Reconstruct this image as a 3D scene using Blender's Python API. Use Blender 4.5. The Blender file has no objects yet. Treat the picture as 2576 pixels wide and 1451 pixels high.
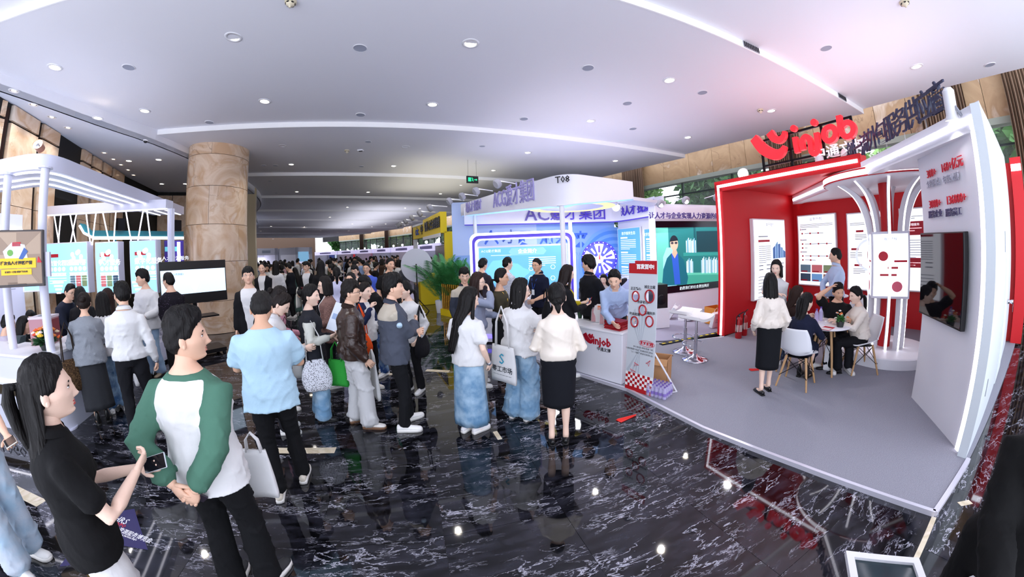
import bpy,bmesh,math,random
import numpy as np
from mathutils import Vector,Matrix
random.seed(7);RNG=np.random.default_rng(7)
SC=bpy.context.scene
COL=SC.collection
PI=math.pi
rad=math.radians
# --- camera (stereographic wide lens), world, exposure
F,CX,CY,PIT,ROL,CAMH=838.0,1288.0,628.0,0.0040,-0.0365,2.0
_up=np.array([math.sin(ROL)*math.cos(PIT),math.cos(ROL)*math.cos(PIT),math.sin(PIT)])
_fw=np.array([0,0,-1.0]);_fw=_fw-_up*(_fw@_up);_fw/=np.linalg.norm(_fw)
_rt=np.cross(_fw,_up)
WM=np.array([_rt,_fw,_up])
cam=bpy.data.objects.new('camera',bpy.data.cameras.new('camera'));COL.objects.link(cam);SC.camera=cam
cd=cam.data
cd.type='PANO';cd.panorama_type='FISHEYE_LENS_POLYNOMIAL'
cd.sensor_width=36;cd.sensor_fit='HORIZONTAL'
_r=np.linspace(0,1650,300)/2576*36
_th=2*np.arctan(_r/(2*F/2576*36))
_k=np.linalg.lstsq(np.c_[_r,_r**2,_r**3,_r**4],_th,rcond=None)[0]
cd.fisheye_polynomial_k0=0
cd.fisheye_polynomial_k1,cd.fisheye_polynomial_k2,cd.fisheye_polynomial_k3,cd.fisheye_polynomial_k4=[-float(v)for v in _k]
cd.fisheye_fov=rad(360)
cd.shift_y=(CY-725.5)/1451
cam.matrix_world=Matrix.Translation((0,0,CAMH))@Matrix([list(r)for r in WM]).to_4x4()
SC.cycles.max_bounces=8;SC.cycles.diffuse_bounces=4;SC.cycles.glossy_bounces=4;SC.cycles.transmission_bounces=4;SC.cycles.caustics_reflective=False;SC.cycles.caustics_refractive=False
SC.view_settings.view_transform='Standard';SC.view_settings.look='None'
SC.view_settings.exposure=0.22;SC.view_settings.gamma=1.0;SC.view_settings.use_curve_mapping=False
w=bpy.data.worlds.new('sky');SC.world=w;w.use_nodes=True
_b=w.node_tree.nodes['Background'];_b.inputs[0].default_value=(0.82,0.86,1.0,1);_b.inputs[1].default_value=2.9
# a ray of the photograph -> a place in the hall (metres; x right, y away, z up; floor = 0)
def ray(px,py):
 dx,dy=px-CX,py-CY;r=math.hypot(dx,dy);t=2*math.atan(r/(2*F));s=math.sin(t)/max(r,1e-9)
 return WM@np.array([dx*s,-dy*s,-math.cos(t)])
def at(px,py,z=0.0):
 d=ray(px,py);t=(z-CAMH)/d[2];return Vector((d[0]*t,d[1]*t,z))
def hz(px,py,p):
 d=ray(px,py);t=math.hypot(p[0],p[1])/math.hypot(d[0],d[1]);return CAMH+d[2]*t
def far(px,py,dist):
 d=ray(px,py);k=dist/math.hypot(d[0],d[1]);return Vector((d[0]*k,d[1]*k,0))
def onplane(px,py,p,q,zz=None):
 d=ray(px,py);n=np.array([q[1]-p[1],p[0]-q[0]])
 t=(n@np.array([p[0],p[1]]))/(n@d[:2]);return Vector((d[0]*t,d[1]*t,CAMH+d[2]*t))
 # --- materials
MATS={}
def lin(c):
 if isinstance(c,str):
  c=[int(c[i:i+2],16)/255 for i in(0,2,4)]
 return tuple((v/12.92 if v<=0.04045 else((v+0.055)/1.055)**2.4)for v in c[:3])+(1,)
def mat(name,c='ffffff',r=0.5,metal=0.0,emit=0.0,ec=None,bump=0.0,bs=60.0,alpha=1.0,trans=0.0,spec=0.5,stretch=None,coat=0.0,sheen=0.0):
 if name in MATS:return MATS[name]
 m=bpy.data.materials.new(name);m.use_nodes=True;nt=m.node_tree;b=nt.nodes['Principled BSDF']
 b.inputs['Base Color'].default_value=lin(c);b.inputs['Roughness'].default_value=r;b.inputs['Metallic'].default_value=metal
 b.inputs['Specular IOR Level'].default_value=spec
 if emit:b.inputs['Emission Color'].default_value=lin(ec or c);b.inputs['Emission Strength'].default_value=emit
 if alpha<1:b.inputs['Alpha'].default_value=alpha
 if trans:b.inputs['Transmission Weight'].default_value=trans;b.inputs['IOR'].default_value=1.1
 if coat:b.inputs['Coat Weight'].default_value=coat;b.inputs['Coat Roughness'].default_value=0.05
 if sheen:b.inputs['Sheen Weight'].default_value=sheen
 if bump:
  tc=nt.nodes.new('ShaderNodeTexCoord');mp=nt.nodes.new('ShaderNodeMapping');nz=nt.nodes.new('ShaderNodeTexNoise');bp=nt.nodes.new('ShaderNodeBump')
  nt.links.new(tc.outputs['Object'],mp.inputs[0]);nt.links.new(mp.outputs[0],nz.inputs['Vector']);nt.links.new(nz.outputs['Fac'],bp.inputs['Height']);nt.links.new(bp.outputs[0],b.inputs['Normal'])
  if stretch:mp.inputs['Scale'].default_value=stretch
  nz.inputs['Scale'].default_value=bs;nz.inputs['Detail'].default_value=3;bp.inputs['Strength'].default_value=bump;bp.inputs['Distance'].default_value=0.02
 MATS[name]=m
 return m
def nodes(m):
 nt=m.node_tree
 def N(t,**k):
  n=nt.nodes.new('ShaderNode'+t)
  for a,v in k.items():
   if a.startswith('i_'):n.inputs[int(a[2:])].default_value=v
   else:setattr(n,a,v)
  return n
 def L(a,b):nt.links.new(a,b)
 return nt,nt.nodes['Principled BSDF'],N,L
def ramp(N,stops):
 n=N('ValToRGB');e=n.color_ramp.elements
 while len(e)<len(stops):e.new(0.5)
 for el,(p,c)in zip(e,stops):el.position=p;el.color=lin(c)if isinstance(c,str)else c
 return n
def fabric(c,kind='cloth'):
 c=c.lower();name=kind+'_'+c
 if name in MATS:return MATS[name]
 if kind=='leather':return mat(name,c,0.32,bump=0.5,bs=14,spec=0.6)
 if kind=='satin':return mat(name,c,0.45,bump=0.35,bs=9,stretch=(1,1,.5))
 if kind=='knit':return mat(name,c,0.95,bump=0.5,bs=150)
 m=mat(name,''.join('%02x'%min(int(c[i:i+2],16),218)for i in(0,2,4))if min(c[0],c[2],c[4])>='d' else c,0.88,bump=0.45,bs=11,stretch=(1.2,1.2,.7),spec=0.25)
 if kind in('denim','leopard','floral','plaid','bwleopard','stripe'):
  nt,b,N,L=nodes(m);tc=N('TexCoord')
  if kind=='denim':
   n=N('TexNoise');n.inputs['Scale'].default_value=7;n.inputs['Detail'].default_value=5
   r=ramp(N,[(0.38,c),(0.68,'9fbbd0')]);L(tc.outputs['Object'],n.inputs['Vector']);L(n.outputs['Fac'],r.inputs[0]);L(r.outputs[0],b.inputs['Base Color'])
  elif kind in('leopard','bwleopard','floral'):
   n=N('TexVoronoi');n.inputs['Scale'].default_value={'leopard':55,'bwleopard':75,'floral':40}[kind]
   cols={'leopard':[(0.28,'15100c'),(0.34,'7d6040'),(.6,'3a2a1c')],'bwleopard':[(0.30,'11141c'),(0.36,'dfe2ea'),(.62,'dfe2ea')],'floral':[(0.14,'6a5a78'),(0.2,c),(.9,c)]}[kind]
   r=ramp(N,cols);L(tc.outputs['Object'],n.inputs['Vector']);L(n.outputs['Distance'],r.inputs[0]);L(r.outputs[0],b.inputs['Base Color'])
  else:
   n=N('TexChecker');n.inputs['Scale'].default_value=45;n.inputs[1].default_value=lin(c);k=lin(c);n.inputs[2].default_value=tuple(v*.72 for v in k[:3])+(1,)
   L(tc.outputs['Object'],n.inputs['Vector']);L(n.outputs[0],b.inputs['Base Color'])
 return m
 # --- objects
def tag(o,label=None,cat=None,group=None,kind=None):
 if label:o['label']=label
 if cat:o['category']=cat
 if group:o['group']=group
 if kind:o['kind']=kind
 return o
def empty(name,loc=(0,0,0),rz=0.0,label=None,cat=None,group=None,kind=None,scale=1):
 o=bpy.data.objects.new(name,None);COL.objects.link(o);o.location=loc;o.rotation_euler=(0,0,rz);o.empty_display_size=0.1
 if scale!=1:o.scale=(scale,)*3
 return tag(o,label,cat,group,kind)
class MB:
 """collects simple solids into one mesh"""
 def __init__(s):s.v=[];s.f=[];s.m=[];s.mi=0
 def add(s,vs,fs):
  k=len(s.v);s.v+=[tuple(p)for p in vs];s.f+=[tuple(i+k for i in f)for f in fs];s.m+=[s.mi]*len(fs);return s
 def box(s,x0,x1,y0,y1,z0,z1,T=None):
  vs=[Vector(p)for p in((x0,y0,z0),(x1,y0,z0),(x1,y1,z0),(x0,y1,z0),(x0,y0,z1),(x1,y0,z1),(x1,y1,z1),(x0,y1,z1))]
  if T is not None:vs=[T@p for p in vs]
  return s.add(vs,[(3,2,1,0),(4,5,6,7),(0,1,5,4),(1,2,6,5),(2,3,7,6),(3,0,4,7)])
 def prism(s,poly,z0,z1,T=None):
  n=len(poly);a=sum(poly[i][0]*poly[(i+1)%n][1]-poly[(i+1)%n][0]*poly[i][1]for i in range(n))
  if a<0:poly=poly[::-1]
  zf=(lambda z,p:z(p)if callable(z)else z)
  vs=[Vector((p[0],p[1],zf(z0,p)))for p in poly]+[Vector((p[0],p[1],zf(z1,p)))for p in poly]
  if T is not None:vs=[T@p for p in vs]
  return s.add(vs,[tuple(range(n))[::-1],tuple(range(n,2*n))]+[(i,(i+1)%n,n+(i+1)%n,n+i)for i in range(n)])
 def tube(s,pts,r,n=8,cap=True,flat=1.0):
  pts=[Vector(p)for p in pts];R=r if hasattr(r,'__len__')else[r]*len(pts);vs=[];fs=[]
  for i,p in enumerate(pts):
   d=(pts[min(i+1,len(pts)-1)]-pts[max(i-1,0)]).normalized()
   a=d.cross(Vector((0,0,1)));
   if a.length<1e-3:a=Vector((1,0,0))
   a.normalize();b=a.cross(d)
   for k in range(n):
    t=2*PI*k/n;vs.append(p+a*(math.cos(t)*R[i])+b*(math.sin(t)*R[i]*flat))
  for i in range(len(pts)-1):
   for k in range(n):fs.append((i*n+k,i*n+(k+1)%n,(i+1)*n+(k+1)%n,(i+1)*n+k))
  if cap:fs.append(tuple(range(n))[::-1]);fs.append(tuple(range((len(pts)-1)*n,len(pts)*n)))
  return s.add(vs,fs)
 def lathe(s,prof,n=24,T=None,cap=True):
  vs=[];fs=[]
  for r,z in prof:
   for k in range(n):t=2*PI*k/n;vs.append(Vector((r*math.cos(t),r*math.sin(t),z)))
  for i in range(len(prof)-1):
   for k in range(n):fs.append((i*n+k,i*n+(k+1)%n,(i+1)*n+(k+1)%n,(i+1)*n+k))
  if cap:fs.append(tuple(range(n))[::-1]);fs.append(tuple(range((len(prof)-1)*n,len(prof)*n)))
  if T is not None:vs=[T@p for p in vs]
  return s.add(vs,fs)
 def ball(s,c,r,n=10,T=None):
  rr=r if hasattr(r,'__len__')else(r,r,r);vs=[];fs=[];h=max(4,n//2)
  for i in range(h+1):
   p=-PI/2+PI*i/h
   for k in range(n):
    t=2*PI*k/n;q=Vector((rr[0]*math.cos(p)*math.cos(t),rr[1]*math.cos(p)*math.sin(t),rr[2]*math.sin(p)))
    if T is not None:q=T@q
    vs.append(Vector(c)+q)
  for i in range(h):
   for k in range(n):fs.append((i*n+k,i*n+(k+1)%n,(i+1)*n+(k+1)%n,(i+1)*n+k))
  return s.add(vs,fs)
 def quad(s,a,b,c,d):return s.add([a,b,c,d],[(0,1,2,3)])
 def mesh(s,name,mats,smooth=False,bevel=0):
  me=bpy.data.meshes.new(name);me.from_pydata([tuple(p)for p in s.v],[],s.f)
  for m in(mats if isinstance(mats,(list,tuple))else[mats]):me.materials.append(m)
  if max(s.m,default=0):me.polygons.foreach_set('material_index',s.m)
  if smooth:me.shade_smooth()
  if bevel or smooth=='auto':me.shade_smooth()
  me.update();return me
 def build(s,name,mats,parent=None,label=None,kind=None,smooth=False,loc=None,bevel=0):
  o=bpy.data.objects.new(name,s.mesh(name,mats,smooth));COL.objects.link(o)
  if parent is not None:o.parent=parent
  if loc is not None:o.location=loc
  if bevel:
   b=o.modifiers.new('bevel','BEVEL');b.width=bevel;b.segments=2;b.limit_method='ANGLE';b.angle_limit=rad(40);b.harden_normals=False
  if smooth=='auto':
   o.data.shade_smooth()
   if hasattr(o.data,'set_sharp_from_angle'):o.data.set_sharp_from_angle(angle=rad(35))
  return tag(o,label,kind=kind)
def copy_tree(o,parent=None):
 c=o.copy();COL.objects.link(c)
 if parent is not None:c.parent=parent
 for ch in list(o.children):copy_tree(ch,c)
 return c
def structure(name,mb,m,**k):return mb.build(name,m,kind='structure',**k)
def frame(p,q,z0=0.0):
 """matrix: x along p->q, z up, y = out of the left-hand side (away), origin p"""
 p=Vector((p[0],p[1],0));q=Vector((q[0],q[1],0));x=(q-p).normalized();z=Vector((0,0,1));y=z.cross(x)
 M=Matrix((x,y,z)).transposed().to_4x4();M.translation=Vector((p.x,p.y,z0));return M
 # writing: flat or raised lettering, turned into plain meshes
TEXT_JOBS=[]
def text(s,size,parent,T,m,name='lettering',depth=0.0,bold=0.0,align='CENTER',xs=1.0,label=None):
 cu=bpy.data.curves.new(name,'FONT');cu.body=s;cu.size=size;cu.align_x=align;cu.align_y='CENTER';cu.extrude=depth/2;cu.offset=bold;cu.resolution_u=2 if depth else 1
 o=bpy.data.objects.new(name,cu);COL.objects.link(o);TEXT_JOBS.append((o,name,parent,T@Matrix.Diagonal((xs,1,1,1)),m,label))
def finish_text():
 dg=bpy.context.evaluated_depsgraph_get()
 for o,name,parent,T,m,label in TEXT_JOBS:
  me=bpy.data.meshes.new_from_object(o.evaluated_get(dg));me.materials.clear();me.materials.append(m)
  cu=o.data;bpy.data.objects.remove(o);bpy.data.curves.remove(cu)
  n=bpy.data.objects.new(name,me);COL.objects.link(n)
  n.parent=parent;n.matrix_local=T
  tag(n,label)
 TEXT_JOBS.clear()
def upright(x,z,y=-0.004):
 return Matrix.Translation((x,y,z))@Matrix.Rotation(PI/2,4,'X')
WHITE=mat('white_laminate','f1f1f6',0.45);LED=mat('led_strip','ffffff',0.4,emit=3.4,ec='f4f2ff')
GREYW=mat('grey_white_board','dcdce4',0.55);BLACK=mat('black_plastic','0b0b0d',0.35);DARKM=mat('black_metal','15151a',0.4,metal=.6)
CHROME=mat('chrome','d5d5dc',0.12,metal=1.0);RED=mat('red_board','d2121c',0.5);SILV=mat('silver_metal','a9abb3',0.35,metal=.8)
# --- people
def V3(*a):return np.array(a if len(a)>1 else a[0],float)
def nrm(v):return v/max(np.linalg.norm(v),1e-9)
def rotz(p,a):c,s=math.cos(a),math.sin(a);return V3(p[0]*c-p[1]*s,p[0]*s+p[1]*c,p[2])
class Loft:
 def __init__(s):s.v=[];s.f=[]
 def rings(s,rs):
  k=sum(len(a)for a in s.v);n=len(rs[0]);s.v+=[np.asarray(r)for r in rs]
  for i in range(len(rs)-1):
   for j in range(n):s.f.append((k+i*n+j,k+i*n+(j+1)%n,k+(i+1)*n+(j+1)%n,k+(i+1)*n+j))
  s.f.append(tuple(k+j for j in range(n))[::-1]);m=k+(len(rs)-1)*n;s.f.append(tuple(m+j for j in range(n)));return s
 def tube(s,P,R,n=12,fl=None,side=None):
  P=[V3(p)for p in P];rs=[];a=None
  for i,p in enumerate(P):
   d=nrm(P[min(i+1,len(P)-1)]-P[max(i-1,0)])
   if side is not None:a=nrm(V3(side)-d*(V3(side)@d))
   elif a is None:
    h=V3(1,0,0)if abs(d[0])<.8 else V3(0,1,0);a=nrm(h-d*(h@d))
   else:a=nrm(a-d*(a@d))
   b=np.cross(d,a);t=np.arange(n)*2*PI/n;f=1 if fl is None else fl[i]
   rs.append(p+np.outer(np.cos(t),a)*R[i]+np.outer(np.sin(t),b)*R[i]*f)
   # round the ends
  d0=nrm(P[0]-P[1]);d1=nrm(P[-1]-P[-2])
  rs.insert(0,P[0]+(rs[0]-P[0])*.6+d0*R[0]*.5);rs.append(P[-1]+(rs[-1]-P[-1])*.6+d1*R[-1]*.5)
  return s.rings(rs)
 def ell(s,c,r,n=14,M=None):
  rs=[];t=np.arange(n)*2*PI/n
  for ph in np.linspace(-1.45,1.45,9):
   q=np.c_[r[0]*math.cos(ph)*np.cos(t),r[1]*math.cos(ph)*np.sin(t),np.full(n,r[2]*math.sin(ph))]
   rs.append(V3(c)+(q if M is None else q@np.asarray(M).T))
  return s.rings(rs)
 def mesh(s,name='m'):
  me=bpy.data.meshes.new(name);me.from_pydata(np.concatenate(s.v).tolist(),[],s.f);me.update();return me
def ik(S,T,l1,l2,pole):
 S,T=V3(S),V3(T);d=T-S;L=np.linalg.norm(d);m=(l1+l2)*.995
 if L>m:T=S+d/L*m;d=T-S;L=m
 u=d/L;a=(l1*l1-l2*l2+L*L)/(2*L);h=math.sqrt(max(l1*l1-a*a,1e-6));p=V3(pole);p=nrm(p-u*(p@u))
 return S+u*a+p*h,T
 # ---- head: one sculpted grid
def headgrid(nt,nf,sex,out=0.0):
 u=np.linspace(-1,1,nt,endpoint=False);th=PI*(.5*u+.5*u**3);v=np.linspace(-1,1,nf);ph=rad(84)*(.72*v+.28*v**3)
 TH,PH=np.meshgrid(th,ph);return headsurf(TH,PH,sex),TH,PH
def headsurf(TH,PH,sex):
 cx,cy,cz=np.sin(TH)*np.cos(PH),np.cos(TH)*np.cos(PH),np.sin(PH)
 sg=np.sign;x=.0755*sg(cx)*abs(cx)**.93;y=.095*sg(cy)*abs(cy)**.95;z=.117*cz
 t=np.clip(-z/.117,0,1);fr=cy>0
 x=x*(1-(.34 if sex=='f' else .26)*t**1.7);y=np.where(fr,y*(1-.02*t),y*(1-.42*t**1.3));y=y+.012*np.clip(t-.5,0,1)*fr
 g=lambda a,c,s:np.exp(-((a-c)/s)**2);m=np.clip(cy*3,0,1);ax=abs(x)
 y+=m*.026*g(z,-.102,.022)*g(x,0,.028)
 rmp=np.clip((.026-z)/.064,0,1)**1.2*np.clip((z+.052)/.012,0,1)
 y+=m*(.019 if sex=='f' else .022)*g(x,0,.0125)*rmp+m*.006*g(x,0,.011)*g(z,-.037,.01)+m*.006*g(ax,.013,.007)*g(z,-.040,.008)
 y-=m*.0085*g(ax,.031,.016)*g(z,.003,.012);y+=m*.0045*g(z,.025,.009)*g(x,0,.05)
 y+=m*.0065*g(x,0,.022)*(g(z,-.061,.0055)+1.1*g(z,-.073,.006))-m*.004*g(z,-.085,.006)*g(x,0,.02)
 x+=sg(x)*.004*g(z,-.02,.02)*m
 return np.stack([x,y,z],-1)
def gridfaces(nf,nt,mask=None,off=0):
 f=[]
 for i in range(nf-1):
  for j in range(nt):
   q=(i*nt+j,i*nt+(j+1)%nt,(i+1)*nt+(j+1)%nt,(i+1)*nt+j)
   if mask is None or all(mask[k]for k in q):f.append(tuple(k+off for k in q))
 return f
class Acc:
 def __init__(s):s.v=[];s.f=[];s.m=[];s.n=0
 def add(s,v,f,m=0):
  v=np.asarray(v,float).reshape(-1,3);s.v.append(v);s.f+=[tuple(i+s.n for i in q)for q in f];s.m+=([m]*len(f)if np.isscalar(m)else list(m));s.n+=len(v)
 def loft(s,L,m=0):s.add(np.concatenate(L.v),L.f,m)
 def mesh(s,name,mats,T=None):
  v=np.concatenate(s.v)
  me=bpy.data.meshes.new(name);me.from_pydata(v.tolist(),[],s.f)
  for x in mats:me.materials.append(x)
  me.polygons.foreach_set('material_index',s.m);me.shade_smooth();me.update();return me
HS=1.05
def xf(P,R,o):return(P.reshape(-1,3)*HS)@R.T+o
def hairline(TH,style):
 a=abs(TH);fr={'f':.68,'m':.64,'bald':1.0}.get(style,.5)
 # elevation of the hairline around the head: forehead, temple, above the ear, nape
 xs=[0,.55,1.0,1.3,1.55,1.85,2.3,PI];ys=[fr,fr-.06,.40,.08,.0,-.38,-.62,-.70]
 if style=='m':ys[4]=.03;ys[5]=-.2;ys[6]=-.52;ys[7]=-.6
 return np.interp(a,xs,ys)
def make_hair(acc,style,sex,R,o,fine,part=0):
 nt,nf=(56,34)if fine else(30,18)
 P,TH,PH=headgrid(nt,nf,sex);hl=hairline(TH,'bald' if style=='thin' else sex)
 fringe=style in('fringe','bob_fringe','messy');
 if fringe:hl=np.where(abs(TH)<1.0,hl-.32*np.cos(TH*1.5)**2,hl)
 jag=.05*np.sin(TH*23+1)+.04*np.sin(TH*41);hl=hl+jag*(1 if fringe else .25)
 s_=np.linspace(0,1,nf)[:,None];PH=hl[:1]*0+hl[0]+(rad(86)-hl[0])*s_;P=headsurf(TH,PH,sex);hl=np.broadcast_to(hl[0],PH.shape)
 k=np.clip((PH-hl+.02)/.30,0,1);top=np.clip((PH-.3)/.9,0,1)
 th={'short':(.011,.020),'crop':(.006,.009),'fringe':(.015,.020),'messy':(.020,.024),'thin':(.006,.006),'swept':(.012,.030)}.get(style,(.013,.015))
 off=(th[0]+th[1]*top)*k**.6+(.003*np.sin(TH*19+PH*6)+.002*np.sin(TH*37-PH*9))*k+(.004*np.sin(TH*9)*np.sin(PH*11)*k if style in('messy','swept','short','fringe')else 0)
 if style=='swept':off+=.012*np.exp(-((TH-.1)/.5)**2)*np.exp(-((PH-.8)/.3)**2)
 n=nrm_field(P);Q=P+n*off[...,None]
 acc.add(xf(Q,R,o),gridfaces(nf,nt),0)
 top_i=(nf-1)*nt;acc.add(np.vstack([xf(Q[-1],R,o)]),[tuple(range(nt))],0)
 def curtain(keys,wav=.004,rows=18,cols=44,thick=.02):
  rs=[];K=np.array(keys)[::-1]
  for i in range(rows):
   q=i/(rows-1);z=keys[0][0]+(keys[-1][0]-keys[0][0])*q;a0,rx,ry,yb=[np.interp(z,K[:,0],K[:,c])for c in(1,2,3,4)];a=np.linspace(a0,2*PI-a0,cols)
   wv=wav*np.sin(a*13+q*2)+wav*.6*np.sin(a*29-q*3)
   zz=z+(0.012*np.sin(a*11)+.008*np.sin(a*31))*(q>.98)
   o_=np.c_[(rx+wv)*np.sin(a),(ry+wv)*np.cos(a)+yb,zz];i_=np.c_[(rx-thick)*np.sin(a),(ry-thick)*np.cos(a)+yb,zz+.004]
   rs.append(np.vstack([o_,i_[::-1]]))
  L=Loft();L.rings(rs);acc.add(xf(np.concatenate(L.v),R,o),L.f,0)
 if style in('long','longdown'):
  zz=-.38 if style=='long' else-.56
  curtain([(.085,1.0,.074,.086,-.004),(.03,1.05,.092,.107,-.004),(-.10,1.2,.096,.094,-.02),(-.22,1.35,.100,.066,-.078),(zz,1.5,.080,.038,-.118)],rows=24)
  if fine:
   for sx in(-1,1):
    L=Loft();L.tube([(sx*.078,.035,.05),(sx*.088,.03,-.05),(sx*.095,.03,-.14),(sx*.10,.045,-.25),(sx*.095,.055,-.34)],[.012,.016,.022,.018,.006],8,side=(0,1,0));acc.add(xf(np.concatenate(L.v),R,o),L.f)
 elif style in('bob','bob_fringe'):
  curtain([(.085,.9,.074,.086,-.004),(.03,.95,.092,.108,-.004),(-.135,1.0,.100,.098,-.012)])
 elif style=='lob':
  curtain([(.085,.95,.074,.086,-.004),(.03,1.0,.092,.108,-.004),(-.09,1.05,.100,.098,-.014),(-.20,1.2,.098,.082,-.03)])
 elif style in('pony','ponylow','halfup'):
  if style=='halfup':curtain([(.06,1.65,.082,.098,-.006),(.0,1.7,.086,.108,-.008),(-.12,1.75,.088,.094,-.03),(-.25,1.6,.09,.060,-.085),(-.46,1.6,.068,.036,-.118)],rows=22)
  L=Loft();zt=.045 if style!='ponylow' else-.03
  L.tube([(0,-.098,zt),(0,-.135,zt+.005),(0,-.15,zt-.05),(0,-.145,zt-.14),(0,-.13,zt-.23),(0,-.12,zt-.28)],[.016,.028,.034,.034,.025,.008],12,fl=[1,.8,.8,.7,.7,.6],side=(1,0,0));acc.add(xf(np.concatenate(L.v),R,o),L.f)
 elif style in('bun','lowbun','highbun'):
  c={'bun':(0,-.118,.035),'lowbun':(0,-.105,-.055),'highbun':(0,-.075,.105)}[style]
  L=Loft();L.ell(c,(.045,.036,.042));L.ell((c[0]+.012,c[1]-.012,c[2]+.012),(.033,.03,.03));acc.add(xf(np.concatenate(L.v),R,o),L.f)
  if style=='lowbun':L=Loft();L.tube([(0,-.11,-.07),(.005,-.135,-.11),(.008,-.125,-.15)],[.03,.028,.012],10);acc.add(xf(np.concatenate(L.v),R,o),L.f)
def nrm_field(P):
 n=P.copy();n[...,0]/=.0755**2;n[...,1]/=.095**2;n[...,2]/=.117**2
 return n/np.linalg.norm(n,axis=-1,keepdims=True)
def add_head(acc,sex,R,o,fine):
 nt,nf=(56,52)if fine else(30,26)
 P,TH,PH=headgrid(nt,nf,sex);fs=gridfaces(nf,nt);c=P.reshape(-1,3)
 acc.add(xf(P,R,o),fs,0);acc.add(xf(P[0],R,o),[tuple(range(nt))[::-1]]);acc.add(xf(P[-1],R,o),[tuple(range(nt))])
 yl=[c[((c[:,0])**2+(c[:,2]-z_)**2+(c[:,1]<0)*9).argmin(),1]for z_ in(-.061,-.073)]
 for z_,r_,y_ in((-.0605,(.021,.0075,.0042),yl[0]),(-.0725,(.018,.0080,.0052),yl[1])):
  Lp=Loft();Lp.ell((0,y_-.0052,z_),r_,14);acc.add(xf(np.concatenate(Lp.v),R,o),Lp.f,1)
 for sx in(-1,1):
  def ysurf(x,z):d=(c[:,0]-x)**2+(c[:,2]-z)**2+(c[:,1]<0)*9;return c[d.argmin(),1]
  ye=ysurf(sx*.031,.003)
  def E(cc,r,m,n=10,rz=0.0):
   L=Loft();L.ell((0,0,0),r,n);v=np.concatenate(L.v);ca,sa=math.cos(rz),math.sin(rz);v=np.c_[v[:,0]*ca-v[:,2]*sa,v[:,1],v[:,0]*sa+v[:,2]*ca]
   acc.add(xf(v+V3(cc),R,o),L.f,m)
  E((sx*.031,ye-.0035,.003),(.0145,.0068,.0056),2);E((sx*.030,ye+.0012,.003),(.0057,.0028,.0056),3)
  E((sx*.0315,ye+.0002,.0085),(.0155,.0042,.0016),3,8,-sx*.12)
  yb=ysurf(sx*.032,.026);E((sx*.032,yb-.0005,.0255),(.0175,.0035,.0030 if sex=='m' else .0022),4,8,-sx*.12)
  L=Loft();L.ell((0,0,0),(.009,.017,.030),10);L.ell((sx*.003,.003,-.018),(.008,.010,.014),8)
  v=np.concatenate(L.v);a=sx*.35;ca,sa=math.cos(a),math.sin(a);v=np.c_[v[:,0]*ca-v[:,1]*sa,v[:,0]*sa+v[:,1]*ca,v[:,2]]
  acc.add(xf(v+V3(sx*.079,-.012,-.008),R,o),L.f,0)
def hand(acc,W,d,n,curl,s,fine,side):
 """palm, four fingers, thumb; d = direction, n = palm normal, side = +1 right"""
 d=nrm(d);n=nrm(n-d*(n@d));a=np.cross(n,d)*side
 L=Loft();t=np.arange(10)*2*PI/10;rs=[]
 for q,wd,tk in((-.012,.022,.018),(.01,.026,.018),(.035,.037,.015),(.06,.040,.0135),(.082,.036,.010)):
  rs.append(W+d*q+np.outer(np.cos(t),a)*wd+np.outer(np.sin(t),n)*tk)
 L.rings(rs)
 nn=7 if fine else 5
 for k,(off,l,sp)in enumerate(((.029,.072,.10),(.010,.080,.02),(-.009,.074,-.05),(-.027,.058,-.12))):
  p=W+d*.072+a*off;dr=nrm(d+a*sp);c=curl*(1+.08*k);pts=[p];ang=.15
  for seg in(.30,.42,.30,.26):
   pts.append(pts[-1]+(dr*math.cos(ang)+n*math.sin(ang))*l*seg*.8);ang+=c*.62
  L.tube(pts,[.0098,.0096,.0088,.0080,.0064],nn)
 p=W+d*.018+a*.022;th=nrm(a*.8+d*.75+n*.25);pts=[p,p+th*.03];th2=nrm(a*.35+d*.9+n*(.2+.5*min(curl,1)));pts+=[pts[-1]+th2*.026,pts[-1]+th2*.046]
 L.tube(pts,[.013,.012,.0105,.0075],nn)
 acc.loft(L,0)
 return W+d*.075+n*.02,d,n,a
SKINS=['e6bba0','dcae90','efcdb8','c9946f']
def skinmat(i):return mat('skin_%d'%i,SKINS[i],0.5,bump=.08,bs=70,spec=.35)
LIP={'f':mat('lips_red','b04a48',.4),'m':mat('lips_pale','b87868',.5)}
EYEW=mat('eye_white','e9e4e0',.3);EYED=mat('eye_dark','120d0b',.2)
def hairmat(c):return mat('hair_'+c,c,0.5,bump=.5,bs=80,stretch=(1,1,.12),spec=.22)
REMESH=[]
def remesh(L,vox,it,cb):
 o=bpy.data.objects.new('tmp',L.mesh());COL.objects.link(o)
 m=o.modifiers.new('r','REMESH');m.mode='VOXEL';m.voxel_size=vox;m.use_smooth_shade=True
 s=o.modifiers.new('s','SMOOTH');s.factor=.5;s.iterations=it
 REMESH.append((o,cb))
def finish_remesh():
 dg=bpy.context.evaluated_depsgraph_get()
 for o,cb in REMESH:
  me=bpy.data.meshes.new_from_object(o.evaluated_get(dg));old=o.data;bpy.data.objects.remove(o);bpy.data.meshes.remove(old);cb(me)
 REMESH.clear()
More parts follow.
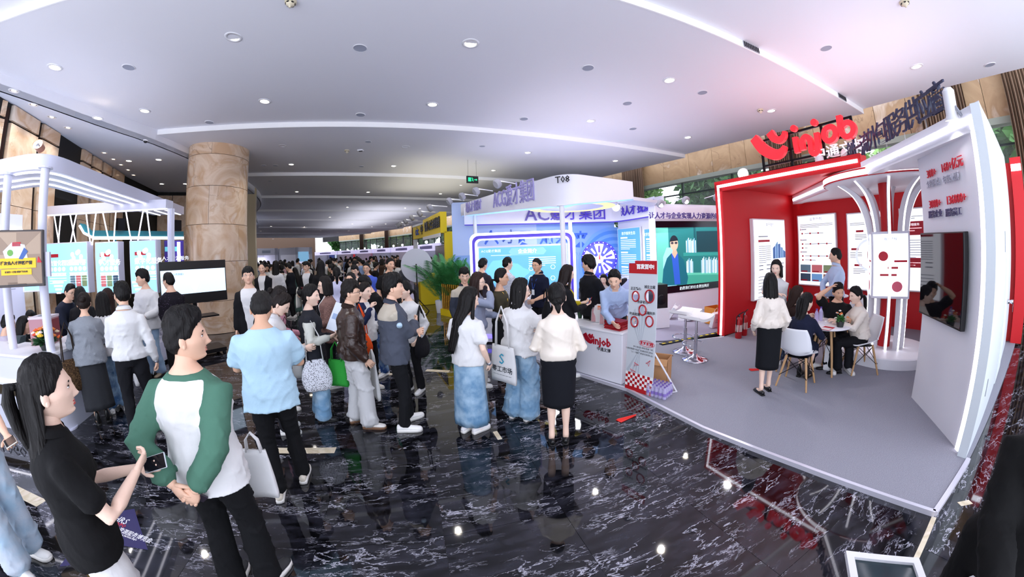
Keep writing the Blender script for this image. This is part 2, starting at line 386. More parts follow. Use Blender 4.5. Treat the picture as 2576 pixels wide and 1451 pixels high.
def fold(me,amp,seed,sc=1.0,wt=None):
 n=len(me.vertices);v=np.empty(n*3);me.vertices.foreach_get('co',v);v=v.reshape(-1,3);nn=np.empty(n*3);me.vertices.foreach_get('normal',nn);nn=nn.reshape(-1,3)
 r=np.random.default_rng(seed);h=np.zeros(n)
 for k in range(8):
  d=r.normal(size=3);d[2]*=.7;d=d/np.linalg.norm(d)*r.uniform(14,46)*sc;s_=np.sin(v@d+r.uniform(0,6)+1.6*np.sin(v@(r.normal(size=3)*9)+k));g=np.clip(np.sin(v@(r.normal(size=3)*7)+k*2)+.35,0,1)
  h+=((1-abs(s_))**2*1.5-.5)*g*20/np.linalg.norm(d)
 me.vertices.foreach_set('co',(v+nn*(np.clip(h,-.35,9)*amp*2.2*(1 if wt is None else wt(v)))[:,None]).ravel());me.update()
PEOPLE={}
def person(key,pos,az,h=1.7,sex='m',z0=0.0,label='',group=None,skin=0,fine=False,vox=None,lean=0,side=0,tw=0,head=(0,0,0),pel=(0,0,.93),rh=(.23,.06,.82),lh=(-.23,.06,.82),rpole=(.5,-1,-.2),lpole=(-.5,-1,-.2),rf=(.10,.02,0,6),lf=(-.10,-.02,0,-6),rcurl=.55,lcurl=.55,rn=None,ln=None,rd=None,ld=None,top=None,bot=None,hair=('short','14110f'),shoes=('sneaker','e8e8e6'),glasses=None,mask=None,collar=None,extras=None,bulk=1.0,knee=None,name='person',hands=True,shoe_sole=None,category='person'):
 """a whole figure: body (with head and hands) in one mesh; clothes, hair, shoes, glasses its parts"""
 s=h/1.70;root=empty(name,(pos[0],pos[1],z0),-rad(az),label,category,group)
 dist=math.hypot(pos[0],pos[1]);vox=vox or(.010 if dist<2.4 else(.0125 if fine else(.014 if dist<6 else .019)))
 f=sex=='f';sk=skinmat(skin)
 if bot and bot.get('t')=='skirt' and rf[0]==.10 and lf[0]==-.10:rf=(.068,)+tuple(rf[1:]);lf=(-.068,)+tuple(lf[1:])
 top=dict(dict(c='ffffff',sl='long',hem=.80,fit=.016,kind='cloth'),**(top or{}));bot=dict(dict(t='pants',c='16161a',w=.055,hem=.07,kind='cloth'),**(bot or{}))
 pel=V3(pel);la,sa_,ta=rad(lean),rad(side),rad(tw)
 up=nrm(V3(math.sin(sa_),math.sin(la),math.cos(la)))
 def fr_at(z):
  q=min(max(z/.45,0),1)*ta;r0=V3(math.cos(q),-math.sin(q),0);r0=nrm(r0-up*(r0@up));return r0,np.cross(up,r0)
 def tp(x,y,z):r_,f_=fr_at(z);return pel+up*z+r_*x+f_*y
 B=bulk
 if f:TR=[(-.11,.10,.085),(-.03,.168,.112),(.03,.172,.112),(.09,.150,.098),(.16,.122,.086),(.24,.134,.096),(.33,.148,.116),(.39,.146,.104),(.44,.128,.082),(.485,.078,.064),(.53,.050,.052)]
 else:TR=[(-.11,.10,.085),(-.03,.160,.112),(.03,.162,.110),(.09,.150,.102),(.17,.142,.098),(.25,.156,.108),(.34,.170,.118),(.40,.168,.110),(.45,.146,.088),(.495,.092,.072),(.53,.060,.062)]
 TR=[(z,rx*(B if z<.44 else 1+(B-1)*.5),ry*(B if z<.44 else 1+(B-1)*.5))for z,rx,ry in TR]
 def torso(L,add,z_from=-.2,z_to=1,belly=0,drape=None):
  t=np.arange(24)*2*PI/24;rs=[]
  for z,rx,ry in TR:
   if z<z_from-1e-6 or z>z_to+1e-6:continue
   a=add(z)if callable(add)else add;r_,f_=fr_at(z);c=pel+up*z
   X=np.cos(t)*(rx+a);Y=np.sin(t)*(ry+a);X=np.sign(X)*abs(X)**.9*(rx+a)**.1;Y=Y+(.012*np.clip(np.sin(t),0,1)*(f and .28<z<.40))+.010*(z>.3)*np.sin(t)*0
   rs.append(c+np.outer(X,r_)+np.outer(Y,f_))
  if rs:L.rings(rs)
  return rs
 sx_=(.143 if f else .166)*(1+(B-1)*.6);SH={1:tp(sx_,-.005,.402),-1:tp(-sx_,-.005,.402)}
 arms={}
 for sd,T,pole in((1,rh,rpole),(-1,lh,lpole)):
  El,Wr=ik(SH[sd],V3(T),.285,.250,pole);arms[sd]=(SH[sd],El,Wr)
 legs={}
 for sd,ft in((1,rf),(-1,lf)):
  r_,f_=fr_at(0);hp=pel+V3(r_[0],r_[1],r_[2])*(.088 if bot.get('t','pants')=='pants' else .074)*sd+V3(0,0,-.035)
  A=V3(ft[0],ft[1],ft[2]+.082);yaw=rad(ft[3]);pole=knee[sd]if knee else(math.sin(yaw)*.5,1,.15)
  K,A=ik(hp,A,.415,.405,pole);legs[sd]=(hp,K,A,yaw)
  # ---------------- head and neck
 hy,hp_,hr=[rad(v)for v in head]
 Rh=np.array(Matrix.Rotation(-hy,3,'Z')@Matrix.Rotation(-hp_,3,'X')@Matrix.Rotation(hr,3,'Y'))
 nb=tp(0,-.008,.52);nk=tp(0,.014,.562);hc=nk+Rh@V3(0,.022,.098)
 # ---------------- body
 sl=top['sl'];inner=-.006
 L=Loft();torso(L,lambda z:inner if z<.47 else 0)
 L.tube([tp(0,-.01,.46),nb,nk,nk+Rh@V3(0,.008,.05)],[.07,.056 if not f else .047,.053 if not f else .044,.055 if not f else .046],14)
 for sd in(1,-1):
  S,El,Wr=arms[sd];k=1.0 if not f else .86;k*=1+(B-1)*.6;k2=k*(.86 if sl=='long' else 1)
  L.tube([tp(sd*.085,-.005,.425),S,S+(El-S)*.5,El,El+(Wr-El)*.3,El+(Wr-El)*.7,Wr,Wr+nrm(Wr-El)*.01],[.034,.043*k2,.045*k2,.039*k2,.041*k2,.033*k2,.026*k,.024*k],12)
  hp,K,A,yaw=legs[sd]
  cb=hp+(K-hp)*.02;mid=K+(A-K)*.33;back=V3(-math.sin(yaw),-math.cos(yaw),0)*.012
  kk=(1 if not f else .93)*(1 if bot['t']=='pants' else .9);dn=0 if bot['t']=='skirt' or bot['t']=='shorts' else-.014;kk*=.82 if bot['t']=='pants' else 1
  L.tube([hp+V3(0,0,.03),hp+(K-hp)*.25,hp+(K-hp)*.65,K,mid+back,K+(A-K)*.75,A],[.085+dn,.083*kk+dn,.066*kk+dn,.053*kk,.056*kk,.039*kk,.036],12)
  if bot['t']!='pants':L.tube([A+V3(0,0,.0),A+rotz((0,.03,-.045),-yaw),A+rotz((0,.11,-.058),-yaw)],[.035,.034,.028],8)
 out=dict(root=root,s=s)
 def W(p):q=rotz(V3(p)*s,-rad(az));return Vector((pos[0]+q[0],pos[1]+q[1],z0+q[2]))
 out['W']=W;out['tp']=tp;out['arms']=arms
 acc=Acc();add_head(acc,sex,Rh,hc,fine)
 for sd,curl,nv,dv,nm in((1,rcurl,rn,rd,'R'),(-1,lcurl,ln,ld,'L')):
  S,El,Wr=arms[sd];d=nrm(Wr-El)if dv is None else nrm(V3(dv));n=V3(-sd,.15,0)if nv is None else V3(nv)
  if abs(nrm(n)@d)>.95:n=V3(0,0,-1)if nv is None else n+V3(0.2,.3,.1)
  hp_w,hd,hn,ha=hand(acc,Wr,d,n,curl,s,fine,sd);out[nm]=(W(hp_w),Vector(rotz(hd,-rad(az))),Vector(rotz(hn,-rad(az))),Vector(rotz(ha,-rad(az))))
 hm=hairmat(hair[1])
 def part(nm,me,mats,lab=None,T=True):
  mi=np.empty(len(me.polygons),np.int32);me.polygons.foreach_get('material_index',mi);me.materials.clear()
  for m in mats:me.materials.append(m)
  me.polygons.foreach_set('material_index',mi)
  o=bpy.data.objects.new(nm,me);COL.objects.link(o);o.parent=root;o.scale=(s,s,s);tag(o,lab);return o
 def body_done(me,acc=acc):
  hm_=acc.mesh('head',[sk]);bm=bmesh.new();bm.from_mesh(me);bm.from_mesh(hm_);bm.to_mesh(me);bm.free();bpy.data.meshes.remove(hm_);me.name='body';me.shade_smooth()
  part('body',me,[sk,LIP[sex],EYEW,EYED,hm])
 remesh(L,vox,3,body_done)
 # ---------------- clothes
 hem=top['hem']-.93;fit=top['fit'];seed=abs(hash(key))%9999 if False else sum(ord(c)*(i+7)for i,c in enumerate(key))
 if top.get('sl')!='none':
  L=Loft();zt=top.get('neck',.503)
  zs=sorted([z for z,_,_ in TR if hem<=z<=zt])
  rs=[];t=np.arange(26)*2*PI/26
  def ring(z,ex):
   rx=np.interp(z,[a[0]for a in TR],[a[1]for a in TR]);ry=np.interp(z,[a[0]for a in TR],[a[2]for a in TR])
   if z<-.03:rx,ry=TR[1][1],TR[1][2]
   if z<.04 and bot['t']=='pants':rx=max(rx,.186+(bot['w']>.085)*.008);ry=max(ry,.118)
   if fit>.02 and-.03<z<.30:
    rx=max(rx,.140 if f else .160);ry=max(ry,.104)
   r_,f_=fr_at(z);c=pel+up*z
   if z<-.05 and pel[2]>.7:c=c+V3(0,0,0)
   X=np.cos(t)*(rx+ex);Y=np.sin(t)*(ry+ex)+(.013*np.clip(np.sin(t),0,1)if(f and .28<z<.42)else 0)
   return c+np.outer(X,r_)+np.outer(Y,f_)
  zlist=[hem]+[z for z in np.linspace(-.10,.44,9)if hem+.02<z]+[.468,zt]
  for z in zlist:
   ex=fit if z<.40 else(fit*.6 if z<.46 else .010)
   if z==hem and top.get('flare'):ex+=top['flare']
   if top.get('blouse')and z==zlist[1]:ex+=.022
   rs.append(ring(z,ex))
  L.rings(rs)
  sf=top.get('sfit',fit*.7+.003)
  if sl in('long','short','elbow'):
   for sd in(1,-1):
    S,El,Wr=arms[sd];k=1.0 if not f else .88;k*=1+(B-1)*.6
    i0=tp(sd*.085,-.005,.427)
    if sl=='long':
     cw=top.get('cuff',.032);L.tube([i0,S,S+(El-S)*.5,El,El+(Wr-El)*.45,El+(Wr-El)*.86,El+(Wr-El)*.97],[.04,(.046+sf)*k,(.044+sf)*k,(.040+sf)*k,(.038+sf)*k,(.031+sf)*k,cw],14)
    elif sl=='elbow':L.tube([i0,S,S+(El-S)*.5,S+(El-S)*.98],[.04,(.048+sf)*k,(.052+sf)*k,(.056+sf)*k],14)
    else:L.tube([i0,S,S+(El-S)*.35,S+(El-S)*.68],[.04,(.048+sf)*k,(.052+sf)*k,(.058+sf)*k],14)
  cm=fabric(top['c'],top.get('kind','cloth'));mats=[cm]+[fabric(*c)if isinstance(c,tuple)else fabric(c)for c in top.get('cols',[])]
  fn=top.get('fn')
  if top.get('open'):
   ic,hw=top['open'];mats.append(fabric(ic));kx=len(mats)-1
   fn0=fn;fn=lambda q:kx if(q[1]>.03 and abs(q[0])<hw*(.35+.9*min(max((q[2]-(-.1))/.55,0),1))and q[2]>top.get('openz',-1)and q[2]<.52)else(fn0(q)if fn0 else 0)
  def top_done(me):
   fold(me,top.get('fold',.0035),seed,wt=lambda v:np.clip((.43-(v-pel)@up)/.12,.12,1));n=len(me.vertices);me.name='shirt'
   if fn:
    c=np.empty(n*3);me.vertices.foreach_get('co',c);c=c.reshape(-1,3)-pel;r_,f_=fr_at(.3)
    q=np.c_[c@r_,c@np.cross(up,r_),c@up];A={sd:[a-pel for a in arms[sd]]for sd in(1,-1)}
    # distance from each arm, for sleeve colours
    def seg(a,b):ab=b-a;t_=np.clip((c-a)@ab/(ab@ab),0,1);return np.linalg.norm(c-a-np.outer(t_,ab),axis=1)
    da=np.minimum.reduce([np.minimum(seg(A[k][0],A[k][1]),seg(A[k][1],A[k][2]))for k in(1,-1)])
    cls=np.array([int(fn(tuple(a)+(d_,)))for a,d_ in zip(q,da)]);ed=np.empty(len(me.edges)*2,np.int32);me.edges.foreach_get('vertices',ed);ed=ed.reshape(-1,2);cnt=np.bincount(ed.ravel(),minlength=n)+1.0
    for k in range(1,len(mats)):
     v=(cls==k).astype(float)
     for _ in range(4):v=(v+np.bincount(ed[:,0],v[ed[:,1]],n)+np.bincount(ed[:,1],v[ed[:,0]],n))/cnt
     me.attributes.new('mask%d'%k,'FLOAT','POINT').data.foreach_set('value',v)
    mats[:]=[mixed(top,mats)]
   me.shade_smooth();part(top.get('name','shirt'),me,mats)
  remesh(L,vox*1.2,4,top_done)
 bm_=fabric(bot['c'],bot.get('kind','cloth'))
 if bot['t']in('pants','shorts'):
  L=Loft();ring_add=.010 if fit<.014 or top['hem']>.9 else .006
  torso(L,ring_add,-.2,bot.get('waist',.10));w=bot['w']
  for sd in(1,-1):
   hp,K,A,yaw=legs[sd]
   if bot['t']=='shorts':L.tube([hp+V3(0,0,.04),hp+(K-hp)*.3,hp+(K-hp)*bot.get('len',1.0)],[.098,.098,.09],14);continue
   A2=K+(A-K)*min(1.0,(K[2]-bot['hem'])/max(K[2]-A[2],.05))if abs(K[2]-A[2])>.1 else A
   L.tube([hp+V3(0,0,.04),hp+(K-hp)*.3,hp+(K-hp)*.7,K,K+(A2-K)*.35,K+(A2-K)*.8,A2],[.086,.090+max(0,(w-.06)*.35),max(.078,w*.95),max(.066,w*.92),max(.066,w*.95),w,w*1.03],14)
  def bot_done(me):fold(me,bot.get('fold',.0035),seed+3);me.name='trousers';me.shade_smooth();part('trousers',me,[bm_])
  remesh(L,vox*1.2,3,bot_done)
 else:
  L=Loft();t=np.arange(40)*2*PI/40;rs=[];zh=bot['hem'];wz=bot.get('waist',.14)
  hr_,fl=bot.get('hip',.012),bot.get('w',.17);ry=bot.get('d',.125)
  if pel[2]>.7:
   c0=(V3(legs[1][2])+V3(legs[-1][2]))/2
   for q in np.linspace(0,1,14):
    z=wz+(zh-.93-wz)*q;zz=z
    if z>-.06:rx=np.interp(z,[a[0]for a in TR],[a[1]for a in TR])+hr_;y_=np.interp(z,[a[0]for a in TR],[a[2]for a in TR])+hr_
    else:k=(z+.06)/(zh-.93+.06);rx=TR[1][1]+hr_+(fl-TR[1][1]-hr_)*k;y_=TR[1][2]+hr_+(ry-TR[1][2]-hr_)*k
    cc=pel+up*z if z>0 else pel+V3(0,0,z);k=max(0,-z/.9);cc=cc+V3((c0-pel)[0],(c0-pel)[1],0)*k*.8
    fo=bot.get('folds',0)*(q**1.5);wv=1+fo*np.sin(t*9+seed)+fo*.6*np.sin(t*14+2*q)
    r_,f_=fr_at(0);rs.append(cc+np.outer(np.cos(t)*rx*wv,r_)+np.outer(np.sin(t)*y_*wv,f_))
   rs.append(rs[-1]*.9+(pel+V3(0,0,zh-.93+.06))*.1)
   L.rings(rs);a=Acc();a.loft(L);me=a.mesh('skirt',[bm_]);part('skirt',me,[bm_])
  else:
   torso(L,.012,-.2,.12);km=(legs[1][1]+legs[-1][1])/2;hm2=(legs[1][0]+legs[-1][0])/2;e=bot.get('len',1.15)
   ps=[hm2+V3(0,0,.02),hm2+(km-hm2)*.5,km+nrm(km-hm2)*.05];rr=[.18,.17,.155]
   if e>1.1:ps.append(km+nrm(km-hm2)*.06+V3(0,0,-.12*(e-1)*6));rr.append(.15)
   L.tube(ps,rr,20,fl=[.6,.55,.5,.5][:len(ps)],side=(1,0,0))
   remesh(L,vox*1.2,3,lambda me:(setattr(me,'name','skirt'),me.shade_smooth(),part('skirt',me,[bm_])))
   # ---------------- shoes
 kind,sc=shoes[0],shoes[1]
 for sd in(1,-1):
  hp,K,A,yaw=legs[sd];ft=(rf if sd==1 else lf);heel=.045 if kind=='heel' else 0
  o=V3(A[0],A[1],max(A[2]-.082,0));k=.92 if f else 1.0;pitch=ft[4]if len(ft)>4 else 0
  U=Loft();t=np.arange(14)*2*PI/14;rs=[]
  low=kind in('loafer','heel')
  prof=[(-.085,.020,.045),(-.075,.031,.068),(-.03,.035,.080),(.03,.038,.070),(.09,.044,.052),(.14,.045,.042),(.175,.036,.034),(.192,.020,.024)]
  if low:prof=[(-.08,.018,.050),(-.07,.029,.060),(-.03,.033,.058),(.03,.038,.050),(.09,.042,.040),(.14,.041,.034),(.175,.03,.028),(.19,.014,.02)]
  if kind=='boot':prof=[(a,b_*1.05,c_+(.11 if a<.02 else(.05 if a<.05 else 0.0)))for a,b_,c_ in prof]
  base=.018 if kind in('sneaker','boot')else .008
  def place(x,y,z):return rotz(V3(x,y*math.cos(pitch)+z*math.sin(pitch),-y*math.sin(pitch)*1+z*math.cos(pitch)),-yaw)+o
  for y,wd,hh in prof:
   X=np.cos(t)*wd*k;Z=base+heel*max(0,(0.1-y)/.18)+(np.sin(t)*.5+.5)*hh
   rs.append(np.array([place(a,y*k,b_)for a,b_ in zip(X*(1-.35*np.clip((np.sin(t)),0,1)),Z)]))
  U.rings(rs);a=Acc();a.loft(U);so=part('shoe',a.mesh('shoe',[sk]),[mat('shoe_'+sc,sc,.28 if kind in('loafer','heel','boot')else .6)])
  Sx=Loft();ol=[(-.088,.012),(-.08,.033),(-.03,.037),(.03,.040),(.09,.047),(.14,.048),(.178,.038),(.197,.015)];pts=[(w_*k,y_*k)for y_,w_ in ol]+[(-w_*k,y_*k)for y_,w_ in ol[::-1]]
  hh=.026 if kind in('sneaker','boot')else .010
  Sx.rings([np.array([place(x,y,z+heel*max(0,(0.1-y)/.18)-(0 if kind!='heel' else heel*.0))for x,y in pts])for z in(0,hh*.7,hh)])
  if kind in('heel','boot','loafer'):Sx.rings([np.array([place(x,y,z)for x,y in((.026,-.08),(.028,-.03),(-.028,-.03),(-.026,-.08))])for z in(0,heel+.012)])
  a=Acc();a.loft(Sx);so2=bpy.data.objects.new('sole',a.mesh('sole',[mat('sole_'+(shoe_sole or('e6e4df' if kind=='sneaker' else '0c0c0d')),shoe_sole or('e6e4df' if kind=='sneaker' else '0c0c0d'),.6)]));COL.objects.link(so2);so2.parent=so
  # ---------------- hair, glasses, mask
 a=Acc();make_hair(a,hair[0],sex,Rh,hc,fine or dist<6)
 part('hair',a.mesh('hair',[hm]),[hm])
 if glasses:
  g=Loft();
  for sx in(-1,1):
   q=[V3(sx*.033+.0215*math.cos(t_),.098-.004*abs(math.cos(t_))+.003,.000+.019*math.sin(t_))for t_ in np.linspace(0,2*PI,17)]
   g.tube(q,[.0016]*17,5);g.tube([V3(sx*.055,.094,.006),V3(sx*.078,.06,.006),V3(sx*.082,-.01,.002)],[.0016]*3,5)
  g.tube([V3(-.012,.104,.004),V3(0,.107,.007),V3(.012,.104,.004)],[.0015]*3,5)
  a=Acc();a.add(xf(np.concatenate(g.v),Rh,hc),g.f);part('glasses',a.mesh('glasses',[sk]),[mat('frame_'+glasses,glasses,.3,metal=.3)])
 if mask:
  P,TH,PH=headgrid(40,34,sex);Q=P+nrm_field(P)*.007;mk=((abs(TH)<1.25)&(P[...,2]<-.014+.012*(abs(P[...,0])<.02))&(PH>-1.25)).ravel()
  a=Acc();a.add(xf(Q,Rh,hc),gridfaces(34,40,mk));part('face_mask',a.mesh('mask',[sk]),[mat('mask_'+mask,mask,.8)])
 if collar:
  U=Loft();t=np.linspace(.55,2*PI-.55,22);rs=[]
  for zo,r0,r1 in((.500,.078,.070),(.545,.067,.060),(.520,.085,.078),(.497,.088,.082)):
   rs.append(np.array([tp(r0*math.sin(q),r1*math.cos(q)-.004,zo+(-.018*math.cos(q)if True else 0))for q in t]))
  fc=[]
  for i in range(3):
   for j in range(21):fc.append((i*22+j,i*22+j+1,(i+1)*22+j+1,(i+1)*22+j))
  a=Acc();a.add(np.concatenate(rs),fc);part('collar',a.mesh('collar',[sk]),[fabric(collar)])
 out['hc']=W(hc);out['hdir']=Vector(rotz(Rh@V3(0,1,0),-rad(az)))
 def strip(nm,pts,r,m,flat=.3,lab=None):
  U=Loft();U.tube([tp(*p)for p in pts],[r]*len(pts),6,fl=[flat]*len(pts),side=(1,0,0));a=Acc();a.loft(U);return part(nm,a.mesh(nm,[m]),[m],lab)
 out['strip']=strip;out['part']=part;out['az']=az
 PEOPLE[key]=out
 return out
def mixed(top,mats):
 nm='mix_'+'_'.join(m.name for m in mats)
 if nm in MATS:return MATS[nm]
 m=mats[0].copy();m.name=nm;MATS[nm]=m;nt,b,N,L=nodes(m);i=b.inputs['Base Color'];src=i.links[0].from_socket if i.is_linked else None;c0=tuple(i.default_value)
 for k in range(1,len(mats)):
  a=N('Attribute',attribute_name='mask%d'%k);g=N('Math',operation='GREATER_THAN');g.inputs[1].default_value=.5;x=N('MixRGB');L(a.outputs['Fac'],g.inputs[0]);L(g.outputs[0],x.inputs[0])
  if src:L(src,x.inputs[1])
  else:x.inputs[1].default_value=c0
  x.inputs[2].default_value=mats[k].node_tree.nodes['Principled BSDF'].inputs['Base Color'].default_value;src=x.outputs[0]
 L(src,i);return m
def lanyard(p,c='1c4fb0',badge='e9eef5',w=.006,y=.145,fem=0):
 m=mat('lanyard_'+c,c,.7);z=.26
 p['strip']('lanyard',[(-.075,-.04,.51),(-.078,.05,.485),(-.06,y-.02,.40),(-.02,y+.005,z),(0,y+.008,z-.03)],w,m);p['strip']('lanyard',[(.075,-.04,.51),(.078,.05,.485),(.06,y-.02,.40),(.02,y+.005,z),(0,y+.008,z-.03)],w,m)
 U=MB();T=Matrix.Translation(Vector(p['tp'](0,y+.012,z-.09)));U.box(-.035,.035,-.003,.003,-.05,.05,T);me=U.mesh('badge',[mat('badge_'+badge,badge,.4)]);p['part']('badge',me,[mat('badge_'+badge,badge,.4)])
 # --- the hall
def catmull(P,n=8):
 P=[np.array(p,float)for p in P];out=[]
 for i in range(len(P)-1):
  p0,p1,p2,p3=P[max(i-1,0)],P[i],P[i+1],P[min(i+2,len(P)-1)]
  for k in range(n):
   t=k/n;out.append(.5*((2*p1)+(-p0+p2)*t+(2*p0-5*p1+4*p2-p3)*t*t+(-p0+3*p1-3*p2+p3)*t**3))
 out.append(P[-1]);return np.array(out)
CE=catmull([(12.3,-4.5),(11.4,-1),(10.35,2.51),(9.1,5.75),(7.74,8.98),(6.69,11.28),(4.18,15.57),(.3,22.5),(-4.1,30),(-8.6,37.2),(-15.8,45.5),(-25,53),(-38,60)],10)
def offset(L,d):
 T=np.gradient(L,axis=0);T/=np.linalg.norm(T,axis=1)[:,None];return L+np.c_[T[:,1],-T[:,0]]*d
WALL=offset(CE,1.0);CURT=offset(CE,.55)
def along(L,px,py=560):
 d=ray(px,py);best=None
 for i in range(len(L)-1):
  p,q=L[i],L[i+1];n=np.array([q[1]-p[1],p[0]-q[0]]);den=n@d[:2]
  if abs(den)<1e-9:continue
  t=(n@p)/den;x=d[:2]*t
  if t>0 and-1e-6<=(x-p)@(q-p)<=(q-p)@(q-p)+1e-6 and(best is None or t<best[0]):best=(t,i+((x-p)@(q-p))/((q-p)@(q-p)),x)
 return best
def marble_black():
 m=mat('black_marble','07070b',0.035,spec=.6);nt,b,N,L=nodes(m);tc=N('TexCoord');oi=N('ObjectInfo');mp=N('Mapping');ad=N('VectorMath',operation='ADD');ml=N('VectorMath',operation='SCALE')
 mp.inputs['Scale'].default_value=(.85,2.9,1);mp.inputs['Rotation'].default_value=(0,0,.25)
 L(oi.outputs['Random'],ml.inputs[0]);ml.inputs['Scale'].default_value=37;L(tc.outputs['Object'],ad.inputs[0]);L(ml.outputs[0],ad.inputs[1]);L(ad.outputs[0],mp.inputs[0])
 wp=N('TexNoise');wp.inputs['Scale'].default_value=3.0;wp.inputs['Detail'].default_value=4;L(mp.outputs[0],wp.inputs['Vector'])
 mx=N('MixRGB',blend_type='ADD');mx.inputs[0].default_value=.32;L(mp.outputs[0],mx.inputs[1]);L(wp.outputs['Color'],mx.inputs[2])
 def vein(sc,lo,det):
  n=N('TexNoise');n.inputs['Scale'].default_value=sc;n.inputs['Detail'].default_value=det;n.inputs['Roughness'].default_value=.62;L(mx.outputs[0],n.inputs['Vector'])
  s=N('Math',operation='SUBTRACT');s.inputs[1].default_value=.5;a=N('Math',operation='ABSOLUTE');L(n.outputs['Fac'],s.inputs[0]);L(s.outputs[0],a.inputs[0])
  r=ramp(N,[(0,'ffffff'),(lo,'000000')]);L(a.outputs[0],r.inputs[0]);return r
 v1,v2=vein(1.7,.010,6),vein(5.5,.020,6);pa=N('TexNoise');pa.inputs['Scale'].default_value=2.4;pa.inputs['Detail'].default_value=3;L(mp.outputs[0],pa.inputs['Vector']);pr=ramp(N,[(.5,'000000'),(.68,'ffffff')]);L(pa.outputs['Fac'],pr.inputs[0])
 m2=N('MixRGB',blend_type='MULTIPLY');m2.inputs[0].default_value=1;L(v2.outputs[0],m2.inputs[1]);L(pr.outputs[0],m2.inputs[2])
 pa2=N('TexNoise');pa2.inputs['Scale'].default_value=1.1;L(mp.outputs[0],pa2.inputs['Vector']);pr2=ramp(N,[(.48,'000000'),(.60,'ffffff')]);L(pa2.outputs['Fac'],pr2.inputs[0]);m0=N('MixRGB',blend_type='MULTIPLY');m0.inputs[0].default_value=1;L(v1.outputs[0],m0.inputs[1]);L(pr2.outputs[0],m0.inputs[2]);m3=N('MixRGB',blend_type='LIGHTEN');m3.inputs[0].default_value=1;L(m0.outputs[0],m3.inputs[1]);L(m2.outputs[0],m3.inputs[2])
 cl=N('TexNoise');cl.inputs['Scale'].default_value=5;cl.inputs['Detail'].default_value=5;L(mx.outputs[0],cl.inputs['Vector']);cr=ramp(N,[(.42,'0a0a0d'),(.72,'2c2c35')]);L(cl.outputs['Fac'],cr.inputs[0])
 m4=N('MixRGB');L(m3.outputs[0],m4.inputs[0]);L(cr.outputs[0],m4.inputs[1]);m4.inputs[2].default_value=lin('b9b9c6');L(m4.outputs[0],b.inputs['Base Color'])
 return m
def marble_beige(name='beige_marble',c0='cfab88',c1='e3cbb0',vein='80583a',sc=1.0,rough=.22):
 m=mat(name,c0,rough);nt,b,N,L=nodes(m);tc=N('TexCoord');oi=N('ObjectInfo');ad=N('VectorMath',operation='ADD');ml=N('VectorMath',operation='SCALE');ml.inputs['Scale'].default_value=21
 L(oi.outputs['Random'],ml.inputs[0]);L(tc.outputs['Object'],ad.inputs[0]);L(ml.outputs[0],ad.inputs[1])
 n=N('TexNoise');n.inputs['Scale'].default_value=1.1*sc;n.inputs['Detail'].default_value=8;n.inputs['Distortion'].default_value=1.2;L(ad.outputs[0],n.inputs['Vector']);r=ramp(N,[(.34,c0),(.5,c1),(.58,c0),(.7,'eadccb')]);L(n.outputs['Fac'],r.inputs[0])
 v=N('TexNoise');v.inputs['Scale'].default_value=.9*sc;v.inputs['Detail'].default_value=5;v.inputs['Distortion'].default_value=1.2;L(ad.outputs[0],v.inputs['Vector'])
 s=N('Math',operation='SUBTRACT');s.inputs[1].default_value=.5;a=N('Math',operation='ABSOLUTE');L(v.outputs['Fac'],s.inputs[0]);L(s.outputs[0],a.inputs[0]);r2=ramp(N,[(0,'ffffff'),(.008,'000000')]);L(a.outputs[0],r2.inputs[0]);k=N('TexNoise');k.inputs['Scale'].default_value=.8;L(ad.outputs[0],k.inputs['Vector']);kr=ramp(N,[(.5,'000000'),(.6,'bbbbbb')]);L(k.outputs['Fac'],kr.inputs[0]);km=N('MixRGB',blend_type='MULTIPLY');km.inputs[0].default_value=1;L(r2.outputs[0],km.inputs[1]);L(kr.outputs[0],km.inputs[2])
 mx=N('MixRGB');L(km.outputs[0],mx.inputs[0]);L(r.outputs[0],mx.inputs[1]);mx.inputs[2].default_value=lin(vein);L(mx.outputs[0],b.inputs['Base Color']);return m
MARB=marble_black();BEIGE=marble_beige();TAN=marble_beige('tan_marble','b0906a','bf9f78','62442a',.75,.5);CREAM=marble_beige('cream_marble','cfc0a0','e3d8bf','9a855c',3)
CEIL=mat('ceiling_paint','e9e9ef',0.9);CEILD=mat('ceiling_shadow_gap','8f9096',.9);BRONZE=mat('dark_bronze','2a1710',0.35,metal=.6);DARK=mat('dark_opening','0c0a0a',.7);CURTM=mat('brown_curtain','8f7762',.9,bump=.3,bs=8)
# floor: a base of the same stone and, where the joints can be seen, every slab by itself
A2,B2=Vector((.960,.280)),Vector((.280,-.960))
fl=structure('floor',MB().box(-60,16,-1.2,66,-.12,-.004),MARB)
slab=MB().box(-.4485,.4485,-.6235,.6235,-.0035,0).mesh('floor_slab',[MARB]);rzs=math.atan2(A2.y,A2.x);nslab=0
for i in range(-9,6):
 for j in range(-9,3):
  c=Vector((-1.16,2.35))+A2*(i*.90)+B2*(j*1.25)
  if c.y<.25 or c.x<-7.2 or c.x>4.5 or c.y>11.5:continue
  if c.x>1.4 and c.y>3.2+.2 and(c.x-1.7)*.874+(c.y-3.5)*.485>.8:continue
  o=bpy.data.objects.new('floor_slab',slab);COL.objects.link(o);o.parent=fl;o.location=(c.x,c.y,0);o.rotation_euler=(0,0,rzs);nslab+=1
def inlay(p,q,wd=.11):
 T=frame(p,q);L_=(Vector(q).xy-Vector(p).xy).length;MB().box(0,L_,-wd/2,wd/2,-.003,.0015,T).build('inlay_strip',CREAM,fl)
inlay(at(656,1132),at(844,1132));inlay(at(0,1212),at(105,1266));inlay(at(726,861),at(760,862),.09);inlay(at(932,938),at(988,941),.1);inlay(at(1072,931),at(1130,934),.1);inlay(at(2350,1300),at(2290,1435),.035)
inlay(at(2413,1268),at(2442,1262),.05);inlay(at(1245,1085),at(1258,1105),.05)
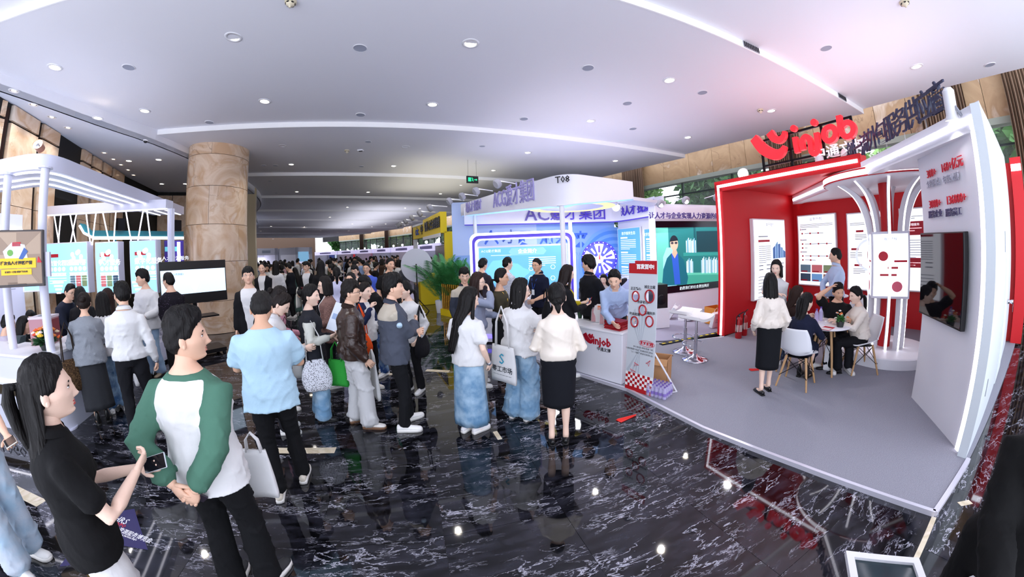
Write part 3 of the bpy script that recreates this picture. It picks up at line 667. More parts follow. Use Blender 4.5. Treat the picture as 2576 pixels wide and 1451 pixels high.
# ceiling: sawtooth bays, each with the upstand of its near edge, whitened for the light it catches
COVE=[((-8.1,-3.2),(11.3,2.2-3.4)),((-8.2,.78),(9.25,5.9)),((-8.78,5.72),(6.62,11.45)),((-10.4,10.6),(3.5,17.3)),((-13.2,15.1),(-.2,22.9)),((-17.4,19.3),(-4.4,28.3)),((-21.5,24),(-8.6,35.4)),((-27,30),(-14.2,42.8)),((-34,37),(-22,50)),((-44,43),(-36,57.5))]
ZN,ZF=5.17,5.30
def cz(px,py):
 p=at(px,py,5.24)
 for k in range(len(COVE)-1):
  (a,b),(c,d)=COVE[k],COVE[k+1]
  def side(u,v):return(v[0]-u[0])*(p.y-u[1])-(v[1]-u[1])*(p.x-u[0])
  s0,s1=side(a,b),side(c,d)
  if s0>=0 and s1<0:
   d0=s0/math.dist(a,b);d1=-s1/math.dist(c,d);z=ZN+(ZF-ZN)*d0/(d0+d1);q=at(px,py,z);return Vector((q.x,q.y,z))
 return p
for k in range(len(COVE)-1):
 (a,b),(c,d)=COVE[k],COVE[k+1];m=MB()
 vs=[]
 for z in(0,.22):
  for(p,q,zz)in((a,b,ZN),(c,d,ZF)):
   vs+=[(p[0],p[1],zz+z),(q[0],q[1],zz+z)]
 m.add(vs,[(0,2,3,1),(4,5,7,6),(0,1,5,4),(1,3,7,5),(3,2,6,7),(2,0,4,6)])
 structure('ceiling',m,CEIL)
 if 0<k<7:
  T=frame(a,b);L_=math.dist(a,b);structure('trim_%d'%k,MB().box(0,L_,-.02,.0,ZN-.005,ZF+.02,T),mat('cove_lit_white','fbfbfb',.7))
RE=catmull([(-8.15,-3.4),(-8.2,-1),(-8.28,1.86),(-8.55,4.0),(-8.9,6.4),(-10.4,10.6),(-13.2,15.1),(-17.4,19.3),(-27,30),(-44,43)],4)
LW=[(-8.42,-2.5),(-8.45,1.75),(-8.56,2.01),(-9.83,3.69),(-11.96,6.26),(-12.9,7.35),(-14.7,9.9)]
BL=[(-14.7,9.9),tuple(onplane(585,560,(-14.7,9.9),(-9.9,13.9)).xy)]
structure('ceiling',MB().prism([tuple(p)for p in RE[:-4]]+[(-27,30),(-20,22),(-14.7,14)]+LW[::-1],4.90,5.02),mat('ceiling_left_cool_light','d9deea',.9))  # bluish cast of the light put into the left ceiling's colour
m=MB()
for i in range(len(RE)-1):p,q=RE[i],RE[i+1];m.prism([(p[0],p[1]),(q[0],q[1]),(q[0]-.05,q[1]),(p[0]-.05,p[1])],4.90,5.5)
structure('trim_8',m,CEIL)
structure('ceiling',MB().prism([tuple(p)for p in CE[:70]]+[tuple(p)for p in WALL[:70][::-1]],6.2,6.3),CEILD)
# left wall: marble slabs between dark upright channels
wl=structure('wall_left',MB().prism(LW+[(p[0]-.3,p[1]-.1)for p in LW[::-1]],0,4.95),DARK)
def lwall(px):
 return along(np.array(LW,float),px,350)[2]
for x0,x1,kind in((-60,2,0),(14,89,0),(99,145,0),(208,231,0),(237,259,0),(264,285,0),(290,318,0)):
 p,q=(lwall(x0)if x0>-10 else np.array((-8.43,-1.5))),lwall(x1)
 for z0,z1 in((0,1.55),(1.56,3.1),(3.11,4.55),(4.60,4.88)):
  T=frame(p,q);L_=np.linalg.norm(q-p);MB().box(.01,L_-.01,-.07,0,z0,z1,T).build('marble_panel',BEIGE,wl)
for x in(8,94,234,261,288):p=lwall(x);MB().box(p[0]-.04,p[0]+.04,p[1]-.1,p[1]+.02,0,4.8).build('channel_trim',BRONZE,wl)
wb=structure('wall_back',MB().prism([BL[0],BL[1],(BL[1][0]-.2,BL[1][1]+.3),(BL[0][0]-.2,BL[0][1]+.3)],0,4.95),DARK)
T=frame(BL[0],BL[1]);L_=math.dist(*BL)
for i in range(5):
 for z0,z1 in((0,1.55),(1.56,3.1),(3.11,4.75)):MB().box(i*L_/5+.015,(i+1)*L_/5-.015,-.06,0,z0,z1,T).build('marble_panel',BEIGE,wb)
 # the big round column: drums of curved slabs
e0,e1=ray(466.5,560),ray(622,560);az0,az1=math.atan2(e0[0],e0[1]),math.atan2(e1[0],e1[1]);CD=11.5;CR=CD*math.sin((az1-az0)/2);ca=(az0+az1)/2
cc=Vector((CD*math.sin(ca),CD*math.cos(ca),0));front=Vector(((CD-CR)*math.sin(ca),(CD-CR)*math.cos(ca),0))
zc=[0.0]+sorted(hz(545,y,front)for y in(386,466,563,658,758))+[5.3]
co=empty('marble_column',cc,0,'massive round column clad in veined beige marble behind the wide screen','column')
MB().lathe([(CR-.03,0),(CR-.03,5.29)],48).build('core',BRONZE,co)
for i in range(len(zc)-1):
 for k in range(4):
  a0=0+(k+.37*(i%2))*PI/2+.004;a1=a0+PI/2-.008;n=12;m=MB();pts=[(math.cos(a0+(a1-a0)*t/n),math.sin(a0+(a1-a0)*t/n))for t in range(n+1)]
  m.prism([(x*CR,y*CR)for x,y in pts]+[(x*(CR-.04),y*(CR-.04))for x,y in pts[::-1]],zc[i]+.006,zc[i+1]-.006);m.build('marble_slab',BEIGE,co,smooth='auto')
p=far(632,600,17.5);t_=empty('stone_pillar',p,.6,'pale square stone pillar right behind the round column','pillar');MB().box(-.22,.22,-.22,.22,0,5.2).build('shaft',mat('pale_stone','c9bb98',.4),t_);MB().box(-.26,.26,-.26,.26,0,.3).build('plinth',mat('pale_stone','c9bb98',.4),t_)
# right-hand window wall: marble lintels, curtains, glass bays, greenery outside
GLASS=mat('window_glass','dfeee8',.03,alpha=.10,spec=.6);FRM=mat('window_frame','2c3a36',.4);HEADM=mat('window_head','a9b3a4',.6)
cx_=[2640,2408,1987,1597,1040,971,908,847,786,735,690]
prm=[0.0]+[along(CURT,x,560)[1]for x in cx_ if along(CURT,x,560)is not None]
def cpt(L,u):i=min(int(u),len(L)-2);f_=u-i;return L[i]*(1-f_)+L[i+1]*f_
prm=sorted(set(prm));ZB=4.58
wr=structure('wall_right',MB().prism([tuple(p)for p in WALL]+[tuple(p)for p in offset(WALL,.35)[::-1]],ZB+.02,6.3),DARK)
wn=0
for k in range(len(prm)-1):
 u0,u1=prm[k],prm[k+1];nn=max(2,int((u1-u0)/2.5));us=np.linspace(u0,u1,nn+1)
 for i in range(nn):
  p,q=cpt(WALL,us[i]),cpt(WALL,us[i+1]);T=frame(p,q);L_=np.linalg.norm(q-p);MB().box(.006,L_-.006,0,.05,ZB,6.25,T).build('marble_panel',TAN,wr)
 p,q=cpt(WALL,u0),cpt(WALL,u1);wn+=1;T=frame(p,q);L_=float(np.linalg.norm(q-p))
 wo=empty('window_%d'%wn,(0,0,0),kind='structure')
 MB().box(0,L_,-.35,.05,ZB-.16,ZB,T).build('window_head',HEADM,wo);MB().box(0,L_,-.30,-.1,0,.10,T).build('sill',FRM,wo)
 nm=max(2,round(L_/2.1))
 for i in range(nm+1):MB().box(i*L_/nm-.025,i*L_/nm+.025,-.28,-.14,0,ZB-.16,T).build('mullion',FRM,wo)
 MB().box(0,L_,-.25,-.17,3.95,4.0,T).build('transom',FRM,wo)
 for i in range(nm):
  MB().box(i*L_/nm+.026,(i+1)*L_/nm-.026,-.215,-.205,.1,3.95,T).build('pane',GLASS,wo);MB().box(i*L_/nm+.026,(i+1)*L_/nm-.026,-.215,-.205,4.0,ZB-.16,T).build('pane',GLASS,wo)
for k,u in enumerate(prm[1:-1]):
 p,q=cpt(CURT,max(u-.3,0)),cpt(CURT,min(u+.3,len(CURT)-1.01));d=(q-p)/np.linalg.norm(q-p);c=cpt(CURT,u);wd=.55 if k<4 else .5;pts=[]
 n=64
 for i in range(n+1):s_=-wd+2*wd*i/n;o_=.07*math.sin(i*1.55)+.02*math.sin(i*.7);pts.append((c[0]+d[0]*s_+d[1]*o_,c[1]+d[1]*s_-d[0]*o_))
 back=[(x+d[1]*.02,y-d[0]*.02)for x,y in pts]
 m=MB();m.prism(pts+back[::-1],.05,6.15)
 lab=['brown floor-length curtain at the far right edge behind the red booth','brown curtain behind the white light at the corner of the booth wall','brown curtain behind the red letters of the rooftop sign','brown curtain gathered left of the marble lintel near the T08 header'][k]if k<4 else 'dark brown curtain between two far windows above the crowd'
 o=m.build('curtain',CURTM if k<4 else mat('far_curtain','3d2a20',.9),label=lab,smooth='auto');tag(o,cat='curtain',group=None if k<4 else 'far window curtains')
 # outside: paving and trees
structure('ground',MB().prism([tuple(p)for p in offset(CE,.9)]+[(-20,110),(95,110),(95,-40),(14,-40)],-.3,-.06),mat('pale_paving','c9ccc8',.7))
LEAF=mat('tree_leaf','4f8a3c',.7,sheen=.2);LEAF2=mat('tree_leaf_light','86b25a',.7);BARK=mat('bark','4a3a2c',.9)
def treemesh(seed,n,r,h,m):
 rg=np.random.default_rng(seed);v=[];f=[]
 u=rg.normal(size=(26,3));u/=np.linalg.norm(u,axis=1)[:,None];cl=u*rg.uniform(.35,.78,(26,1))*[r,r,h*.36]+[0,0,h*.62]
 q=rg.normal(size=(n,3));q/=np.linalg.norm(q,axis=1)[:,None];c=cl[rg.integers(0,26,n)]+q*rg.uniform(.2,1,(n,1))*r*.34
 a=rg.normal(size=(n,3));a/=np.linalg.norm(a,axis=1)[:,None];b=np.cross(a,rg.normal(size=(n,3)));b/=np.linalg.norm(b,axis=1)[:,None]
 sz=rg.uniform(.15,.31,n)[:,None]*r/2.4
 V=np.stack([c-a*sz,c+b*sz*.55,c+a*sz,c-b*sz*.55],1).reshape(-1,3)
 me=bpy.data.meshes.new('foliage');me.vertices.add(len(V));me.vertices.foreach_set('co',V.ravel());me.loops.add(n*4);me.loops.foreach_set('vertex_index',np.arange(n*4));me.polygons.add(n);me.polygons.foreach_set('loop_start',np.arange(n)*4);me.polygons.foreach_set('loop_total',np.full(n,4))
 me.materials.append(m);me.update();me.validate();return me
TM=[treemesh(1,7000,3.0,8,LEAF),treemesh(2,7000,2.6,9,LEAF2),treemesh(3,4500,2.0,7,LEAF2)]
TR_=MB().tube([(0,0,-.1),(.1,0,2),(0,.1,4.2),(.2,0,6)],[.2,.15,.12,.05]).tube([(0,0,3),(.8,.3,5)],[.09,.03]).tube([(0,0,3.4),(-.8,-.3,5.4)],[.09,.03]).mesh('trunk',[BARK])
k=0
for off_,gap,ph in((6.0,5.6,9.0),(12.0,6.4,12.0)):
 L_=offset(CE,off_);s_=np.r_[0,np.cumsum(np.linalg.norm(np.diff(L_,axis=0),axis=1))]
 for d_ in np.arange(ph,112,gap):
  p=(np.interp(d_,s_,L_[:,0]),np.interp(d_,s_,L_[:,1]));t=empty('tree',(p[0],p[1],-.08),random.uniform(0,6),'leafy green tree standing outside the tall windows','tree','trees outside the windows',scale=random.uniform(.85,1.0)*(1 if d_<45 else 1.35))
  i=k%2;k+=1
  for nm,me in(('foliage',TM[i]),('trunk',TR_)):
   o=bpy.data.objects.new(nm,me);COL.objects.link(o);o.parent=t
   if nm=='foliage':o['kind']='stuff'
for px,d_ in((2546,19),(2572,18.5),(2590,22)):
 p=far(px,620,d_);t=empty('tree',(p.x,p.y,-.08),px,{2546:'slender pale green tree outside right of the white booth wall',2572:'slender pale green tree outside at the right edge of the picture',2590:'slender tree outside half cut by the right edge'}[px],'tree',scale=.95)
 for nm,me in(('foliage',TM[2]),('trunk',TR_)):
  o=bpy.data.objects.new(nm,me);COL.objects.link(o);o.parent=t
  if nm=='foliage':o['kind']='stuff'
  # lights and small fittings of the ceiling
GLOW=mat('lamp_glow','fff6e6',.4,emit=14,ec='fff1dc');RIM=mat('white_metal','e6e6ea',.4);WARM=mat('lamp_glow_warm','ffd9b0',.4,emit=9,ec='ffdcb8')
DL=dict()
rim=MB().lathe([(.075,.0),(.075,-.014),(.105,-.012),(.11,0)],20).mesh('rim',[RIM],True);lens=MB().lathe([(.0,-.004),(.076,-.004)],16,cap=False).mesh('lens',[GLOW])
lens2=MB().lathe([(.0,-.003),(.05,-.003)],14,cap=False).mesh('lens',[WARM])
def downlight(p,sc=1.0,l=None,pw=55,spot=True):
 t=empty('ceiling_downlight',p,0,'round recessed downlight glowing in the pale ceiling','light','recessed ceiling downlights',scale=sc)
 for nm,me in(('rim',rim),('lens',l or lens)):o=bpy.data.objects.new(nm,me);COL.objects.link(o);o.parent=t
 if spot:
  ld=DL.get(pw)
  if ld is None:
   ld=bpy.data.lights.new('downlight','SPOT');ld.energy=pw;ld.spot_size=rad(125);ld.spot_blend=.9;ld.color=(1,.96,.92);ld.shadow_soft_size=.06;DL[pw]=ld
  lo=bpy.data.objects.new('lamp_light',ld);COL.objects.link(lo);lo.location=(p.x,p.y,p.z-.09)
 return t
for q,lab in(((587,92),'high in the picture, above the man in green raglan sleeves'),((1184,108),'near the top centre of the picture'),((138,168),'at the far left above the ceiling step'),((364,278),'in the near bay left of the round column'),((666,254),'in the near bay above and right of the round column'),((1684,201),'upper right, left of the pink tinted patch'),((1088,262),'centre of the near bay, just before its pale step'),((2306,166),'at the right, beyond the air vents'),((1940,278),'next to the cream detector above the red sign'),((1486,303),'right of centre in the near bay'),((1020,368),'left one of the second bay beside the exit sign'),((1328,383),'middle of the second bay above the T08 header'),((1548,404),'in the second bay right of the T08 header'),((1730,345),'in the near bay close to the marble lintel')):
 downlight(cz(*q),1.25,pw=95)['label']='round ceiling downlight '+lab
for q in((711,366),(733,413),(746,459),(747,482),(743,506),(990,417),(951,461),(926,483),(896,507),(874,521),(830,546),(806,556),(912,556),(1056,509),(1019,523),(1018,566),(1241,428),(1160,465),(1108,487),(1056,524),(1130,546),(1200,410),(682,569),(656,581),(687,601),(766,570),(741,592),(692,589),(674,592),(760,589),(770,595),(807,580),(835,575),(850,584),(857,570),(877,580),(886,563),(936,570),(970,563)):downlight(cz(*q),1.15 if q[1]<540 else 1.5,pw=95,spot=q[1]<520)
def lz(px,py):p=at(px,py,4.90);return p
for q in((35,228),(84,263),(130,294),(171,321),(262,384),(285,400),(304,414),(322,427),(336,440)):downlight(lz(*q),.9,lens2,pw=30,spot=q[0]<180 or q[0]==285)
for q in((246,296),(324,404),(399,401),(407,462),(466,462)):downlight(lz(*q),1.1,pw=60,spot=q[0]in(246,399,407))
spk=MB().lathe([(.0,-.012),(.10,-.014),(.11,0)],20,cap=False).mesh('grille',[mat('speaker_grille','a9aebf',.6,bump=.6,bs=300)]);spr=MB().lathe([(.118,0),(.118,-.008),(.108,-.016),(.104,-.016),(.104,-.006)],20,cap=False).mesh('rim',[RIM],True)
for q in((906,120),(324,168),(1479,170),(1767,232),(1578,259),(2078,120),(2490,162),(1318,298),(907,288),(527,307),(693,416),(926,356),(1592,323),(909,418),(663,416),(679,455),(695,485),(1213,367)):
 t=empty('ceiling_speaker',cz(*q),0,'flat grey round speaker grille set in the pale ceiling','speaker','round ceiling speakers',scale=1.0 if q[1]<330 else .85)
 for nm,me in(('rim',spr),('grille',spk)):o=bpy.data.objects.new(nm,me);COL.objects.link(o);o.parent=t
CRM=mat('detector_plastic','d9cfb4',.5)
for q,lab in(((732,2),'cream smoke detector cut by the top edge above the hall'),((2274,2),'cream smoke detector cut by the top edge at the right'),((1912,275),'cream smoke detector left of the lamp above the red sign'),((873,377),'small cream smoke detector on the ceiling right of the column')):
 p=cz(*q);t=empty('smoke_detector',p,0,lab,'smoke detector',scale=1.25);MB().lathe([(.06,0),(.062,-.025),(.05,-.03)],20).build('base',CRM,t,smooth=True);MB().lathe([(.048,-.03),(.045,-.05),(.03,-.062),(.012,-.07),(.012,-.085),(0.002,-.088)],16).build('sensor',CRM,t,smooth=True)
 for k in range(6):a=k*PI/3;MB().box(-.012,.012,-.003,.003,-.048,-.034,Matrix.Rotation(a,4,'Z')@Matrix.Translation((0,.048,0))).build('vent_slot',BLACK,t)
p=lz(366,352);t=empty('ceiling_camera',p,0,'small dark dome camera on the left ceiling','camera');MB().lathe([(.06,0),(.06,-.03)],16).build('base',RIM,t);MB().ball((0,0,-.03),.05).build('dome',BLACK,t,smooth=True)
p=cz(907,376);t=empty('ceiling_sensor',p,0,'small box sensor on the ceiling right of the little smoke detector','sensor');MB().box(-.09,.09,-.05,.05,-.05,0).build('housing',RIM,t);MB().box(-.05,.05,-.03,.03,-.065,-.05).build('lens',BLACK,t)
for i,(q0,q1)in enumerate((((1872,111),(1910,130)),((2113,239),(2136,250)))):
 a,b=COVE[1];T=frame(a,b);n_=Vector((T[0][0],T[1][0]));s0,s1=[(at(q[0],q[1],5.22).xy-Vector(a)).dot(n_)for q in(q0,q1)]
 t=empty('air_vent',(0,0,0),0,['slotted grey air vent in the ceiling step above the red ceiling tint','slotted grey air vent in the ceiling step beside the rooftop sign'][i],'vent');MB().box(s0,s1,-.035,-.021,ZN+.01,ZF-.01,T).build('frame',SILV,t)
 for k in range(9):x=s0+(s1-s0)*(k+.5)/9;MB().box(x-.008,x+.008,-.042,-.035,ZN+.02,ZF-.02,T).build('slat',DARKM,t)
p=cz(1187,402);t=empty('exit_sign',(p.x,p.y,0),rad(28),'hanging green running-man exit sign below the ceiling','sign');z=hz(1187,452,p);hw=.22
MB().box(-hw,hw,-.03,.03,z-.13,z+.13).build('sign_box',BLACK,t)
for sx in(-.16,.16):MB().tube([(sx,0,z+.13),(sx,0,p.z)],.004,6).build('wire',DARKM,t)
G_=mat('exit_green','19c07a',.4,emit=1.6);m=MB();y=-.034
for x0,x1,z0,z1 in((-.17,-.06,-.07,.07),):m.box(x0,x1,y,y+.003,z-0+z0,z+z1)
m.build('exit_door',G_,t);m=MB();m.prism([(.06,-.012),(.13,-.012),(.13,-.04),(.18,0),(.13,.04),(.13,.012),(.06,.012)],0,.003,Matrix.Translation((0,y+.003,z))@Matrix.Rotation(PI/2,4,'X'));m.build('exit_arrow',G_,t)
m=MB();m.ball((-.02,y,z+.06),.016,8);m.tube([(-.02,y,z+.04),(.0,y,z-.01),(.03,y,z-.06)],.010,6);m.tube([(0,y,z-.01),(-.03,y,z-.05)],.009,6);m.tube([(-.015,y,z+.035),(.03,y,z+.02)],.007,6);m.build('running_figure',G_,t)
# area lights added above the stands to brighten the ceiling, without fixtures
def uplight(x,y,z,sx,sy,pw,col,rz=0.0):
 ld=bpy.data.lights.new('stand_top_light','AREA');ld.shape='RECTANGLE';ld.size=sx;ld.size_y=sy;ld.energy=pw;ld.color=col
 o=bpy.data.objects.new('stand_top_light',ld);COL.objects.link(o);o.location=(x,y,z);o.rotation_euler=(PI,0,rz)
uplight(5.9,4.6,3.35,3,3.6,30,(1,.74,.80),.3);uplight(2.4,9.5,3.75,6,6,42,(.86,.82,1),.5);uplight(-3.2,14.6,4.0,4,7,50,(1,.96,.80),.5);uplight(-8.6,3.6,3.5,3,4,14,(.62,.74,1),.6);uplight(-14,30,3.2,20,4,300,(.9,.9,1),-.9)
# --- red and white booth on the right
PZ=.038
IO=Vector((4.32,6.08));IA=Vector((.950,.312));IB=Vector((.312,-.950))
def ib(a,b):return IO+IA*a+IB*b
TI=Matrix(((IA.x,-IB.x,0,IO.x),(IA.y,-IB.y,0,IO.y),(0,0,1,0),(0,0,0,1)))
CARPET=mat('grey_carpet','9a9aa6',1.0,bump=.5,bs=350);nt,b_,N,L=nodes(CARPET);n_=N('TexNoise');n_.inputs['Scale'].default_value=160;r_=ramp(N,[(.3,'82828d'),(.7,'a5a5b0')]);tc_=N('TexCoord');L(tc_.outputs['Object'],n_.inputs['Vector']);L(n_.outputs['Fac'],r_.inputs[0]);L(r_.outputs[0],b_.inputs['Base Color'])
TRIM=mat('aluminium_trim','d7d6e2',.35,metal=.3)
pl=[Vector((.29,5.77)),Vector((1.5,4.2)),Vector((1.95,2.98)),Vector((2.42,2.06)),Vector((2.92,1.03)),Vector((3.90,1.24)),Vector((8.9,2.42)),Vector((7.45,7.2)),Vector((4.28,6.02)),Vector((2.98,6.05)),Vector((1.55,6.5))]
t=empty('booth_platform',(0,0,0),0,'grey carpeted low platform of the red and white booth','platform')
MB().prism([tuple(p)for p in pl],0.0,PZ).build('carpet',CARPET,t)
def edge(p,q,nm='edge_trim',par=None):T=frame(p,q);L_=(Vector(q).xy-Vector(p).xy).length;MB().box(0,L_,-.016,.022,0,PZ+.006,T).build(nm,TRIM,par or t)
for i in range(5):edge(pl[i],pl[i+1])
edge(pl[8],pl[9]);edge(pl[9],pl[10])
RZ=3.17
t=RBOOTH=empty('red_booth_shell',(0,0,0),0,'red booth walls and fascia with a white light line','booth')
MB().box(0,3.2,0,.16,PZ,RZ,TI).build('side_wall',RED,t);MB().box(3.15,3.30,-4.97,.16,PZ,RZ+.03,TI).build('back_wall',RED,t)
MB().box(-.02,.30,-2.75,.16,RZ-.16,RZ+.05,TI).build('fascia',RED,t)
MB().prism([(0.28,0),(3.16,0),(.28,-2.6)],RZ-.08,RZ,TI).build('soffit',RED,t)
MB().box(-.035,-.02,.045,.088,PZ,RZ-.03,TI).build('led_strip',LED,t);MB().box(-.035,-.02,-2.7,.088,RZ-.085,RZ-.03,TI).build('led_strip',LED,t)
MB().box(-.02,.0,-.02,.16,PZ,RZ,TI).build('wall_end',RED,t)
t=empty('red_end_pillar',(0,0,0),0,'red pillar with a white light bar at the far right behind the white wall','pillar')
MB().box(3.02,3.14,-4.99,-4.80,PZ,RZ+.1,TI).build('pillar',RED,t);MB().box(3.0,3.02,-4.98,-4.81,RZ-.14,RZ-.02,TI).build('led_strip',LED,t)
# white arch: slanting panel, beam and roof
pA,pB=Vector((4.75,2.37)),Vector((3.91,1.33));BE=ib(2.95,.10)
t=empty('white_booth_arch',(0,0,0),0,'white slanted booth wall and beam outlined by a bright light strip','booth')
side0,side1=Vector((3.87,1.26)),ib(3.0,4.72)
TP=frame(pA,pB);PW=(pB-pA).length
MB().prism([tuple(pA),tuple(pB),tuple(side0),tuple(ib(.7,4.52)),tuple(ib(.7,3.7))],PZ,2.92).build('wedge_wall',WHITE,t)
TS=frame(side0,side1);SW=(side1-side0).length
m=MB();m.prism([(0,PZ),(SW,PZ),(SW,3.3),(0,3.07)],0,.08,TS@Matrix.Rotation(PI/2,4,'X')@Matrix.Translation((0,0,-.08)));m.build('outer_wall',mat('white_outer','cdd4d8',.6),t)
TB=frame(BE,pB);BW=(pB-BE).length
nB=TB.to_3x3()@Vector((0,.22,0));MB().prism([tuple(BE),tuple(pB),tuple(side0),tuple(side0+(side1-side0)*.05),(BE.x+nB.x,BE.y+nB.y)],2.86,3.08).build('beam',WHITE,t)
MB().prism([tuple(BE),tuple(pB),tuple(side0),tuple(ib(3.1,4.7)),tuple(ib(3.1,.2))],2.88,3.02).build('roof',WHITE,t)
MB().box(.05,BW-.04,-.014,0,2.935,2.995,TB).build('led_strip',LED,t)
TO=frame(pB-(pB-pA).normalized()*.16,pB)
MB().box(.06,.115,-.014,0,PZ,2.995,TO).build('led_strip',LED,t)
for s_,z_ in((1.9,1.1),):pass
d0=frame(side0,side1)
MB().box(2.3,3.2,-.012,0,PZ+.02,2.1,d0).build('door',mat('white_door','dfe6e6',.55),t)
for x,z0,z1 in((.55,.45,.62),(2.05,1.75,2.0)):MB().box(x,x+.03,-.006,0,z0,z1,d0).build('slot',mat('grey_slot','8b8f96',.5),t)
lk=MB().lathe([(.035,0),(.035,.02),(.02,.05),(.03,.06),(.03,.085)],14,d0@Matrix.Translation((3.1,-.012,1.02))@Matrix.Rotation(PI/2,4,'X')).build('lock_knob',CHROME,t,smooth=True)
MB().box(3.09,3.115,-.1,-.095,.88,1.0,d0).build('key',CHROME,t)
NAVY=mat('navy_letters','232a4a',.4);SIGNR=mat('sign_red','e0202a',.35,emit=.55,ec='ff3040');SIGNS=mat('raised_red','d9283a',.4);RAISED=mat('raised_grey','b9b9c6',.4);DNAVY=mat('print_dark','2b2b33',.6);PRED=mat('print_red','c8102e',.5);PGREY=mat('print_grey','9aa3b2',.6)
for s_,px,py,sz,m_ in(('300+',2347,436,.12,SIGNS),('全国网点',2352,461,.088,RAISED),('160+亿元',2398,415,.12,SIGNS),('年营业额',2396,449,.088,RAISED),('3000+',2356,513,.12,SIGNS),('服务企业',2357,539,.088,mat('raised_navy','5a5578',.4)),('136000+',2409,501,.12,SIGNS),('服务员工',2403,534,.088,mat('raised_navy','5a5578',.4))):
 v=TP.inverted()@onplane(px,py,pA,pB);text(s_,sz,t,TP@upright(v.x,v.z,-.02),m_,'raised_lettering',.012,0,xs=.92)
 # television on the slanted panel
p0,p1=onplane(2319,585,pA,pB),onplane(2437,785,pA,pB);q0=onplane(2436,583,pA,pB)
x0=(p0.xy-pA).length;x1=(p1.xy-pA).length;z1=(p0.z+q0.z)/2;z0=z1-(x1-x0)*.60*1.55
tv=empty('wall_television',(0,0,0),0,'black wall television with dim reflections on the white slanted panel','television')
MB().box(x0,x1,-.07,-.02,z0,z1,TP).build('case',BLACK,tv,bevel=.006);MB().box(x0+.012,x1-.012,-.073,-.07,z0+.02,z1-.012,TP).build('screen',mat('dark_glass','0d0d12',.04,spec=.9),tv);MB().box(x0+.2,x1-.2,-.02,0,z0+.2,z1-.2,TP).build('bracket',DARKM,tv)
def pan(T,rects,m,nm,par,y=-.003,th=.003):
 b=MB()
 for x,z,wd,h in rects:b.box(x-wd/2,x+wd/2,y,y+th,z-h/2,z+h/2,T)
 return b.build(nm,m,par,kind='stuff' if len(rects)>1 else None)
def disc(T,x,z,r,m,nm,par,y=-.004,n=20,r0=0):
 M_=T@upright(x,z,y)
 b=MB();b.lathe([(r0,0),(r,0),(r,.003),(r0,.003)]if r0 else[(r,0),(r,.003)],n,M_,cap=not r0);return b.build(nm,m,par)
def polyp(T,pts,m,nm,par,y=-.004,th=.003):return MB().prism(pts,0,th,T@Matrix.Translation((0,y,0))@Matrix.Rotation(PI/2,4,'X')).build(nm,m,par)
PANEL=mat('lit_panel_white','eef3fb',.4,emit=.85,ec='f1f5ff');PANELB=mat('lit_panel_blue','9fd4f4',.4,emit=.8,ec='8fd0f8');TXT=mat('text_lines','8f97a8',.6);PINK=mat('map_pink','f2b6c4',.6,emit=.2);PHOTO=[mat('photo_%d'%i,c,.5,emit=.35)for i,c in enumerate(('5d7a8c','c46a70','7c8f6a','30475e','6fa5d8','8c6a5a'))]
def lightbox(name,p,q,z0,z1,dep,face,lab,cat='light box',fr=.03,frm=None,group=None):
 t=empty(name,(0,0,0),0,lab,cat,group);T=frame(p,q);L_=(Vector(q).xy-Vector(p).xy).length
 MB().box(0,L_,0,dep,z0,z1,T).build('box_frame',frm or WHITE,t,bevel=.008);MB().box(fr,L_-fr,-.004,0,z0+fr,z1-fr,T).build('panel',face,t)
 return t,T@Matrix.Translation((0,-.005,0)),L_
def lines(T,t,x0,x1,z0,n,dz,m=TXT,h=.011,ragged=True):
 pan(T,[((x0+x1-(0 if not ragged or i<n-1 else(x1-x0)*.4))/2,z0-i*dz,(x1-x0)*(1 if not ragged or i<n-1 else .6),h)for i in range(n)],m,'text_lines',t)
def wallpt(px,py,wall):
 a,b=(ib(0,0),ib(3.15,0))if wall=='L' else(ib(3.15,0),ib(3.15,5));return onplane(px,py,a,b)
def boxat(name,P0,P1,wall,lab,dep=.09):
 a,b=wallpt(*P0,wall),wallpt(*P1,wall);o=(IB if wall=='L' else-IA)*dep
 p,q=a.xy+o,b.xy+o
 return lightbox(name,p,q,b.z,a.z,dep-.005,PANEL,lab)
t,T,W_=boxat('poster_light_box',(1884,550),(1968,738),'L','lit white poster with blue tower on the red side wall');zt,H_=wallpt(1884,550,'L').z,wallpt(1884,550,'L').z-wallpt(1968,738,'L').z
text('关于我们',.10,t,T@upright(W_/2,zt-.14),TXT);pan(T,[(W_*.30,zt-.50,W_*.34,.05)],PRED,'pill',t);lines(T,t,W_*.14,W_*.5,zt-.62,9,.045);lines(T,t,W_*.14,W_*.6,zt-.40,1,.04,TXT,.02)
for k in range(5):x=W_*(.56+.085*k);polyp(T,[(x,zt-.92),(x+W_*.075,zt-.92),(x+W_*.075,zt-.92+(.42-abs(k-1.2)*.10)),(x,zt-.92+(.36-abs(k-1.6)*.07))],mat('tower_blue_%d'%(k%2),('3f6fae','6d9fd0')[k%2],.5,emit=.3),'tower_print',t)
pan(T,[(W_*(.2+.22*i),zt-1.05-.09*j,W_*.12,.02)for i in range(4)for j in range(2)],TXT,'text_lines',t)
polyp(T,[(W_*(.66+.19*math.cos(a)*(1+.25*math.sin(3*a))),zt-1.40+.16*math.sin(a)*(1+.2*math.cos(4*a)))for a in np.linspace(0,2*PI,24,endpoint=False)],PINK,'map_print',t);lines(T,t,W_*.12,W_*.34,zt-1.3,6,.07,TXT,.012);lines(T,t,W_*.12,W_*.85,zt-1.75,3,.04)
t,T,W_=boxat('poster_light_box',(2008,543),(2108,722),'B','lit white poster with red icons and six photographs on the back wall');zt=wallpt(2008,543,'B').z;k_=W_
text('业务外包',.085,t,T@upright(W_/2,zt-.12),TXT);lines(T,t,W_*.08,W_*.92,zt-.24,3,.035)
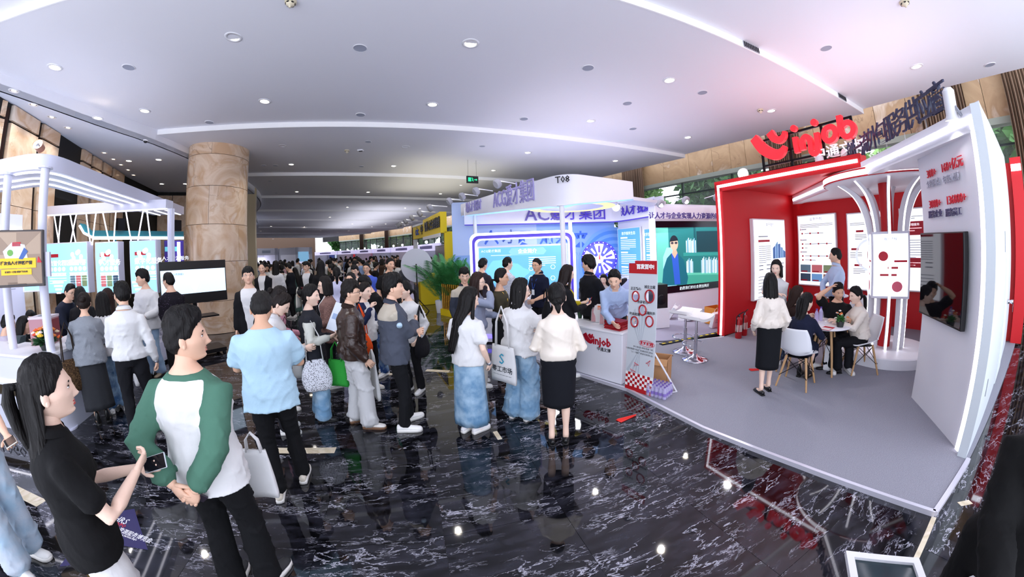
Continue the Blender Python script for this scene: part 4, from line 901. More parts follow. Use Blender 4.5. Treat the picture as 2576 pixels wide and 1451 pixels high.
for j,n in((0,3),(1,4),(2,1),(3,4),(4,2)):
 zz=zt-(.46,.72,.82,1.02,1.12)[j]
 for i in range(n):disc(T,W_*(.13+.21*i),zz,.022,PRED,'icon',t);
 lines(T,t,W_*.19,W_*(.05+.21*n),zz,1,.05,TXT,.012,False)
for i,z in enumerate((.36,.62,.92)):pan(T,[(W_*.085,zt-z,.015,.05)],PRED,'mark',t);lines(T,t,W_*.1,W_*.24,zt-z,1,1,TXT,.018,False)
for j in range(2):
 for i in range(3):pan(T,[(W_*(.2+.3*i),zt-1.33-.22*j,W_*.27,.19)],PHOTO[j*3+i],'photo_print',t);pan(T,[(W_*(.17+.3*i),zt-1.40-.22*j,W_*.16,.03)],PRED,'pill',t,-.006)
t,T,W_=boxat('poster_light_box',(2131,537),(2246,735),'B','lit white poster with red pills behind the tree-shaped stand');zt=wallpt(2131,537,'B').z
text('培训咨询',.085,t,T@upright(W_*.62,zt-.12),TXT);lines(T,t,W_*.08,W_*.92,zt-.24,2,.035)
disc(T,W_*.55,zt-.95,W_*.36,mat('pale_ring','dbe6f2',.5,emit=.6),'ring_print',t,-.003,40,W_*.31)
for x,z in((.3,.42),(.85,.38),(.18,.82),(.25,1.18)):pan(T,[(W_*x,zt-z,W_*.17,.045)],PRED,'pill',t,-.006);lines(T,t,W_*(x-.11),W_*min(x+.16,.95),zt-z-.08,4,.035)
t,T,W_=boxat('poster_light_box',(2262,525),(2335,735),'B','lit white poster with red blocks half hidden by the white slanted wall');zt=wallpt(2262,525,'B').z
for z,h in((.42,.28),(1.12,.2)):pan(T,[(W_*.5,zt-z,W_*.72,h)],PRED,'red_block',t);lines(T,t,W_*.18,W_*.8,zt-z,2,.05,PANEL,.016)
text('人事管理服务',.06,t,T@upright(W_*.42,zt-.35,-.008),PANEL);lines(T,t,W_*.15,W_*.85,zt-.18,2,.04);lines(T,t,W_*.15,W_*.85,zt-.66,8,.05)
# rooftop sign of red letters on a black frame
sP,sQ=ib(.35,-.4),ib(.35,3.0)
def on(px,py):return onplane(px,py,sP,sQ)
TSn=frame(sP,sQ);inv=TSn.inverted()
def sl(px,py):v=inv@on(px,py);return(v.x,v.z)
t=empty('rooftop_sign',(0,0,0),0,'big glowing red letters on a black frame above the red roof','sign')
zr=RZ+.03
bars=MB()
xs_=[sl(1912,380)[0],sl(1985,380)[0],sl(2070,380)[0],sl(2150,380)[0]]
for x in xs_:MB().box(x-.02,x+.02,.06,.10,zr,sl(2149,288)[1]+.02,TSn).build('frame_post',DARKM,t)
zt_=sl(2149,288)[1]
for z in(3.42,zt_-.62,zt_-.30,zt_):MB().box(xs_[0],xs_[-1],.06,.10,z-.02,z+.02,TSn).build('frame_rail',DARKM,t)
def swoosh(pts,nm):
 MB().prism(pts,0,.10,TSn@Matrix.Translation((0,0.03,0))@Matrix.Rotation(PI/2,4,'X')).build(nm,SIGNR,t,smooth='auto')
def curveband(c,wd):
 P=catmull([sl(*p)for p in c],6);Wd=np.interp(np.linspace(0,1,len(P)),np.linspace(0,1,len(wd)),wd);Tn=np.gradient(P,axis=0);Tn/=np.linalg.norm(Tn,axis=1)[:,None];Nn=np.c_[-Tn[:,1],Tn[:,0]]
 return[tuple(p)for p in P+Nn*Wd[:,None]]+[tuple(p)for p in(P-Nn*Wd[:,None])[::-1]]
swoosh(curveband([(1899,348),(1922,375),(1950,389),(1968,384),(1977,368)],(.085,.105,.105,.075,.03)),'swoosh');swoosh(curveband([(1939,334),(1950,349),(1964,353),(1974,344),(1976,331)],(.075,.07,.066,.05,.03)),'swoosh')
def lt(pts,wd,nm='letter'):swoosh(curveband(pts,wd),nm)
W1=(.045,)*3
lt([(2002,346),(2005,366),(2009,385)],W1);m_=MB();
for px,py in((1999,324),(2050,309)):
 x,z=sl(px,py);MB().lathe([(.058,0),(.062,.02),(.062,.09),(.058,.10)],18,TSn@Matrix.Translation((x,.03,z))@Matrix.Rotation(PI/2,4,'X')).build('letter_dot',SIGNR,t,smooth='auto')
lt([(2023,378),(2020,358),(2028,345),(2038,349),(2042,366),(2044,382),(2052,388),(2060,380),(2059,360),(2056,335)],W1)
lt([(2090,320),(2078,328),(2076,345),(2086,356),(2100,350),(2105,335),(2099,322),(2089,320)],W1);lt([(2112,292),(2115,312),(2119,333),(2130,345),(2144,341),(2150,327),(2145,313),(2132,310),(2121,318)],W1)
x,z=sl(2113,379);text('中通文博',.24,t,TSn@upright(x,z,-.02),mat('sign_white','f2f0f4',.3,emit=.15),'raised_lettering',.03,.002)
ts=empty('beam_lettering',(0,0,0),0,'navy blue raised characters standing along the white beam','sign')
x0,x1=.22,.9
chars='创一流外包服务供应商'
pb_=[onplane(px,400,BE,pB)for px in(2140,2382)];u0,u1=[(p.xy-BE).length for p in pb_]
for i,ch in enumerate(chars):u=u0+(u1-u0)*i/(len(chars)-1);text(ch,.34,ts,TB@upright(u,3.30,.02),NAVY,'raised_character',.02,.001)
ACR=mat('clear_acrylic','ffffff',.05,alpha=.15)
for i in range(5):u=u0+(u1-u0)*(i+.3)/5;MB().box(u-.01,u+.01,.05,.056,3.07,3.42,TB).build('clear_support',ACR,ts)
# spotlights
def spot(name,p,d,lab,L_=.22,r=.062,body=None,pw=60,emit=True,cap=RIM,base=None,group=None):
 p=Vector(p);d=Vector(d).normalized();t=empty(name,(0,0,0),0,lab,'spotlight',group);Mq=Matrix.Translation(p)@d.to_track_quat('Z','Y').to_matrix().to_4x4()
 MB().lathe([(r*.6,-L_),(r,-L_*.9),(r,-.05),(r*1.25,0),(r*1.1,-.012),(.001,-.02)],18,Mq,cap=False).build('body',body or cap,t,smooth='auto')
 MB().lathe([(.001,-.012),(r*1.08,-.008)],18,Mq,cap=False).build('lens',mat('spot_lens','ffffff',.3,emit=16),t)
 if base is not None:MB().tube([p-d*L_*.5,Vector(base)*.5+(p-d*L_*.5)*.5+Vector((0,0,.03)),Vector(base)],.014,8).build('bracket',SILV,t)
 if pw:
  ld=bpy.data.lights.new('spot','SPOT');ld.energy=pw;ld.spot_size=rad(80);ld.spot_blend=.7;ld.shadow_soft_size=.05;ld.color=(.95,.94,1);lo=bpy.data.objects.new('spot_light',ld);COL.objects.link(lo);lo.matrix_world=Mq@Matrix.Translation((0,0,.03))@Matrix.Rotation(PI,4,'X')
 return t
pb=onplane(2391,262,BE,pB);spot('spotlight',onplane(2391,308,BE,pB)+Vector((-.06,-.05,.0)),(.12,.1,-1),'white cylinder spotlight on top of the tall white panel',.30,.055,pw=8,base=onplane(2420,292,BE,pB))
spot('spotlight',onplane(2122,412,BE,pB)+Vector((-.05,-.05,.02)),(-.35,-.1,-1),'white cylinder spotlight in the middle of the white beam',.24,.055,pw=12,base=onplane(2150,430,BE,pB))
q=ib(.1,2.05);spot('spotlight',(q.x,q.y,hz(2048,424,q)),(-.4,-.4,-.8),'white spotlight shining below the red letters',.24,.075,pw=160,base=(q.x,q.y,RZ+.03))
q=ib(0,.55);spot('spotlight',(q.x,q.y,hz(1872,437,q)),(-.5,-.5,-.25),'bright round floodlight on the red fascia left end',.2,.085,pw=110,base=(q.x+.05,q.y+.05,RZ+.03))
# tree-shaped light stand
tc2=ib(.85,2.85);t=empty('tree_light_stand',(tc2.x,tc2.y,PZ),0,'white tree-shaped light stand with curved ribs on a round base','stand')
MB().lathe([(.80,0),(.80,.15),(.78,.165)],48).build('base',WHITE,t,smooth='auto');MB().lathe([(.10,.16),(.10,2.85)],20).build('core',RED,t,smooth='auto')
MB().lathe([(.98,2.80),(1.0,2.83),(1.0,2.93),(.98,2.95)],56).build('crown',WHITE,t,smooth='auto')
for z in(2.812,2.918):MB().lathe([(1.005,z),(1.013,z),(1.013,z+.02),(1.005,z+.02)],56,cap=False).build('red_band',RED,t)
MB().lathe([(1.005,2.84),(1.011,2.84),(1.011,2.91),(1.005,2.91)],56,cap=False).build('led_band',LED,t)
for k in range(9):
 a=2*PI*k/9+.3;M_=Matrix.Rotation(a,4,'Z');rr=[(.27,.16),(.27,.9),(.27,1.6),(.29,2.0),(.36,2.35),(.50,2.62),(.72,2.80)]
 m=MB();pts=[];
 P=catmull(rr,5);m.prism([(p[0]+.05,p[1])for p in P]+[(p[0]-.05,p[1]+.0)for p in P[::-1]],-.022,.022,M_@Matrix.Rotation(PI/2,4,'X'));rb=m.build('rib',WHITE,t,smooth='auto')
 MB().prism([(p[0]+.056,p[1])for p in P]+[(p[0]+.05,p[1])for p in P[::-1]],-.016,.016,M_@Matrix.Rotation(PI/2,4,'X')).build('led_line',LED,rb)
aC=math.atan2(IB.y,IB.x)
cb=Matrix.Rotation(aC+rad(22),4,'Z')
MB().box(-.30,.30,-.30,.30,.98,2.02,cb).build('cube',mat('cube_frame','dcdbe6',.4),t,bevel=.01)
for k in range(4):
 Tk=cb@Matrix.Rotation(k*PI/2,4,'Z')@Matrix.Translation((-.30,-.304,0));MB().box(.03,.57,0,.004,1.02,1.98,Tk).build('panel',PANEL,t)
 if k in(2,3,0):
  Tk=Tk@Matrix.Translation((0,-.002,0));text('服务流程',.05,t,Tk@upright(.3,1.90),TXT);disc(Tk,.18,1.64,.075,PRED,'red_disc',t);disc(Tk,.40,1.17,.082,mat('print_pink','ea6a80',.5),'pink_disc',t)
  for x,z,w_ in((.45,1.56,.2),(.33,1.46,.16),(.26,1.35,.26)):pan(Tk,[(x,z,w_,.03)],PRED,'pill',t)
  # bar stools
def stool(px,py,lab,rz):
 p=at(px,py,PZ);t=empty('bar_stool',p,rz,lab,'stool',scale=1.06)
 MB().lathe([(.205,0),(.20,.012),(.12,.035),(.05,.065),(.03,.10)],32).build('base',CHROME,t,smooth=True);MB().lathe([(.03,.08),(.03,.42),(.022,.43),(.022,.66)],16).build('post',CHROME,t,smooth='auto')
 m=MB();m.tube([(.03*0+.17*math.cos(a),.17*math.sin(a)+.05,.26)for a in np.linspace(-.5,PI+.5,16)],.011,8);m.build('footrest',CHROME,t,smooth=True)
 m=MB();n=14;P=[(-.21+.42*i/n,.66+.05*abs(2*i/n-1)**2.2*(1 if i<n/2 else .9)-.0)for i in range(n+1)]
 m.prism([(x,z+.025)for x,z in P]+[(x,z-.02)for x,z in P[::-1]],-.20,.20,Matrix.Rotation(PI/2,4,'X'));m.build('seat',mat('white_seat','f4f2f2',.35),t,smooth='auto')
 m=MB();m.tube([(0,0,.63),(.16,-.08,.60)],.006,6);m.build('lever',CHROME,t)
stool(1722,884,'white saddle bar stool on chrome stem, the farther of the pair',.5);stool(1748,904,'white saddle bar stool on chrome stem, the nearer of the pair',.4)
# fire extinguishers
for px,py,lab in((1857,850,'red fire extinguisher at the red wall corner, nearer one'),(1871,843,'red fire extinguisher behind the other at the red wall')):
 p=at(px,py,PZ);t=empty('fire_extinguisher',p,.6 if px>1860 else .2,lab,'extinguisher')
 MB().lathe([(.06,0),(.068,.02),(.068,.36),(.05,.41),(.025,.43)],20).build('cylinder',mat('extinguisher_red','b3121a',.3),t,smooth='auto');MB().lathe([(.02,.43),(.02,.48)],10).build('valve',CHROME,t)
 MB().tube([(-.02,0,.48),(.05,-.02,.51),(.12,-.03,.53)],.010,6).build('handle',BLACK,t);MB().tube([(-.02,0,.47),(-.07,0,.45),(-.08,0,.30),(-.078,0,.12)],.011,8).build('hose',BLACK,t)
 MB().lathe([(.0695,.14),(.0695,.28)],12,cap=False).build('label',mat('label_paper','e7e2d8',.6),t)
 # counter with logo
cP,cQ=Vector((.30,5.80)),Vector((1.46,4.34));TC=frame(cP,cQ);CW=(cQ-cP).length;CH=hz(1565,838,cQ)+.0
t=empty('promo_counter',(0,0,0),0,'white box counter with red logo on its front','counter')
MB().box(0,CW,0,.55,PZ,CH-.03,TC).build('body',mat('counter_white','e9e9f1',.35),t,bevel=.008);MB().box(-.01,CW+.01,-.012,.57,CH-.03,CH,TC).build('top',WHITE,t,bevel=.006)
lx=lambda px,py:(lambda v:(v.x,v.z))(TC.inverted()@onplane(px,py,cP,cQ))
LRED=mat('logo_red','b3122a',.4)
def cband(c,wd):
 P=catmull([lx(*p)for p in c],6);Wd=np.interp(np.linspace(0,1,len(P)),np.linspace(0,1,len(wd)),wd);Tn=np.gradient(P,axis=0);Tn/=np.linalg.norm(Tn,axis=1)[:,None];Nn=np.c_[-Tn[:,1],Tn[:,0]]
 return[tuple(p)for p in P+Nn*Wd[:,None]]+[tuple(p)for p in(P-Nn*Wd[:,None])[::-1]]
for c,wd in(([(1471,838),(1478,852),(1487,859),(1491,853)],(.035,.04,.03,.01)),([(1482,840),(1486,847),(1489,847),(1491,840)],(.025,.026,.02,.01))):polyp(TC,cband(c,wd),LRED,'logo_swoosh',t)
x,z=lx(1514,860);text('injob',.165,t,TC@upright(x,z,-.006),LRED,'logo_lettering',0,.006);x,z=lx(1519,880);text('中通文博',.062,t,TC@upright(x,z,-.006),DNAVY,'logo_lettering',0,.001)
def oncounter(px,py):return at(px,py,CH)
ACRY=mat('clear_holder','eef2f6',.05,alpha=.2);BRO=mat('brochure_white','f0e9e6',.5);BRR=mat('brochure_red','c2182a',.45);ORG=mat('brochure_orange','f08a5a',.5)
rzc=math.atan2((cQ-cP).y,(cQ-cP).x)
for i,(px,py,lab)in enumerate(((1498,811,'clear stand of red and white brochures, left one on the counter'),(1519,817,'clear stand of red and white brochures, middle one on the counter'),(1503,800,'clear stand of red and white brochures, rear one on the counter'))):
 p=oncounter(px,py);t=empty('brochure_stand',p,rzc+.35,lab,'brochure stand');Rk=Matrix.Rotation(-.22,4,'X')
 MB().box(-.075,.075,-.01,.05,0,.006).build('foot',ACRY,t);MB().box(-.078,.078,-.004,-.001,0,.24,Rk).build('front_sheet',ACRY,t)
 for k in range(3):
  b_=MB().box(-.07,.07,.004+k*.012,.010+k*.012,.01,.27+.012*k,Rk).build('brochure',BRO,t);
  if k==0:MB().prism([(-.069,.012),(-.069,.268),(-.03,.268),(-.045,.16),(-.01,.10),(-.0,.012)],0,.001,Rk@Matrix.Translation((0,.0035,0))@Matrix.Rotation(PI/2,4,'X')).build('cover_print',BRR,b_);MB().box(.02,.069,.002,.0034,.20,.266,Rk).build('cover_print',ORG,b_)
p0=oncounter(1551,826)
for k in range(6):
 o=MB().box(-.105,.105,-.15,.15,0,.019).build('red_book',mat('book_red','a5141f',.35),label=('red gift book, %s of the pile on the counter'%['bottom','second','third','fourth','fifth','topmost'][k]),bevel=.003);tag(o,cat='book',group='red books piled on the counter');o.location=(p0.x+.01*(k%2),p0.y+.008*(k%3),CH+k*.0205);o.rotation_euler=(0,0,rzc+1.45+.12*(k%3)-(0 if k<4 else .2))
p=oncounter(1537,808);o=MB().lathe([(.028,0),(.031,.03),(.031,.14),(.014,.18),(.014,.205),(.001,.206)],14).build('water_bottle',mat('bottle_lilac','cdc4f0',.1,alpha=.55),label='small clear water bottle beside the red books on the counter',loc=p);tag(o,cat='bottle')
def box_open(name,p,rz,w_,d_,h_,m,lab,flaps=True,cat='box'):
 t=empty(name,p,rz,lab,cat);th=.006
 for a in((-w_/2,w_/2,-d_/2,-d_/2+th),(-w_/2,w_/2,d_/2-th,d_/2),(-w_/2,-w_/2+th,-d_/2,d_/2),(w_/2-th,w_/2,-d_/2,d_/2)):MB().box(*a,0,h_).build('side',m,t)
 MB().box(-w_/2,w_/2,-d_/2,d_/2,0,th).build('bottom',m,t)
 if flaps:
  for s_,ang in((1,.5),(-1,.9)):MB().box(-w_/2,w_/2,0,d_*.42,0,th,Matrix.Translation((0,s_*d_/2,h_))@Matrix.Rotation(0 if s_>0 else PI,4,'Z')@Matrix.Rotation(-ang,4,'X')).build('flap',m,t)
 return t
KRAFT=mat('kraft_card','b98a5e',.8)
box_open('cardboard_box',oncounter(1566,812),rzc,.13,.10,.10,KRAFT,'little open kraft box on the counter behind the red books')
def flowers(p,lab,pot,n,rad_,hh,cols,seed,potm,green='3d7a3a',extra=None,foliage=40):
 t=empty('flower_arrangement',p,0,lab,'flowers');rg=np.random.default_rng(seed)
 MB().lathe(pot,18).build('pot',potm,t,smooth='auto');zt=pot[-1][1];zt=max(z for _,z in pot)
 m=MB()
 for i in range(foliage):
  a,e=rg.uniform(0,2*PI),rg.uniform(.1,1.35);d=Vector((math.cos(a)*math.cos(e),math.sin(a)*math.cos(e),math.sin(e)));L_=rad_*rg.uniform(.6,1.15);s_=d.cross(Vector((0,0,1))).normalized()*L_*rg.uniform(.10,.2);c=Vector((0,0,zt-.01));up_=Vector((0,0,1))
  m.quad(c+d*L_*.25,c+d*L_*.6+s_+up_*.01,c+d*L_*1.0-up_*.02,c+d*L_*.6-s_+up_*.01)
 m.build('foliage',mat('foliage_'+green,green,.6),t,kind='stuff')
 for i in range(n):
  a,e=rg.uniform(0,2*PI),rg.uniform(.35,1.5);d=Vector((math.cos(a)*math.cos(e)*rad_,math.sin(a)*math.cos(e)*rad_,math.sin(e)*hh));c=cols[i%len(cols)];r=rad_*rg.uniform(.13,.19);m=MB()
  m.ball((0,0,0),(r*.55,r*.55,r*.6),8)
  for k in range(6):b_=k*PI/3;m.ball((math.cos(b_)*r*.5,math.sin(b_)*r*.5,-.1*r),(r*.5,r*.5,r*.42),6)
  m.build('blossom',mat('petal_'+c,c,.6),t,smooth=True,loc=Vector((0,0,zt))+d)
 return t
flowers(oncounter(1459,800),'small bouquet of pale pink and white flowers at the counter end',[(.03,0),(.045,.10),(.04,.11)],12,.11,.16,['f3d5d6','f6efe9','d9606a','f4e3c8'],5,mat('pot_green','20452c',.5),foliage=46)
# paper stacks / white screen folder behind the counter end
p=far(1447,760,6.15);t=empty('white_carrier_bag',(p.x,p.y,.665),.3,'upright white paper bag behind the counter beside the woman in yellow','bag');MB().box(-.20,.20,-.05,.05,0,.34).build('bag_body',mat('bag_white','f3f3f6',.6),t,bevel=.01);lines(Matrix.Translation((0,-.052,0)),t,.02,.16,.12,2,.04)
t2=empty('white_side_table',(p.x,p.y,PZ),.3,'white table behind the promo counter carrying the paper bag','table');MB().box(-.5,.6,-.28,.28,.60,.64).build('table_top',WHITE,t2)
for x in(-.46,.56):
 for y in(-.24,.24):MB().box(x-.02,x+.02,y-.02,y+.02,0,.60).build('leg',WHITE,t2)
 # leaning standee with round holes
sA,sB=at(1571,978,.02),at(1638,1001,.02);hT=(hz(1573,660,sA)+hz(1641,655,sB))/2;T0=frame(sA,sB,.02)@Matrix.Rotation(-.05,4,'X');SWd=(sB.xy-sA.xy).length;SH_=hT-.01
t=empty('game_standee',(0,0,0),0,'tall grey game board with round holes and red headline','standee')
SGREY=mat('standee_grey','cdd3da',.5);nt,b_,N,L=nodes(SGREY)
holes=[(.27,.735,.085),(.76,.745,.105),(.53,.640,.085),(.25,.545,.088),(.78,.565,.088)]
n=40;
# the board as a strip mesh around five round openings
bm=bmesh.new();outer=[(0,0),(SWd,0),(SWd,SH_),(SWd*.22,SH_),(SWd*.22,SH_-.035),(0,SH_-.035)];edges=[]
def loop(pts):
 vs=[bm.verts.new((x,0,z))for x,z in pts]
 for i in range(len(vs)):edges.append(bm.edges.new((vs[i],vs[(i+1)%len(vs)])))
loop(outer)
for hx,hz_,hr in holes:loop([(hx*SWd+hr*SWd*1.5*math.cos(a)*.95,hz_*SH_+hr*SWd*1.5*math.sin(a)*1.15)for a in np.linspace(0,2*PI,28,endpoint=False)])
bmesh.ops.triangle_fill(bm,use_beauty=True,edges=edges);r_=bmesh.ops.extrude_face_region(bm,geom=bm.faces[:]);bmesh.ops.translate(bm,vec=(0,.014,0),verts=[v for v in r_['geom']if isinstance(v,bmesh.types.BMVert)]);bmesh.ops.recalc_face_normals(bm,faces=bm.faces[:])
me=bpy.data.meshes.new('board');bm.to_mesh(me);bm.free();me.materials.append(SGREY);o=bpy.data.objects.new('board',me);COL.objects.link(o);o.parent=t;o.matrix_local=T0
for hx,hz_,hr in holes:
 m=MB();m.tube([(hx*SWd+hr*SWd*1.5*math.cos(a)*.95,-.006,hz_*SH_+hr*SWd*1.5*math.sin(a)*1.15)for a in np.linspace(0,2*PI,29)],.010,6);o=m.build('hole_ring',mat('ring_red','a51622',.4),t);o.matrix_local=T0
 text({.27:'正正精心',.76:'诚立立服',.53:'永驻初心',.25:'种品如满',.78:'富福利多'}[hx],.042,t,T0@upright(hx*SWd,hz_*SH_+hr*SWd*1.5*1.15+.035),DNAVY,bold=.001)
SR=mat('standee_red','b5121b',.45)
polyp(T0,[(.004,SH_*.905),(SWd-.004,SH_*.905),(SWd-.004,SH_-.004),(SWd*.22+.004,SH_-.004),(SWd*.22+.004,SH_-.038),(.004,SH_-.038)],SR,'headline_field',t,-.002,.002);text('百发百中!',.064,t,T0@upright(SWd*.60,SH_*.953,-.006),mat('print_white','f4f2f0',.5),bold=.004)
text('游戏规则',.05,t,T0@upright(SWd*.72,SH_*.395,-.004),PRED,bold=.002)
m=MB();m.tube([(SWd*.72+.12*math.cos(a),-.003,SH_*.397+.04*math.sin(a))for a in np.linspace(0,2*PI,25)],.0025,4);o=m.build('oval_line',PRED,t);o.matrix_local=T0
for i,s_ in enumerate(('参与者每人领取3张纸飞机','在规定距离外将纸飞机瞄准洞口射击','飞入一架纸飞机即可获得礼品')):text(s_,.027,t,T0@upright(SWd*.95,SH_*(.358-.022*i),-.003),DNAVY,align='RIGHT')
for x,z,s_,a in((.80,.255,.055,.4),(.36,.225,.05,-.6),(.24,.165,.06,-.5)):
 m=MB();P_=[(-.6,.1),(.9,.5),(.0,-.7),(-.12,-.05),(.9,.5),(-.6,.1),(-.12,-.05)];ca_,sa_=math.cos(a),math.sin(a);m.tube([(x*SWd+s_*(u*ca_-v*sa_),-.003,z*SH_+s_*(u*sa_+v*ca_))for u,v in P_],.0028,4);o=m.build('paper_plane_print',PRED,t);o.matrix_local=T0
o=MB().box(.004,SWd-.004,-.002,0,.004,.075).build('red_field',SR,t);o.matrix_local=T0
sq=MB();sw=MB();nx=11;c_=(SWd-.008)/nx
for i in range(nx):
 for j in range(5):(sq if(i+j)%2 else sw).box(.004+i*c_,.004+(i+1)*c_,-.002,0,.075+j*c_,.075+(j+1)*c_)
for mb_,m_ in((sq,SR),(sw,mat('print_white','f4f2f0',.5))):o=mb_.build('checker_print',m_,t,kind='stuff');o.matrix_local=T0
rays=MB()
for k in range(14):
 a=-.2+k*.26+1.4;
 p1=(SWd*.5+.26*math.cos(a),SH_*.36+.55*math.sin(a));p2=(SWd*.5+.26*math.cos(a+.12),SH_*.36+.55*math.sin(a+.12))
 if all(.01<p[0]<SWd-.01 for p in(p1,p2)):rays.prism([(SWd*.5,SH_*.36),p1,p2],0,.0008,T0@Matrix.Translation((0,-.0002,0))@Matrix.Rotation(PI/2,4,'X'))
rays.build('ray_print',mat('standee_grey2','b9c1ca',.5),t,kind='stuff')
foot=at(1702,985,PZ);top_=T0@Vector((SWd*.9,.02,SH_*.36));MB().tube([top_,foot],.012,8).build('prop_strut',RIM,t);MB().tube([T0@Vector((SWd*.9,.02,.02)),foot],.008,8).build('prop_strut',RIM,t)
# brown box, water pack, cartons
bx=at(1657,955,PZ);box_open('cardboard_box',bx,rzc+.2,.30,.24,.36,KRAFT,'tall open brown cardboard box on the carpet behind the standee')
wp_=at(1668,1003,PZ);wp_.y+=.12;t=empty('water_pack',wp_,rzc,'shrink-wrapped pack of small water bottles with violet labels on the carpet','water pack',scale=.82)
bt=MB().lathe([(.03,0),(.033,.02),(.033,.13),(.015,.17),(.015,.19)],10).mesh('bottle',[mat('bottle_lilac','cdc4f0',.1,alpha=.55)],True);lbm=MB().lathe([(.0335,.05),(.0335,.10)],10,cap=False).mesh('bottle_label',[mat('label_violet','6a3fb0',.5)]);cpm=MB().lathe([(.017,.185),(.017,.205),(.001,.206)],10,cap=False).mesh('bottle_cap',[mat('cap_violet','5a3a9a',.4)])
for i in range(5):
 for j in range(4):
  o=bpy.data.objects.new('bottle',bt);COL.objects.link(o);o.parent=t;o.location=((i-2)*.07,(j-1.5)*.07,.004)
  for nm,me in(('bottle_label',lbm),('bottle_cap',cpm)):c=bpy.data.objects.new(nm,me);COL.objects.link(c);c.parent=o
MB().box(-.178,.178,-.143,.143,0,.205).build('shrink_wrap',mat('shrink_film','efeaff',.12,alpha=.16),t,bevel=.02)
ORB=mat('orange_carton','d98a2e',.7);bp=at(1800,812,PZ);box_open('orange_carton',bp,.2,.42,.36,.40,ORB,'open orange carton on the carpet left of the red booth wall',flaps=False)
WB=mat('bag_white','f3f3f6',.6);
for i,(px,py,rz,tilt,lab)in enumerate(((1682,800,.9,.55,'white paper bag lying tilted below the big screen'),(1664,795,-.4,.3,'crumpled white paper bag left of the tilted one below the big screen'),(1797,822,.3,.25,'white printed paper bag leaning on the orange carton'),(1735,798,.2,1.2,'white box lying below the big screen behind the stools'),(1712,802,.6,1.35,'flat white box lying left of the other box below the screen'))):
 p=at(px,py,PZ);t=empty('paper_bag' if i<3 else 'white_box',p,rz,lab,'bag' if i<3 else 'box');Rt=Matrix.Rotation(tilt,4,'X');MB().box(-.15,.15,-.05,.05,.0,.36,Rt).build('body',WB,t,bevel=.012)
 if i<3:
  for s_ in(-.052,.052):MB().tube([Rt@Vector((x,s_,z))for x,z in((-.06,.34),(-.05,.42),(0,.45),(.05,.42),(.06,.34))],.004,6).build('handle',WB,t)
  lines(Rt@Matrix.Translation((0,-.053,0)),t,-.08,.08,.22,3,.04)
 else:MB().box(-.151,.151,-.03,.03,.355,.362,Rt).build('lid',GREYW,t)
 # meeting table and shell chairs
WOOD=mat('beech_leg','c39a6b',.45,bump=.2,bs=20,stretch=(1,1,.1))
tp_=at(2083,948,PZ);tx=Vector((4.33,3.60));
def table(p,lab,h_=.72,r=.37):
 t=empty('round_table',(p[0],p[1],PZ),.5,lab,'table');MB().lathe([(r-.02,h_-.03),(r,h_-.018),(r,h_-.006),(r-.01,h_)],40).build('table_top',WHITE,t,smooth='auto')
 for k in range(4):a=PI/4+k*PI/2;c,s_=math.cos(a),math.sin(a);MB().tube([(c*.13,s_*.13,h_-.03),(c*.27,s_*.27,0)],[.022,.014],10).build('leg',WOOD,t)
 for k in range(4):a=PI/4+k*PI/2;b_=a+PI/2;MB().tube([(math.cos(a)*.14,math.sin(a)*.14,h_-.08),(math.cos(b_)*.22,math.sin(b_)*.22,.30)],.005,6).build('wire_brace',DARKM,t);MB().tube([(math.cos(b_)*.14,math.sin(b_)*.14,h_-.08),(math.cos(a)*.22,math.sin(a)*.22,.30)],.005,6).build('wire_brace',DARKM,t)
 return t
MTAB=at(2083,862,PZ);MT=Vector((4.47,3.66));table(MT,'round white meeting table with beech legs and a flower pot')
MT2=ib(2.2,1.35);table(MT2,'round white table farther back by the red side wall')
SHELL=mat('white_shell','eceef2',.35)
def chair(p,rz,lab):
 t=empty('shell_chair',(p[0],p[1],PZ),rz,lab,'chair')
 pr=[(.235,.44),(.17,.425),(.02,.43),(-.13,.445),(-.19,.50),(-.215,.60),(-.235,.72),(-.25,.82)];wd=[.20,.225,.225,.22,.215,.21,.19,.15];lip=[.0,.012,.03,.05,.055,.045,.03,.01];rows=[];n=9
 for(y,z),w_,l_ in zip(catmull(pr,3),np.interp(np.linspace(0,1,22),np.linspace(0,1,8),wd),np.interp(np.linspace(0,1,22),np.linspace(0,1,8),lip)):
  rows.append([(w_*u,y+l_*1.3*u*u*(1 if z>.46 else .3),z+l_*1.4*u*u*(1 if z<.5 else .2))for u in np.linspace(-1,1,n)])
 m=MB();vs=[p_ for r in rows for p_ in r];fs=[(i*n+j,i*n+j+1,(i+1)*n+j+1,(i+1)*n+j)for i in range(21)for j in range(n-1)];m.add(vs,fs)
 o=m.build('shell',SHELL,t,smooth=True);sm=o.modifiers.new('s','SOLIDIFY');sm.thickness=.012
 for sx in(-1,1):
  for sy in(-1,1):MB().tube([(sx*.13,.02+sy*.11,.425),(sx*.21,.02+sy*.21,0)],[.018,.012],10).build('leg',WOOD,t)
  MB().tube([(sx*.14,-.09,.40),(sx*.19,.19,.16)],.005,6).build('wire_brace',DARKM,t);MB().tube([(sx*.14,.13,.40),(sx*.19,-.15,.16)],.005,6).build('wire_brace',DARKM,t)
 for sy in(-1,1):MB().tube([(-.14,.02+sy*.11,.40),(.19,.02+sy*.19,.16)],.005,6).build('wire_brace',DARKM,t);MB().tube([(.14,.02+sy*.11,.40),(-.19,.02+sy*.19,.16)],.005,6).build('wire_brace',DARKM,t)
 MB().box(-.14,.14,-.10,.14,.405,.42).build('seat_mount',DARKM,t)
 return t
